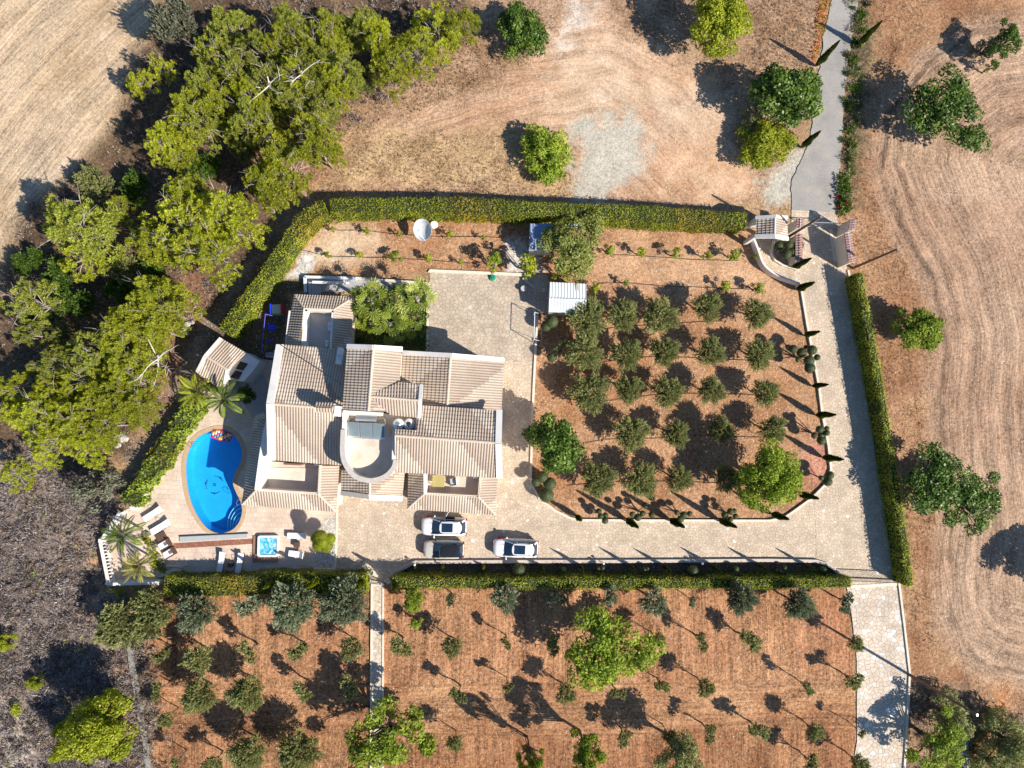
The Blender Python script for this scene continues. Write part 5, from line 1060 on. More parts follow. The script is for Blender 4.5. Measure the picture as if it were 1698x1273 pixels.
# west wing A
ae, ar = 5.0, 6.8
A_nw, A_ne, A_se, A_sw = P(463,571,ae), P(576,580,ae), P(566,771,ae), P(448,762,ae)
A_rw, A_re = P(446,669,ar), P(574,679,ar)
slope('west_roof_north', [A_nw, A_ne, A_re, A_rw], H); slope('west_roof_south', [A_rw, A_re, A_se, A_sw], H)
ridge(A_rw, A_re, H); verge([P(465,572,ae), P(449,669,ar), P(451,762,ae)], H, .65, .3)
wall('west_wing_wall', [(463,571),(576,580),(566,771),(448,762)], 0, ae, H, .4); gable(A_sw+Vector((.3,.3,0)), A_nw+Vector((.3,-.3,0)), A_rw+Vector((.3,0,0)), H)
# central block C
ce_, cr_ = 7.9, 8.9
C1, C2, C3 = P(577,575,ce_), P(619,577,cr_), P(666,580,ce_); C4, C5, C6 = P(569,678,ce_), P(611,681,cr_), P(659,683,ce_)
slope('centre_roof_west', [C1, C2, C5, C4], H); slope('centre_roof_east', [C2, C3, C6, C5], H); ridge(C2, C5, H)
verge([P(576.5,574.5,ce_), P(619,576,cr_), P(667,579,ce_)], H, .42, .3); wall('centre_block_wall', [(577,575),(666,580),(659,683),(569,678)], 0, ce_, H, .35)
gable(C1+Vector((.3,-.3,0)), C3+Vector((-.3,-.3,0)), C2+Vector((0,-.3,0)), H)
# dormer gable E
er, ee = 8.9, 8.15
E0, E1 = P(611,657,er), P(696,664,er); Ea, Eb = P(662,634,ee), P(698,638,ee); Ec, Ed = P(648,687,ee), P(695,692,ee)
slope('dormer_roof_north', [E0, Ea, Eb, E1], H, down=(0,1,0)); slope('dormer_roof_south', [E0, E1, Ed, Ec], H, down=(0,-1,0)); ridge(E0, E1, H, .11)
verge([P(699,638,ee), P(697,664,er), P(695.5,692,ee)], H, .3, .25); wall('dormer_wall', [(640,640),(698,638),(695,692),(640,688)], 5.5, ee, H, .25)
# east block D
de, dr = 5.0, 6.6
D1, D2, D3 = P(665,588,de+.2), P(747,592,dr), P(835,599,de); D4, D5, D6 = P(664,680,de+.2), P(741,680,dr), P(831,684,de)
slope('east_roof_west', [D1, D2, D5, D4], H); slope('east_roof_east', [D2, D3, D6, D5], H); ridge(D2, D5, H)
verge([P(668,585,de+.2), P(748,589.5,dr), P(835.5,597,de)], H, .42, .3); wall('east_block_wall', [(664,586),(835,597),(826,790),(655,782)], 0, de, H, .4)
gable(D1+Vector((.3,-.3,0)), D3+Vector((-.3,-.3,0)), D2+Vector((0,-.3,0)), H)
# south-east block F
fe, fr = 7.0, 8.2
F1, F2, F3, F4, F5, F6 = P(690,672,fe), P(823,681,fe), P(822,734,fr), P(655,722,fr), P(655,783,fe-.1), P(823,791,fe-.1)
F1b = P(657,669,fe)
slope('southeast_roof_north', [P(692,672,fe), F2, F3, P(690,724.6,fr)], H); slope('southeast_roof_north', [P(656,712,fe+1.0), P(692,714,fe+1.0), P(692,724.6,fr), F4], H)
slope('southeast_roof_south', [F4, F3, F6, F5], H); ridge(F4, F3, H); verge([P(828,680,fe), P(826.5,734.5,fr), P(828,791,fe-.1)], H, .55, .3)
wall('southeast_wall', [(655,705),(690,672),(823,681),(823,791),(655,783)], 4.8, fe, H, .35); gable(P(820,789,fe-.1), P(821,683,fe), P(820,734,fr), H)
# round roof terrace G
gf, gp = 6.3, 7.5
Gout = [(568,680),(632,684),(657,688),(690,692),(692,713),(658,713),(657,745),(655,770),(645,785),(628,796),(610,799),(592,794),(577,778),(567,752)]
MB().prism(offset(W2(Gout, gf), -.02), 0, gf).build('terrace_tower_wall', CREAM, H)
def parapet(px, z0, z1, w, parent, name='parapet', m=None, closed=False, zp=None):
    pts = [np.array(p) for p in W2(px, zp or z1)]; mb = MB(); k = len(pts); Lf, Rt = [], []
    for i, p in enumerate(pts):
        a = pts[max(i-1, 0)]; b = pts[min(i+1, k-1)]; t = (b-a)/np.linalg.norm(b-a); nrm = np.array([-t[1], t[0]])*w/2; Lf.append(p+nrm); Rt.append(p-nrm)
    for i in range(k-1): mb.hexa([(*Lf[i], z0), (*Rt[i], z0), (*Rt[i+1], z0), (*Lf[i+1], z0)], [(*Lf[i], z1), (*Rt[i], z1), (*Rt[i+1], z1), (*Lf[i+1], z1)])
    return mb.build(name, m or WHITE, parent)
MB().prism(offset(W2(Gout, gf), -.3), gf+.004, gf+.03).build('terrace_floor', CONC, H)
parapet([(569,683),(600,684.5),(632,686.5)], gf-.2, gp+.1, .3, H); parapet([(571,681),(571,700),(570,712)], gf-.2, gp-.1, .35, H)
CAPM = mat('grey_parapet_cap', (.50,.45,.40), .85, .12, 3, .2)
cur = smooth_closed([(569,712),(568,752),(575,774),(588,789),(606,796),(622,796),(640,789),(653,775),(656,762)], 4, False)
parapet(cur, 4.0, gp, .34, H, 'curved_parapet'); parapet(cur, gp+.003, gp+.05, .42, H, 'parapet_cap', CAPM)
parapet([(653,762),(654,712)], gf-.2, gp, .34, H); parapet([(655,712.5),(690,715.5)], gf-1, gp-.15, .32, H); parapet([(690,716),(692,693)], gf-1, gp-.15, .32, H)
# south porch H
he, hr = 3.5, 4.6
Q1, Q2, Q3, Q4, Q5, Q6 = P(567,780,he), P(613,780,hr), P(671,782,he), P(566,816,he), P(613,822,hr), P(667,824,he)
slope('porch_roof_west', [Q1, Q2, Q5, Q4], H, row=.33); slope('porch_roof_east', [Q2, Q3, Q6, Q5], H); ridge(Q2, Q5, H, .12)
verge([P(566,817,he), P(612,823,hr)], H, .42, .26, CAPM); verge([P(612,824,hr), P(667,826,he)], H, .5, .26); wall('porch_wall', [(572,782),(664,784),(662,820),(572,816)], 0, he, H, .1)
gable(P(570,817,he), P(662,822,he), P(613,820,hr), H)
# low terraces with tiled skirts
def skirt(ox, ix, ze, zi, name, closed=False):
    for i in range(len(ox)-1):
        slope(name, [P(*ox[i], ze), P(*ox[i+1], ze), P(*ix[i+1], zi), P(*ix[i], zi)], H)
        if i: ridge(P(*ox[i], ze), P(*ix[i], zi), H, .11, name='hip_cap')
    ridge_pts = [P(*q, zi) for q in ix]
# SW terrace I
Io, Ii = [(424,690),(402,836),(557,848),(562,772)], [(439,712),(425,812),(527,818),(530,772)]
skirt(Io, Ii, 3.4, 4.5, 'terrace_skirt_roof'); slope('terrace_skirt_roof', [P(424,690,3.4), P(439,712,4.5), P(446,700,4.5), P(446,686,3.4)], H)
wall('southwest_wall', [(424,690),(446,690),(446,770),(562,772),(557,848),(402,836)], 0, 3.3, H, .35)
MB().prism(W2([(435,735),(446,700),(450,765),(530,771),(527,818),(425,812)], 3.2), 2.7, 3.1).build('terrace_floor', DECKF, H)
parapet([(447,692),(441,716),(434,760),(427,812)], 2.8, 4.65, .55, H); parapet([(427,812),(527,818.5)], 2.8, 4.55, .22, H, m=CREAM); parapet([(528.5,819),(531,771)], 2.8, 4.55, .22, H, m=CREAM)
# SE terrace J
Jo, Ji = [(678,781),(676,843),(821,853),(824,790)], [(704,784),(704,818),(793,823),(796,788)]
skirt(Jo, Ji, 3.0, 4.1, 'terrace_skirt_roof'); wall('southeast_terrace_wall', [(678,781),(824,790),(821,853),(676,843)], 0, 2.9, H, .35)
MB().prism(W2([(704,775),(796,780),(793,823),(704,818)], 3.2), 2.7, 3.1).build('terrace_floor', DECKF, H)
parapet([(705,783),(705,818)], 2.8, 4.15, .3, H); parapet([(705,818.5),(793,823.5)], 2.8, 4.12, .2, H, m=CREAM); parapet([(794,823),(797,788)], 2.8, 4.15, .2, H, m=CREAM)
# rear terrace B
Bo, Bi = [(474,575),(489,489),(587,493),(581,577)], [(502,575),(505,512),(553,514),(549,578)]
skirt(Bo, Bi, 3.0, 4.0, 'rear_skirt_roof'); wall('rear_wall', [(474,575),(489,489),(587,493),(581,577)], 0, 2.9, H, .35)
MB().prism(W2([(502,580),(505,512),(553,514),(549,580)], 3.1), 2.6, 3.05).build('terrace_floor', mat('blue_grey_screed', (.50,.48,.45), .8, .08, 1, .1, dirt=(.42,.38,.34)), H)
parapet([(506,513),(503,577)], 2.8, 4.05, .42, H); parapet([(506,513),(553,515)], 2.8, 4.05, .3, H, m=CREAM); parapet([(552,515),(548,578)], 2.8, 4.05, .2, H)
parapet([(474,575),(481,515)], 2.75, 3.05, .25, H, 'gutter')
# chimney and roof box
cp = P(545,676,7.6); ch = MB().box(cp.x, cp.y, 6.2, 8.2, 1.45, .75, R_(-4)); ch.build('chimney', WHITE, H)
slope('chimney_cap', [(cp.x-.95,cp.y+.45,8.2),(cp.x+.6,cp.y+.38,8.2),(cp.x+.6,cp.y,8.5),(cp.x-.95,cp.y+.07,8.5)], H); slope('chimney_cap', [(cp.x-.95,cp.y+.07,8.5),(cp.x+.6,cp.y,8.5),(cp.x+.55,cp.y-.42,8.2),(cp.x-.95,cp.y-.35,8.2)], H)
MB().box(cp.x+.85, cp.y-.3, 6.4, 8.35, .38, .9, R_(-4)).build('chimney_stack', WHITE, H)
# doors and windows
def opening(px, z0, z1, w, ang, parent, name='window', out=.06):
    c = P(*px, (z0+z1)/2); c2 = c; e_ = MB(); e_.box(c2.x, c2.y, z0, z1, w, .14, R_(ang)); f = e_.build(name, WOOD if name == 'door' else WHITE, parent)
    q = MB(); q.box(c2.x, c2.y, z0+.08, z1-.08, w-.16, .2, R_(ang)); g_ = q.build('pane', GLASS if name == 'window' else WOOD, f, world=False); g_.location = (0, 0, 0); g_.parent = f
for px, z0, z1, w, a, nm in [((460,592),3.6,4.8,1.2,98,'window'),((455,640),3.6,4.8,1.2,98,'window'),((450,720),3.6,4.8,1.2,93,'window'),((829,620),3.4,4.6,1.2,92,'window'),((828,660),3.4,4.6,1.2,92,'window'),((828,740),3.4,4.6,1.4,92,'window'),
 ((700,592),1.0,2.2,1.4,-3,'window'),((780,596),1.0,2.2,1.4,-3,'window'),((760,786),3.1,5.1,1.6,-3,'door'),((490,768),3.1,5.1,1.6,-3,'door'),((617,815),0,2.3,1.4,-4,'door'),((470,838),0.2,2.2,2.4,-4,'door'),((740,843),.9,2.2,2.0,-4,'window')]:
    opening(px, z0, z1, w, a, H, nm)
# ------------------------------------------------------------------ things on the roofs
METAL = mat('galvanised_metal', (.62,.64,.66), .35, .1, 4, metal=.8); PVC = mat('white_plastic', (.82,.82,.80), .4, .04); DARK = mat('dark_plastic', (.03,.03,.035), .5, .2)
PANEL = mat('solar_collector', (.16,.20,.21), .12, .12, 1.2, spec=.7); COPPER = mat('rusty_pipe', (.42,.26,.15), .6, .25)
s0 = P(610, 711, gf); e = empty('solar_water_heater', s0, R_(-3), 'three dark solar panels with a silver tank on the round roof terrace', 'solar heater')
for k in range(3):
    x = (k-1)*1.12; MB().add([(x-.53,-.85,.12),(x+.53,-.85,.12),(x+.53,.55,.95),(x-.53,.55,.95),(x-.53,-.88,.2),(x+.53,-.88,.2),(x+.53,.52,1.03),(x-.53,.52,1.03)], [(3,2,1,0),(4,5,6,7),(0,1,5,4),(1,2,6,5),(2,3,7,6),(3,0,4,7)]).build('collector_frame', METAL, e, world=False)
    MB().add([(x-.48,-.84,.222),(x+.48,-.84,.222),(x+.48,.47,1.012),(x-.48,.47,1.012),(x-.48,-.84,.2),(x+.48,-.84,.2),(x+.48,.47,.98),(x-.48,.47,.98)], [(3,2,1,0),(4,5,6,7),(0,1,5,4),(1,2,6,5),(2,3,7,6),(3,0,4,7)]).build('collector_glass', PANEL, e, world=False)
MB().tube([(-.9,.95,1.15),(.9,.95,1.15)], .26, 14).build('tank', METAL, e, world=False)
mb = MB()
for x in (-1.6,-.8,.8,1.6): mb.tube([(x,.55,.95),(x,.9,.0)], .025, 5); mb.tube([(x,.95,.9),(x,-.85,.1)], .02, 5)
mb.build('stand', METAL, e, world=False)
mb = MB(); mb.tube([(-1.6,.6,.98),(-1.3,1.0,1.35),(-.9,.98,1.3)], .025, 5).tube([(1.0,.98,1.1),(1.5,1.1,1.2),(1.7,.6,.98)], .025, 5); mb.build('pipe', COPPER, e, world=False)
for x, lb, cc in ((660.5, 'left round white water tank with a pale lid', PVC), (678.5, 'right round white water tank with a dark lid', DARK)):
    p = P(x, 703, gf+1); e = empty('water_tank', (p.x, p.y, gf), 0, lb, 'water tank', 'roof water tanks')
    MB().lathe(0, 0, [(.46,0),(.5,.1),(.5,.95),(.47,1.05),(.3,1.14),(.2,1.16)], 24).build('tank_body', PVC, e, world=False); MB().lathe(0, 0, [(.2,1.12),(.21,1.2),(.16,1.23),(.02,1.24)], 16).build('lid', cc if cc is DARK else METAL, e, world=False)
    MB().tube([(0,-.3,1.1),(.1,-.5,1.1),(.1,-.52,.2)], .02, 5).build('pipe', METAL, e, world=False)
def acbox(x, y, z, sx, sy, h, rz, lb, name='air_conditioner'):
    p = P(x, y, z+h); e = empty(name, (p.x, p.y, z), rz, lb, 'air conditioner', 'roof air conditioners'); MB().bbox(0, 0, .08, h, sx, sy, b=.03).build('casing', PVC, e, world=False)
    MB().tube([(0, sy/2*0+.0, h+.001), (0, 0, h+.012)], min(sx, sy)*.38, 14).build('top_grille', mat('grey_plastic', (.62,.64,.64), .5, .05), e, world=False)
    q = MB(); [q.box(s*sx*.4, 0, 0, .08, .06, sy*.8) for s in (-1, 1)]; q.build('foot', DARK, e, world=False)
acbox(546.5, 541, 3.05, .32, .80, .6, 0, 'upper of two slim white units on the rear roof terrace'); acbox(542, 569, 3.05, .32, .62, .6, 0, 'lower white unit on the rear roof terrace against the main roof')
acbox(562.5, 590, 5.9, .48, 1.5, .55, R_(-8), 'long pale unit on the shaded west roof slope'); acbox(524, 770, 3.1, .32, .3, .6, 0, 'small white unit in the corner of the left front terrace'); acbox(788, 791, 3.1, .36, .32, .6, 0, 'small white unit in the corner of the right front terrace')
# furniture on right front terrace
CUSH = mat('white_cushion', (.80,.80,.80), .9, .04, 4, .1); WICK = mat('brown_wicker', (.11,.06,.045), .8, .3, 12, .6, fine=30); OLV = mat('olive_fabric', (.42,.35,.13), .9, .1)
p = P(727, 797, 3.7); e = empty('terrace_table', (p.x, p.y, 3.1), R_(-3), 'olive brown table on the right front roof terrace', 'table'); MB().bbox(0, 0, .70, .76, 1.15, 1.1).build('table_top', OLV, e, world=False)
for sx in (-1, 1):
    for sy in (-1, 1): MB().box(sx*.5, sy*.48, 0, .7, .06, .06).build('leg', DARK, e, world=False)
p = P(751, 799, 3.6); e = empty('armchair', (p.x, p.y, 3.1), R_(8), 'white framed armchair on the right front roof terrace', 'chair'); MB().bbox(0, 0, .28, .42, .55, .55).build('seat', mat('grey_cushion', (.4,.43,.45), .9, .05), e, world=False)
MB().bbox(.32, 0, 0, .75, .08, .7).build('backrest', PVC, e, world=False); [MB().bbox(0, s*.33, 0, .55, .6, .07).build('armrest', PVC, e, world=False) for s in (-1, 1)]
# ------------------------------------------------------------------ pool house
ph = empty('pool_house', P(385, 610), label='small pool house with a tiled gable roof and two dark roof hatches', cat='pool house')
k1, k2, k3, k4, k5, k6 = P(368,562,3.0), P(342,591,3.9), P(329,617,3.0), P(407,585,3.0), P(378,613,3.9), P(371,648,3.0)
slope('roof_north', [k1, k4, k5, k2], ph, m=TILE); slope('roof_south', [k2, k5, k6, k3], ph, m=TILE); ridge(k2, k5, ph, .12); verge([P(367,561,3.0), P(341,591,3.9), P(328,617,3.0)], ph, .3, .22); verge([P(377,613,3.9), P(371,648,3.0)], ph, .22, .2)
MB().prism(offset(W2([(368,562),(407,585),(378,613),(371,648),(329,617),(342,591)], 2.9), -.25), 0, 2.8).build('wall', CREAM, ph)
PB = mat('pale_blue_render', (.62,.66,.68), .8, .05)
MB().prism(W2([(407,584),(431,599),(418,616),(404,632),(377,629),(380,613)], 2.4), 0, 2.4).build('flat_roof_wing', PB, ph)
for q in ([(399,599),(411,603),(403,614),(391,611)], [(391,614),(402,617),(395,629),(382,625)]):
    MB().prism(W2(q, 2.45), 2.35, 2.52).build('roof_hatch', DARK, ph)
# ------------------------------------------------------------------ sunken service yard behind the house and sheds
e = empty('rear_stairwell', P(530, 475), label='shaded stairwell with low walls behind the rear roof', cat='stairwell')
parapet([(505,459),(506,484)], 0, .5, .25, e, 'low_wall', PB); parapet([(505,458.5),(560,460),(590,461)], 0, .5, .25, e, 'low_wall', PB)
for k in range(4): q = P(514+k*5, 478, .3); MB().box(q.x, q.y, .02, .35-.08*k, .28, 1.4).build('step', mat('grey_step', (.35,.36,.38), .8, .1), e)
q = P(548, 468, .9); MB().box(q.x, q.y, .7, .85, 3.6, .24, R_(-1)).build('canopy_rail', PVC, e); parapet([(590,461),(712,470)], 0, .3, .3, e, 'low_wall', CONC)
q = P(543, 480, .1); MB().sphere((q.x, q.y, .18), .22, 10, 6).build('stone_ornament', CREAM, e); MB().sphere((q.x+.1, q.y+.5, .14), .18, 10, 6).build('stone_ornament', CREAM, e)
def shed(name, label, cat, corners, zl, zh, m, ridge_y=None):
    e = empty(name, P(*[sum(c)/4 for c in zip(*corners)]), label=label, cat=cat); a, b, c, d = corners
    MB().prism(offset(W2(corners, zl), -.15), 0, zl-.1).build('wall', mat('shed_wall', (.52,.5,.46), .8, .1), e)
    m1, m2 = ((a[0]+d[0])/2, (a[1]+d[1])/2), ((b[0]+c[0])/2, (b[1]+c[1])/2)
    for q in ([a, b, m2, m1], [m1, m2, c, d]):
        z = [zl, zl, zh, zh] if q[0] is a else [zh, zh, zl, zl]; slope('roof_sheet', [P(*q[i], z[i]) for i in range(4)], e, m=m, p=.3, row=2.0, amp=.035, lift=.03)
    return e
SHM = mat('white_steel_sheet', (.72,.75,.74), .45, .06, 1); SHB = mat('blue_grey_sheet', (.22,.28,.42), .5, .12, 1)
e = shed('garden_shed', 'white ribbed metal shed beside the paved court', 'shed', [(912,468),(972,471),(972,520),(910,517)], 2.3, 2.6, SHM)
ridge(P(911,494,2.6), P(972,496,2.6), e, .05, METAL); MB().beam(P(957,471,2.45), P(957,519,2.45), .3, .12).build('roof_strip', mat('skylight_strip', (.42,.40,.34), .3, .1), e); q = P(912, 500, 1.0); MB().box(q.x+.2, q.y, .05, 1.9, .06, 1.0).build('door', SHM, e)
shed('tool_shed', 'dark blue roofed shed half hidden under the fig tree', 'shed', [(879,371),(915,371),(915,415),(877,415)], 2.2, 2.3, SHB)
e = empty('tarpaulin_heap', P(952,371), label='crumpled pale blue tarpaulin by the fig tree below the hedge', cat='tarpaulin'); r = rs(5); mb = MB(); G = 9; c0 = P(951,372,0)
vs = [(c0.x+(i/G-.5)*1.3, c0.y+(j/G-.5)*1.0, .35+.3*r.rand()*(1-abs(i/G-.5)*2)) for i in range(G+1) for j in range(G+1)]
mb.add(vs, [(i*(G+1)+j, i*(G+1)+j+1, (i+1)*(G+1)+j+1, (i+1)*(G+1)+j) for i in range(G) for j in range(G)]); mb.build('sheet', mat('blue_tarpaulin', (.45,.6,.75), .5, .15), e)
# ------------------------------------------------------------------ gatehouse and gate walls
gh = empty('gatehouse', P(1278, 380), label='small white gatehouse with a tiled gable roof at the top entrance', cat='gatehouse')
g1, g2, g3, g4, g5, g6 = P(1254,361,2.7), P(1285,361,3.5), P(1304,362,2.7), P(1253,390,2.7), P(1284,392,3.5), P(1305,394,2.7)
slope('roof_west', [g1, g2, g5, g4], gh); slope('roof_east', [g2, g3, g6, g5], gh); ridge(g2, g5, gh, .1, WHITE)
verge([P(1252,361,2.7), P(1285,359,3.5), P(1305,361,2.7)], gh, .3, .2); verge([P(1251,392,2.7), P(1284,392,3.5), P(1306,396,2.7)], gh, .4, .2)
for px in [(1254,364),(1303,364),(1253,391),(1304,393)]: q = P(*px, 2.6); MB().box(q.x, q.y, 0, 2.6, .35, .35).build('pillar', WHITE, gh)
q = P(1279,362,2.5); MB().box(q.x, q.y, 0, 2.6, 2.6, .2).build('back_wall', WHITE, gh)
def gatewall(label, px, z1, parts):
    e = empty('gate_wall', P(*px[0]), label=label, cat='wall'); parapet(px, 0, z1-.12, .3, e, 'masonry', CREAM, zp=z1)
    for i in range(len(px)-1):
        a, b = P(*px[i], z1), P(*px[i+1], z1); t = (b-a).normalized(); n = Vector((-t.y, t.x, 0))*.34
        for s in (-1, 1):
            slope('tiled_coping', [a+Vector((0,0,.12)), b+Vector((0,0,.12)), b+n*s, a+n*s], e, m=TILEM if s > 0 or parts else TILE, p=.26, row=.34, amp=.04)
        ridge(a+Vector((0,0,.1)), b+Vector((0,0,.1)), e, .07, WHITE)
    return e
gatewall('short gate wall between the gatehouse and the entrance drive', [(1326,362),(1325,378)], 2.2, 1); gatewall('lower gate wall left of the drive below the gatehouse, behind the cloud tree', [(1324,388),(1324,433)], 2.0, 1)
gatewall('short gate pier wall at the right of the top entrance', [(1414,363),(1412,382)], 2.4, 1); gatewall('long gate wall with tiled coping right of the entrance drive', [(1405,386),(1412,435)], 2.2, 1)
e = empty('curved_garden_wall', P(1285,446), label='curved white wall sweeping from the gatehouse to the drive kerb', cat='wall'); parapet(smooth_closed([(1250,394),(1257,412),(1266,436),(1280,450),(1300,460),(1326,469)], 4, False), 0, .95, .2, e, 'masonry', WHITE)
parapet([(1326,469),(1328,478)], 0, .8, .22, e, 'masonry', WHITE)
e = empty('white_garden_wall_stub', P(221,832), label='short white wall at the corner of the deck where the hedge ends', cat='wall'); parapet([(214,846),(226,826),(237,820)], 0, 1.3, .2, e, 'masonry', WHITE)
IRON = mat('dark_iron', (.05,.045,.05), .5, .2, metal=.5); STEEL = mat('pale_steel', (.62,.6,.6), .4, .1, metal=.6)
def metal_gate(label, a, b, h, m, n=12, name='sliding_gate'):
    pa, pb = P(*a), P(*b); e = empty(name, pa, label=label, cat='gate'); up = Vector((0, 0, 1)); t = (pb-pa)
    fr = MB(); [fr.beam(pa+up*z, pb+up*z, .06, .08) for z in (.12, h)]; [fr.beam(pa+t*f+up*.08, pa+t*f+up*(h+.04), .07, .07, Vector((0,1,0))) for f in (.005, .995)]; fr.build('frame', m, e)
    for i in range(1, n): q = pa+t*i/n; MB().tube([q+up*.12, q+up*h], .018, 5).build('bar', m, e)
    return e
metal_gate('thin metal gate across the top entrance', (1336,376), (1395,378), 1.5, STEEL); metal_gate('thin metal gate across the lower end of the driveway', (1397,957), (1488,961), 1.4, IRON, 16)
metal_gate('small iron gate between the hedges at the head of the garden path', (618,962), (634,964), 1.2, STEEL, 6, 'garden_gate')
# fence rail behind the right gate wall
e = empty('wire_fence', P(1428, 400), label='thin wire fence on the bare ground right of the gate wall', cat='fence')
for y in range(0, 5): q = P(1420+y*1.5, 372+y*18); MB().tube([q, q+Vector((0,0,1.0))], .03, 5).build('post', STEEL, e)
MB().tube([P(1420,372)+Vector((0,0,.95)), P(1426,444)+Vector((0,0,.95))], .015, 4).build('wire', STEEL, e)
# ------------------------------------------------------------------ utility poles and wires
PW = mat('creosoted_wood', (.16,.095,.065), .85, .25, 3, .4)
def pole(label, base, top):
    b = P(*base); r0 = math.hypot(b.x, b.y); h = 0
    lo, hi = 3, 14
    for _ in range(30):
        h = (lo+hi)/2; q = P(*top, h)
        if math.hypot(q.x, q.y) > r0: lo = h
        else: hi = h
    e = empty('utility_pole', b, 0, label, 'utility pole', 'wooden utility poles'); MB().tube([(0,0,-.3),(0,0,h*.5),(0,0,h)], [.15,.125,.10], 10).build('pole_shaft', PW, e, world=False, smooth=True)
    MB().tube([(0,0,h),(0,0,h+.05)], .1, 8).build('metal_cap', METAL, e, world=False); MB().tube([(0,0,h-.3),(.22,0,h-.25)], .02, 5).sphere((.26,0,h-.2), .04, 8, 6).build('insulator', METAL, e, world=False); return b+Vector((0,0,h-.2))
t1 = pole('leaning looking wooden pole beside the gatehouse', (1303,395), (1362,360)); t2 = pole('wooden pole at the top of the right hedge', (1414.5,444), (1489,413)); t3 = pole('tall wooden pole right of the lower driveway', (1507,1118), (1620,1185))
def wire(label, a, b, sag, r=.013, name='overhead_wire'):
    a, b = Vector(a), Vector(b); pts = []
    for i in range(17): t = i/16; p = a.lerp(b, t); p.z -= sag*4*t*(1-t); pts.append(p)
    o = MB().tube(pts, r, 4).build(name, mat('black_cable', (.03,.03,.03), .6, .1)); tag(o, label, 'wire'); return o
wire('thin wire from the gatehouse pole to the pole by the right hedge', t1, t2, .3); wire('thin wire from the right hedge pole down to the lower driveway pole', t2, t3, 1.0)
wire('thin dark line running across the west roof of the villa to the centre ridge', P(464,571,5.9), P(600,659,8.6), .15, .025, 'roof_line');  # thin dark line across the west roof, built as a tube
# ------------------------------------------------------------------ satellite dish
p = P(712, 381, 0); e = empty('satellite_dish', p, 0, 'big white satellite dish on a post below the long hedge', 'satellite dish')
mb = MB(); prof = [(0.01,0.0)]+[(1.05*i/8, .30*(i/8)**2) for i in range(1, 9)]+[(1.08,.31),(1.05,.27)]+[(1.02*i/8, .30*(i/8)**2-.04) for i in range(7, 0, -1)]
mb.lathe(0, 0, prof, 40); d = mb.build('reflector', PVC, e, world=False, smooth=True); c = P(703, 380.5, 1.7); d.location = c-p; d.rotation_euler = (R_(14), R_(-32), R_(10))
mb = MB(); [mb.tube([(1.03*math.cos(a), 1.03*math.sin(a), .3), (0, 0, .95)], .014, 5) for a in (.4, 2.5, 4.6)]; mb.build('feed_arm', METAL, d, world=False); MB().tube([(0,0,.88),(0,0,1.05)], .06, 8).build('feed_horn', METAL, d, world=False)
MB().tube([(0,0,-.1),(0,0,1.3),(-.25,0,1.55)], .09, 10).build('post', PVC, e, world=False); q = P(719,371,.3)-p; MB().lathe(q.x, q.y, [(.42,0),(.42,.12),(.3,.3),(.05,.32)], 18).build('concrete_base', WHITE, e, world=False)
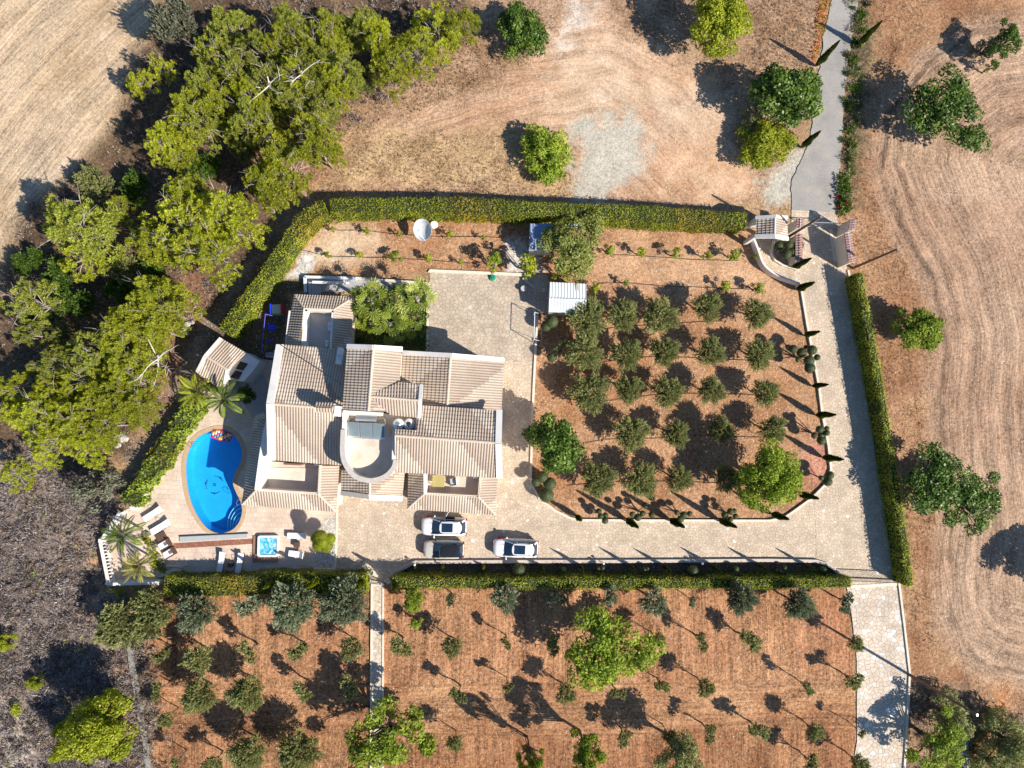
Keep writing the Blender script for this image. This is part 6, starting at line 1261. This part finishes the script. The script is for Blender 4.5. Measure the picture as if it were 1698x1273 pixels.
# ------------------------------------------------------------------ cars
CW = mat('white_car_paint', (.80,.80,.80), .25, .02, coat=.6, spec=.5); CG = mat('champagne_car_paint', (.66,.61,.52), .3, .03, coat=.6, spec=.5, metal=.15); CB = mat('black_car_roof', (.018,.018,.02), .25, .05, coat=.4)
GL = mat('blue_tinted_glass', (.012,.03,.06), .08, .05, spec=.9); SHADE = mat('blue_sunshade', (.12,.38,.75), .5, .25, 4); TYRE = mat('rubber', (.02,.02,.02), .8, .1); RIM = mat('alloy', (.5,.5,.52), .3, .05, metal=.8)
HL = mat('lamp_glass', (.6,.62,.65), .1, .05); TL = mat('tail_lamp_red', (.35,.01,.02), .2, .1); RS = mat('red_sticker', (.62,.02,.07), .4, .08); GREYP = mat('grey_print', (.5,.46,.46), .4, .1)
def car(label, px, py, ang, L=4.45, Wd=1.82, Ht=1.62, paint=CW, roofm=None, suv=True, door=False, sunshade=False, stickers=True):
    p = P(px, py, .9); e = empty('parked_car', (p.x, p.y, 0), R_(ang), label, 'car', 'parked cars'); hw = Wd/2; hl = L/2
    def zt(u):   # body top along the length u in -1..1
        return .62+.40*min(1, (1-abs(u))*7)**.5 if u < .38 else (1.02-.16*((u-.38)/.62)**1.6)*(.62+.38*min(1, (1-u)*9)**.5)
    st = [-1,-.985,-.95,-.88,-.78,-.6,-.4,-.2,0,.2,.4,.55,.7,.82,.9,.95,.985,1]; vs = []; nr = 12
    for u in st:
        w = hw*(1-.30*abs(u)**7)*(1-.10*max(0, abs(u)-.86)/.14); x = u*hl*(1) ; z = zt(u); arch = 0
        half = [(w*.80,.24),(w*.96,.30),(w,.55),(w*.985,z-.22),(w*.93,z-.05),(w*.72,z+.0),(w*.3,z+.035)]
        ring = half+[(-a, b) for a, b in half[::-1]]
        vs += [(x+(-.05 if abs(u) > .99 else 0)*np.sign(u)*0, y, zz) for y, zz in ring]
    k = 14; fs = [(i*k+j, i*k+(j+1) % k, (i+1)*k+(j+1) % k, (i+1)*k+j) for i in range(len(st)-1) for j in range(k)]+[tuple(range(k-1, -1, -1)), tuple((len(st)-1)*k+j for j in range(k))]
    MB().add(vs, fs).build('body', paint, e, world=False, smooth=True)
    zb_, zr = .98, Ht-.02; xf, xr, tf, tr = .27*L, -.47*L, .085*L, -.395*L; wb, wt = hw*.86, hw*.68
    F = [(xf, .0), (xf-.06, wb*.75), (xf-.25, wb)]; 
    # cabin sides
    def quad(nm, q, m, parent=e): return MB().add([Vector(v) for v in q]+[Vector(v)-Vector((0,0,.05)) for v in q], [tuple(range(len(q))), tuple(range(2*len(q)-1, len(q)-1, -1))]+[(i, (i+1) % len(q), len(q)+(i+1) % len(q), len(q)+i) for i in range(len(q))]).build(nm, m, parent, world=False)
    MB().add([(xf,-wb*.9,zb_-.04),(xf,wb*.9,zb_-.04),(xr,wb*.9,zb_-.02),(xr,-wb*.9,zb_-.02),(tf,-wt,zr-.03),(tf,wt,zr-.03),(tr,wt*.95,zr-.03),(tr,-wt*.95,zr-.03)], [(0,1,5,4),(2,3,7,6),(1,2,6,5),(3,0,4,7),(4,5,6,7),(3,2,1,0)]).build('side_windows', GL, e, world=False)
    ws = []; n = 6
    for i in range(n+1):
        t = -1+2*i/n; ws.append((xf+.05-.14*t*t, t*wb*.93, zb_-.015)); ws.append((tf+.03-.05*t*t, t*wt*.95, zr-.005))
    MB().add(ws, [(2*i, 2*i+2, 2*i+3, 2*i+1) for i in range(n)]).build('windscreen', GL, e, world=False, smooth=True)
    if sunshade: MB().add([(a[0]-.04+.02*(i % 2)*0, a[1]*.93, a[2]+.022) for i, a in enumerate(ws)], [(2*i, 2*i+2, 2*i+3, 2*i+1) for i in range(n)]).build('windscreen_sunshade', SHADE, e, world=False)
    rw = []
    for i in range(n+1):
        t = -1+2*i/n; rw.append((xr-.02+.1*t*t, t*wb*.85, zb_)); rw.append((tr-.02+.05*t*t, t*wt*.92, zr-.01))
    MB().add(rw, [(2*i, 2*i+1, 2*i+3, 2*i+2) for i in range(n)]).build('rear_window', GL, e, world=False, smooth=True)
    rv = []; nx_, ny_ = 8, 8
    for i in range(nx_+1):
        for j in range(ny_+1):
            u = i/nx_; t = -1+2*j/ny_; x = tf+(tr-tf)*u; edge = max(abs(t), abs(2*u-1)); w = wt*(1.0-.08*u)*(1.04); rv.append((x-(.05*t*t if u < .05 else -.05*t*t if u > .95 else 0), t*w, zr+.035-.045*t*t-.03*(2*u-1)**2-(.03 if edge > .99 else 0)))
    MB().add(rv, [(i*(ny_+1)+j, i*(ny_+1)+j+1, (i+1)*(ny_+1)+j+1, (i+1)*(ny_+1)+j) for i in range(nx_) for j in range(ny_)]).build('roof', roofm or paint, e, world=False, smooth=True)
    for s in (-1, 1):     # pillars, rails, mirrors, lamps
        q = MB(); q.beam((xf+.02, s*wb*.93, zb_), (tf, s*wt, zr), .07, .05); q.beam((xr, s*wb*.86, zb_), (tr, s*wt*.95, zr), .16, .06); q.beam((-.05, s*wb*.9, zb_), (-.15, s*wt*1.0, zr), .06, .05); q.build('pillar', paint if not roofm else roofm, e, world=False)
        if suv: MB().tube([(tf-.15, s*wt*.93, zr+.02), (tf-.3, s*wt*.93, zr+.08), (tr+.35, s*wt*.9, zr+.08), (tr+.2, s*wt*.9, zr+.02)], .022, 6).build('roof_rail', METAL, e, world=False)
        MB().bbox(xf-.3, s*(hw+.08), .98, 1.14, .14, .24, R_(12*s), b=.04).build('wing_mirror', roofm or paint, e, world=False)
        MB().add([(hl-.62, s*hw*.93, .80), (hl-.12, s*hw*.52, .74), (hl-.05, s*hw*.5, .62), (hl-.22, s*hw*.9, .62), (hl-.62, s*hw*.99, .70), (hl-.45, s*hw*.7, .865)], [(0, 5, 1, 2, 3, 4)]).build('headlight', HL, e, world=False)
        MB().box(-hl+.1, s*hw*.78, .72, .95, .12, .26, 0).build('tail_light', TL, e, world=False)
        for wx in (hl-.85, -hl+.85):
            w = MB().tube([(wx, s*(hw-.22), .34), (wx, s*(hw+.005), .34)], .34, 20).build('wheel', TYRE, e, world=False); MB().tube([(wx, s*(hw-.02), .34), (wx, s*(hw+.02), .34)], .21, 14).build('rim', RIM, w, world=False)
        if stickers: MB().add([(hl-.30, s*hw*.86, .865), (hl-.75, s*hw*.955, .925), (hl-1.12, s*hw*.975, .935), (hl-1.15, s*(hw*1.006), .80), (hl-.8, s*(hw*1.006), .76), (hl-.42, s*hw*.985, .72)], [(0, 1, 2, 3, 4, 5)]).build('red_wing_sticker', RS, e, world=False)
    q = MB(); zz_ = 1.005
    q.tube([(xf+.10, -hw*.80, .955), (hl-.55, -hw*.78, .955-.055), (hl-.22, -hw*.55, .875), (hl-.14, 0, .885), (hl-.22, hw*.55, .875), (hl-.55, hw*.78, .955-.055), (xf+.10, hw*.80, .955)], .009, 4)
    for s in (-1, 1): q.tube([(xf+.05, s*hw*.45, 1.03), (hl-.6, s*hw*.30, .985)], .012, 4)
    q.build('bonnet_seam', GREYP, e, world=False)
    q = MB(); 
    for s in (-1, 1):
        for x_ in (xf-.12, -.12, xr+.45): q.tube([(x_, s*hw*.935, .975), (x_, s*hw*1.0, .55)], .010, 4)
    q.build('door_seam', DARK, e, world=False); MB().beam((-hl+.03, -hw*.8, .62), (-hl+.03, hw*.8, .62), .07, .1).build('rear_bumper_strip', DARK, e, world=False)
    if suv:
        MB().bbox((tf+tr)/2+.32, 0, zr+.01, zr+.052, 1.05, wt*1.36, b=.02).build('sunroof', GL, e, world=False); MB().box((tf+tr)/2+.32, 0, zr+.05, zr+.058, .03, wt*1.3).build('sunroof_bar', CB, e, world=False)
    MB().tube([(tr+.35, 0, zr+.02), (tr+.3, 0, zr+.1)], .02, 6).build('aerial', DARK, e, world=False)
    MB().box(hl+.0, 0, .42, .54, .03, .5).build('number_plate', PVC, e, world=False); MB().box(-hl-.0, 0, .62, .74, .03, .5).build('number_plate', mat('red_plate', (.55,.03,.03), .5, .05), e, world=False)
    MB().box(hl-.02, 0, .55, .68, .05, .9).build('grille', DARK, e, world=False)
    if stickers:
        mb = MB(); pts = [(hl-.62+.10*math.sin(t), .30*math.cos(t), .965) for t in np.linspace(.3, 5.6, 12)]; mb.tube(pts, .012, 4); mb.tube([(hl-.55,-.22,.965),(hl-.62,.0,.97),(hl-.55,.25,.965)], .012, 4); mb.build('bonnet_emblem', GREYP, e, world=False)
    q = MB(); q.tube([(xf+.06, -wb*.6, zb_+.02), (xf-.25, -.1, zb_+.22)], .012, 4); q.tube([(xf+.08, .1, zb_+.02), (xf-.2, wb*.5, zb_+.2)], .012, 4); q.build('wiper', DARK, e, world=False)
    if door:
        a = R_(60); hx, hy = -.02*L, -hw+.02; d = MB(); 
        pts = [(0, 0, .35), (1.0, 0, .35), (1.0, 0, 1.0), (0, 0, 1.02)]; ca, sa = math.cos(math.pi+a), math.sin(math.pi+a)
        tr_ = lambda x, y, z: (hx+x*ca-y*sa, hy+x*sa+y*ca, z)
        d.hexa([tr_(0,-.06,.35), tr_(1.0,-.06,.35), tr_(1.0,.06,.35), tr_(0,.06,.35)], [tr_(0,-.05,1.02), tr_(1.0,-.05,1.0), tr_(1.0,.05,1.0), tr_(0,.05,1.02)]); dd = d.build('open_door', paint, e, world=False)
        g_ = MB().hexa([tr_(0.05,-.015,1.02), tr_(.95,-.015,1.0), tr_(.95,.015,1.0), tr_(0.05,.015,1.02)], [tr_(.15,.06,1.5), tr_(.75,.06,1.48), tr_(.75,.09,1.48), tr_(.15,.09,1.5)]).build('door_window', GL, dd, world=False)
        MB().box(-.02*L-.5, -hw*.85, .5, 1.0, .9, .35).build('door_opening', DARK, e, world=False)
    return e
car('white car with its rear door open, parked nearest the villa', 736, 873, 180-1.5, 4.5, door=True)
car('champagne car with black roof parked by the wall in front of the white one', 735.5, 911.5, 180-1.5, 4.0, 1.78, 1.58, CG, CB, suv=False, sunshade=True, stickers=False)
car('white car with dark sunroof parked alone by the low wall', 855, 909, 180-2.5, 4.5)
# ------------------------------------------------------------------ poolside furniture
FR = mat('black_frame', (.03,.025,.025), .5, .1)
def lounger(label, px, py, ang, L=1.95, W=.62, up=0.0, frame=FR, group='white sun loungers', arms=True, blue=False):
    p = P(px, py, .35); e = empty('sun_lounger', (p.x, p.y, 0), R_(ang), label, 'sun lounger', group); sp = L*.18; hl = L/2
    f = MB(); [f.beam((-hl, s*(W/2-.03), .3), (sp, s*(W/2-.03), .3), .05, .05) for s in (-1, 1)]; [f.beam((x, -W/2+.03, .3), (x, W/2-.03, .3), .05, .05) for x in (-hl, 0, sp)]; f.build('frame', frame, e, world=False)
    for x in (-hl+.1, hl-.45):
        for s in (-1, 1): MB().tube([(x, s*(W/2-.03), .3), (x, s*(W/2-.0), 0)], .022, 6).build('leg', frame, e, world=False)
    c = MB(); c.bbox((-hl+sp)/2, 0, .33, .42, hl+sp, W-.04, b=.035); c.build('seat_cushion', CUSH, e, world=False)
    bl = hl-sp; ux = math.cos(R_(up)); uz = math.sin(R_(up)); q = MB(); a = [(sp, -W/2+.02, .33), (sp, W/2-.02, .33), (sp+bl*ux, W/2-.02, .33+bl*uz), (sp+bl*ux, -W/2+.02, .33+bl*uz)]
    q.hexa([Vector(v) for v in a], [Vector(v)+Vector((-uz*.08, 0, .09*max(ux, .3))) for v in a]); q.build('back_cushion', CUSH, e, world=False)
    if arms:
        for s in (-1, 1): MB().tube([(.0, s*(W/2), .3), (.05, s*(W/2+.1), .52), (.35, s*(W/2+.1), .55), (.45, s*(W/2), .33)], .016, 6).build('armrest', frame, e, world=False)
    return e
lounger('white lounger nearest the hedge end on the left of the deck', 253.5, 852, 33, 2.0, .66, 12); lounger('second white lounger on the left of the deck, above the wicker table', 266.5, 873.5, 31, 2.05, .68, 12)
lounger('white lounger below the pool, nearer the corner garden', 366.7, 931, 80, 2.0, .58, 14); lounger('white lounger below the pool beside the hot tub side, striped by a cypress shadow', 397.4, 933, 80, 2.0, .58, 14)
lounger('white lounger above the small table right of the hot tub', 492.5, 888, -2, 1.9, .62, 14); lounger('white lounger with folded armrests below the small table right of the hot tub', 492, 918.5, -8, 1.6, .64, 35)
def side_table(label, px, py, ang, s=.5):
    p = P(px, py, .35); e = empty('side_table', (p.x, p.y, 0), R_(ang), label, 'side table', 'brown wicker tables'); MB().bbox(0, 0, .36, .42, s, s).build('table_top', WICK, e, world=False); MB().bbox(0, 0, .05, .36, s*.86, s*.86, b=.02).build('woven_base', WICK, e, world=False); return e
side_table('brown wicker table between the left loungers and armchairs', 267, 890, 30, .85); side_table('small brown table between the two loungers below the pool', 382, 936, 0, .5); side_table('small brown table between the two loungers right of the hot tub', 492, 903, 0, .55)
def wicker_chair(label, px, py, ang):
    p = P(px, py, .4); e = empty('wicker_armchair', (p.x, p.y, 0), R_(ang), label, 'armchair', 'wicker armchairs'); MB().bbox(0, 0, .05, .3, 1.15, .78, b=.04).build('woven_base', WICK, e, world=False)
    MB().bbox(-.1, 0, .3, .44, .92, .66, b=.05).build('seat_cushion', CUSH, e, world=False); MB().bbox(.52, 0, .28, .72, .12, .78, b=.03).build('backrest', WICK, e, world=False)
    MB().bbox(.2, 0, .44, .5, .36, .3, b=.02).build('small_pillow', mat('dark_grey_pillow', (.15,.15,.17), .9, .1), e, world=False)
    for s in (-1, 1): MB().bbox(.0, s*.37, .3, .5, 1.1, .07, b=.02).build('armrest', WICK, e, world=False)
wicker_chair('upper white cushioned wicker chair in the pair at the end of the brick band', 272, 903, 30); wicker_chair('lower white cushioned wicker chair in the pair at the end of the brick band', 280, 917, 30)
p = P(537, 946, .4); e = empty('stone_bench', (p.x, p.y, 0), R_(-1), 'grey rounded stone bench in the hedge shade below the ficus', 'bench'); MB().bbox(0, 0, .35, .47, 2.0, .55, b=.06).build('seat', CONC, e, world=False); [MB().bbox(s*.7, 0, 0, .35, .3, .4).build('leg', CONC, e, world=False) for s in (-1, 1)]
# hot tub
e = empty('hot_tub', P(444, 907), label='white hot tub with bubbling turquoise water set in a brown wooden deck', cat='hot tub'); WD = mat('decking_boards', (.30,.17,.12), .7, .2, 2, .3)
mb = MB(); a, b = P(420.5, 888), P(461, 932)
for i in range(13): y = a.y+(b.y-a.y)*i/13; mb.box((a.x+b.x)/2, y-.1, .02, .12, b.x-a.x, .185)
mb.build('wooden_deck', WD, e); c = P(444.5, 905, .3); TUBW = mat('tub_shell', (.78,.82,.84), .25, .03)
mb = MB(); S_ = 1.02
def rr(h, z, rad=.2): 
    o = []
    for q_, (sx, sy) in enumerate([(1, 1), (-1, 1), (-1, -1), (1, -1)]):
        for t in range(5): th = math.pi/2*(q_+t/4); o.append((c.x+sx*(h-rad)+rad*math.cos(th), c.y+sy*(h-rad)+rad*math.sin(th), z))
    return o
rings = [rr(S_, .05), rr(S_, .36), rr(S_-.04, .40), rr(S_-.16, .40), rr(S_-.2, .34), rr(S_-.32, -.2)]; vs = sum(rings, []); k = 20
mb.add(vs, [(i*k+j, i*k+(j+1) % k, (i+1)*k+(j+1) % k, (i+1)*k+j) for i in range(5) for j in range(k)]+[tuple(5*k+j for j in range(k))]); mb.build('shell', TUBW, e)
def foam():
    m = bpy.data.materials.new('foaming_water'); global N, L; nt, N, L, b = nodes(m); tc = N.new('ShaderNodeTexCoord').outputs['Object']; cr = N.new('ShaderNodeValToRGB'); L.new(noise_(tc, 1.6, 6, .7, 1.6), cr.inputs[0]); q = cr.color_ramp.elements
    q[0].position = .38; q[0].color = (.02,.26,.45,1); q[1].position = .62; q[1].color = (.75,.85,.88,1); z = q.new(.5); z.color = (.12,.52,.66,1); L.new(cr.outputs[0], b.inputs['Base Color']); b.inputs['Roughness'].default_value = .15; return m
G = 16; r = rs(3); vs = [(c.x+(i/G-.5)*1.66, c.y+(j/G-.5)*1.66, .30+.03*r.rand()) for i in range(G+1) for j in range(G+1)]; MB().add(vs, [(i*(G+1)+j, i*(G+1)+j+1, (i+1)*(G+1)+j+1, (i+1)*(G+1)+j) for i in range(G) for j in range(G)]).build('water', foam(), e, smooth=True)
# pool inflatable
p = P(368, 722, .05); e = empty('inflatable_mattress', (p.x, p.y, -.08), R_(-14), 'multicoloured inflatable mattress at the top end of the pool', 'inflatable'); CL = [(.6,.04,.12),(.85,.55,.03),(.08,.38,.65),(.8,.8,.78),(.25,.1,.08)]
for k, w in enumerate(range(8)):
    mb = MB(); x = -.84+k*.235; ln = .42*(1-.25*(abs(k-3.5)/3.5)**3)
    for j in range(4): mb.cur = (k*2+j*3) % 5; y0 = -ln+j*ln/2; mb.tube([(x, y0, .12), (x, y0+ln/2, .12)], .13, 8)
    mb.build('air_tube', [mat('vinyl%d' % i, c_, .35, .05) for i, c_ in enumerate(CL)], e, world=False, smooth=True)
MB().tube([(x_, y_, .10) for x_, y_ in [(-.95,-.38),(-1.0,0),(-.95,.38),(0,.46),(.85,.38),(.95,0),(.85,-.38),(0,-.46),(-.95,-.38)]], .09, 8).build('rim_tube', mat('vinyl0', CL[0]), e, world=False)
for px, lb in ((( 325,741), 'pool ladder handle on the upper left coping'), ((400,833), 'pool ladder handle near the curved steps')):
    p = P(*px); e = empty('pool_handrail', p, 0, lb, 'handrail', 'pool handrails')
    for s in (-.2, .2): MB().tube([(s,-.2,.0),(s,-.2,.5),(s,.0,.65),(s,.25,.5),(s,.3,-.3)], .022, 6).build('rail', METAL, e, world=False)
# balustrade
def balustrade(label, a, b):
    pa, pb = P(*a), P(*b); e = empty('balustrade', pa, 0, label, 'balustrade', 'white corner balustrades'); t = pb-pa; n = int(t.length/.3); up = Vector((0, 0, 1))
    MB().beam(pa+up*.98, pb+up*.98, .26, .12).build('top_rail', WHITE, e); MB().beam(pa+up*.1, pb+up*.1, .26, .2).build('base_rail', WHITE, e)
    for i in range(n): q = pa+t*(i+.5)/n-pa; MB().lathe(q.x, q.y, [(.05,.2),(.07,.3),(.09,.45),(.05,.65),(.045,.8),(.07,.92)], 8).build('baluster', WHITE, e, world=False)
    q = pb; MB().box(q.x, q.y, 0, 1.12, .34, .34).build('end_post', WHITE, e)
balustrade('upper slanting white balustrade under the leaning palm', (209,846), (178,893)); balustrade('left white balustrade at the corner of the terrace', (177,897), (190,962)); balustrade('bottom white balustrade meeting the clipped hedge', (192,964), (270,962))
e = empty('corner_terrace_ledge', P(290,945), label='low tapering concrete wall in the hedge shade at the corner garden', cat='wall'); parapet([(262,957),(288,944),(300,946)], 0, .3, .3, e, 'masonry', CONC); parapet([(275,938),(300,940),(308,936)], 0, .25, .15, e, 'masonry', CONC)
STN = mat('grey_green_slate', (.24,.26,.19), .8, .2)
for k, (x, y) in enumerate([(246,886),(259,905),(263,922),(272,934)]):
    p = P(x, y); e = empty('planter_box', p, R_([35,30,35,38][k]), '%s square stone planter from the top in the corner flower bed' % ORD[k+1], 'planter', 'stone planters'); MB().bbox(0, 0, 0, .35, .5, .42).build('box', STN, e, world=False); MB().box(0, 0, .34, .36, .38, .3).build('soil', OBARK, e, world=False)
# garden hose reels, bins, toys
GRN = mat('green_plastic', (.02,.30,.16), .5, .15)
def hose(label, px, py, s=1.0):
    p = P(px, py); e = empty('hose_reel', p, .5, label, 'hose reel', 'green hose reels'); mb = MB()
    for k in range(5): rr_ = (.32-.04*k)*s; mb.tube([(rr_*math.cos(t), rr_*math.sin(t), .05+.05*k) for t in np.linspace(0, 6.3, 14)], .028, 5)
    mb.build('coiled_hose', GRN, e, world=False); MB().tube([(0,0,0),(0,0,.4)], .08*s, 8).build('spindle', GRN, e, world=False); MB().tube([(.3*s,0,.04),(.6*s,-.3*s,.03),(.5*s,-.7*s,.03),(.1,-.8*s,.03)], .018, 5).build('loose_hose', GRN, e, world=False)
hose('green hose reel at the top of the paved court', 816, 460, 1.1); hose('green hose reel at the hedge above the pool', 327.5, 687, .7)
p = P(874, 472, .8); e = empty('metal_drum', (p.x-.15, p.y-.1, 0), .0, 'grey round drum at the shaded corner of the court by the shed', 'drum'); MB().lathe(-.2, -.2, [(.27,0),(.29,.5),(.27,.55),(.2,.56)], 18).build('drum', mat('grey_drum', (.52,.5,.5), .6, .1), e, world=False)
p = P(877, 468, .5); o = MB().beam((p.x-.6, p.y+.45, .3), (p.x+.55, p.y-.5, .35), .16, .1).build('timber_plank', mat('grey_timber', (.55,.5,.46), .8, .1)); tag(o, 'grey plank leaning by the drum at the court corner', 'plank')
# football goal on the court
p0, p1 = P(884, 523), P(883, 567); e = empty('goal_frame', p0, 0, 'thin white football goal standing against the court kerb', 'goal')
mb = MB(); h = 2.0; a, b = p0-p0, p1-p0; a, b = Vector((0,0,0)), Vector(p1-p0); up = Vector((0,0,h)); mb.tube([a, a+up], .035, 6).tube([b, b+up], .035, 6).tube([a+up, b+up], .035, 6); bk = Vector((.9,.1,0)); mb.tube([a+up, a+bk], .02, 5).tube([b+up, b+bk], .02, 5).tube([a+bk, b+bk], .02, 5); mb.build('goal_bars', PVC, e, world=False)
# play corner in the shade
BLU = mat('blue_plastic', (.02,.05,.75), .4, .05); REDP = mat('red_plastic', (.55,.03,.05), .4, .05); GRNP = mat('lime_plastic', (.3,.5,.1), .5, .05)
p = P(458, 512, 1); e = empty('play_house', (p.x, p.y, 0), R_(3), 'small toy house with blue and red sides in the shaded yard', 'play house'); MB().bbox(0,0,0,1.0,.9,.9).build('body', mat('beige_plastic', (.5,.52,.38), .5, .1), e, world=False)
MB().box(-.52,0,0,1.15,.1,1.0).build('blue_panel', BLU, e, world=False); MB().box(.52,0,0,1.15,.1,1.0).build('red_panel', REDP, e, world=False); MB().box(0,-.5,0,1.1,.9,.08).build('lime_panel', GRNP, e, world=False)
p = P(447, 555, 1.2); e = empty('swing_set', (p.x, p.y, 0), R_(-4), 'metal swing set with blue seats in the dark yard beside the house', 'swing set'); mb = MB()
for y in (-1.9, 1.9): mb.tube([(-.9,y,0),(-.35,y,1.9),(.9,y,0)], .04, 6)
mb.tube([(-.35,-1.9,1.9),(-.35,1.9,1.9)], .04, 6); mb.build('frame', mat('violet_steel', (.12,.10,.5), .5, .1), e, world=False)
for y, w in ((.8,.75),(-.5,.35)): MB().bbox(.0,y,.75,.9,w,w*.75).build('swing_seat', BLU, e, world=False)
MB().bbox(.1,-1.9,.15,.22,1.3,.5).build('step_board', mat('grey_plastic2', (.42,.4,.44), .5, .1), e, world=False)
# stepping stones behind house
for k, (x, y, s) in enumerate([(462,478,.7),(455,487,.6),(470,488,.5),(480,492,.6),(492,466,.7)]):
    pass
# small garden lamps
def lamp(label, x, y): 
    p = P(x, y); e = empty('garden_lamp', p, 0, label, 'garden lamp', 'white garden lamps'); MB().tube([(0,0,0),(0,0,.75)], .03, 6).build('post', PVC, e, world=False); MB().sphere((0,0,.85), .12, 10, 7).build('globe', PVC, e, world=False)
for x, y, lb in [(689,933,'white garden lamp at the corner of the low wall by the champagne car'),(998,931,'white garden lamp on the low wall in front of the strip, left of centre'),(1160,931,'white garden lamp on the low wall near its right half'),(1253,416,'white garden lamp outside the curved garden wall'),(334,590,'white round lamp left of the pool house roof')]: lamp(lb, x, y)
# red flower pots
for x, y, lb in [(562,821,'potted red plant at the porch corner'),(602,956,'potted red plant by the hedge end near the path')]:
    p = P(x, y); e = empty('potted_plant', p, 0, lb, 'potted plant'); MB().lathe(0,0,[(.16,0),(.22,.35),(.24,.4),(.1,.4)],14).build('pot', mat('terracotta', (.4,.17,.09), .8, .1), e, world=False); r = rs(8); n = 90; s_ = unit(r, n); me = leaves('flowers', s_*.28+[0,0,.6], unit(r, n), s_+.01, .16, .09, r.rand(n)); q = link('flowers', me, LM['red'], e, world=False)
# clutter pots by the steps
r = rs(12)
for k, (x, y) in enumerate([(611,944),(617,948),(607,938)]):
    p = P(x, y); e = empty('flower_pot', p, 0, ['pale pot nearest the hedge gap','pale pot right of the others at the hedge gap','pale pot highest of the group at the hedge gap'][k], 'flower pot', 'pots by the hedge gap'); MB().lathe(0,0,[(.18,0),(.26,.35),(.28,.42),(.2,.42),(.18,.3)],14).build('pot', WHITE, e, world=False); s_ = unit(r, 60); me = leaves('plant', s_*.22+[0,0,.55], unit(r, 60), s_+.01, .2, .07, r.rand(60)); link('plant', me, LM['grey'], e, world=False)
p = P(645, 962); e = empty('garden_chair', p, .4, 'cream wrought chair beside the small path gate', 'chair')
MB().bbox(0,0,.4,.46,.45,.45).build('seat', CREAM, e, world=False); MB().bbox(0,.22,.46,.95,.45,.05).build('backrest', CREAM, e, world=False); [MB().tube([(sx*.2,sy*.2,.4),(sx*.2,sy*.2,0)], .02, 5).build('leg', CREAM, e, world=False) for sx in (-1,1) for sy in (-1,1)]
# stone walk on the slope and white tubes in the corner
SP = mat('grey_slope_paving', (.27,.25,.22), .9, .25, 3, .5)
q = sheet('stone_walk', W2([(209,1056),(218,1056),(226,1110),(238,1170),(246,1225),(254,1290),(243,1290),(236,1225),(226,1170),(215,1110)]), .07, SP)
o = MB(); pts = smooth_closed([(1601,1212),(1598,1235),(1600,1262),(1606,1290)], 4, False); w_ = [P(x, y, .25) for x, y in pts]
for a, b in zip(w_[:-1], w_[1:]): o.beam(a, b, .9, .12)
tag(o.build('concrete_slab_path', mat('grey_blue_concrete', (.34,.35,.37), .8, .1)), 'grey concrete slab between bushes in the bottom right corner', 'concrete slab')
# rocks
r = rs(77)
def rock(label, x, y, s, m):
    p = P(x, y); mb = MB(); n, k = 9, 6; prof = []
    vs = []
    for i in range(k+1):
        th = math.pi*i/k
        for j in range(n): f = s*(1+.25*r.normal()*.6); ph = 2*math.pi*j/n; vs.append((math.sin(th)*math.cos(ph)*f, math.sin(th)*math.sin(ph)*f*.8, -math.cos(th)*f*.5+.1))
    mb.add(vs, [(i*n+j, i*n+(j+1) % n, (i+1)*n+(j+1) % n, (i+1)*n+j) for i in range(k) for j in range(n)]); o = mb.build('boulder', m); o.location = p; tag(o, label, 'boulder', 'pale boulders')
RK = mat('pale_rock', (.42,.39,.35), .9, .2, 3, .5)
for x, y, s, lb in [(306,548,.55,'long pale boulder at the edge of the shaded track below the round pine'),(311,538,.35,'smaller pale rock above the long boulder on the shaded track'),(203,726,.55,'pale boulder at the lower left end of the shaded track'),(196,738,.35,'small rock below the pale boulder on the shaded track'),(372,475,.3,'pale rock beside the shaded track left of the diagonal hedge'),(320,535,.25,'tiny rock right of the long boulder')]: rock(lb, x, y, s, RK)
# black irrigation pipes
HOSE = mat('black_hose', (.04,.03,.03), .7, .1)
def pipe(label, px, seed):
    r = rs(seed); pts = smooth_closed(px, 5, False); o = MB().tube([tuple(P(x, y+r.normal()*.25, .03)) for x, y in pts], .025, 5).build('irrigation_pipe', HOSE); tag(o, label, 'irrigation pipe', 'black irrigation pipes')
pipe('black pipe along the upper sapling row of the dish plot', [(522,374),(555,381),(600,382),(660,388),(720,392),(790,392),(830,394)], 1); pipe('black pipe along the lower sapling row of the dish plot', [(500,414),(545,424),(600,426),(660,428),(720,432),(790,437)], 2)
pipe('black pipe along the sapling row below the long hedge', [(1015,422),(1060,424),(1120,428),(1170,431),(1225,432)], 3); pipe('black pipe along the sapling row above the olives', [(985,470),(1040,469),(1100,474),(1160,476),(1260,480)], 4)
for k, (ys) in enumerate([[(1000,545),(1060,540),(1130,535),(1200,532)],[(1000,600),(1070,592),(1150,593),(1250,598)],[(930,660),(1000,665),(1080,655),(1180,652),(1270,656)],[(970,735),(1010,728),(1080,727),(1160,722),(1290,726)],[(940,805),(1000,800),(1080,798),(1180,800),(1240,803)]]): pipe('black pipe threading the %s olive row from the top of the walled garden' % ORD[k+1], ys, 10+k)
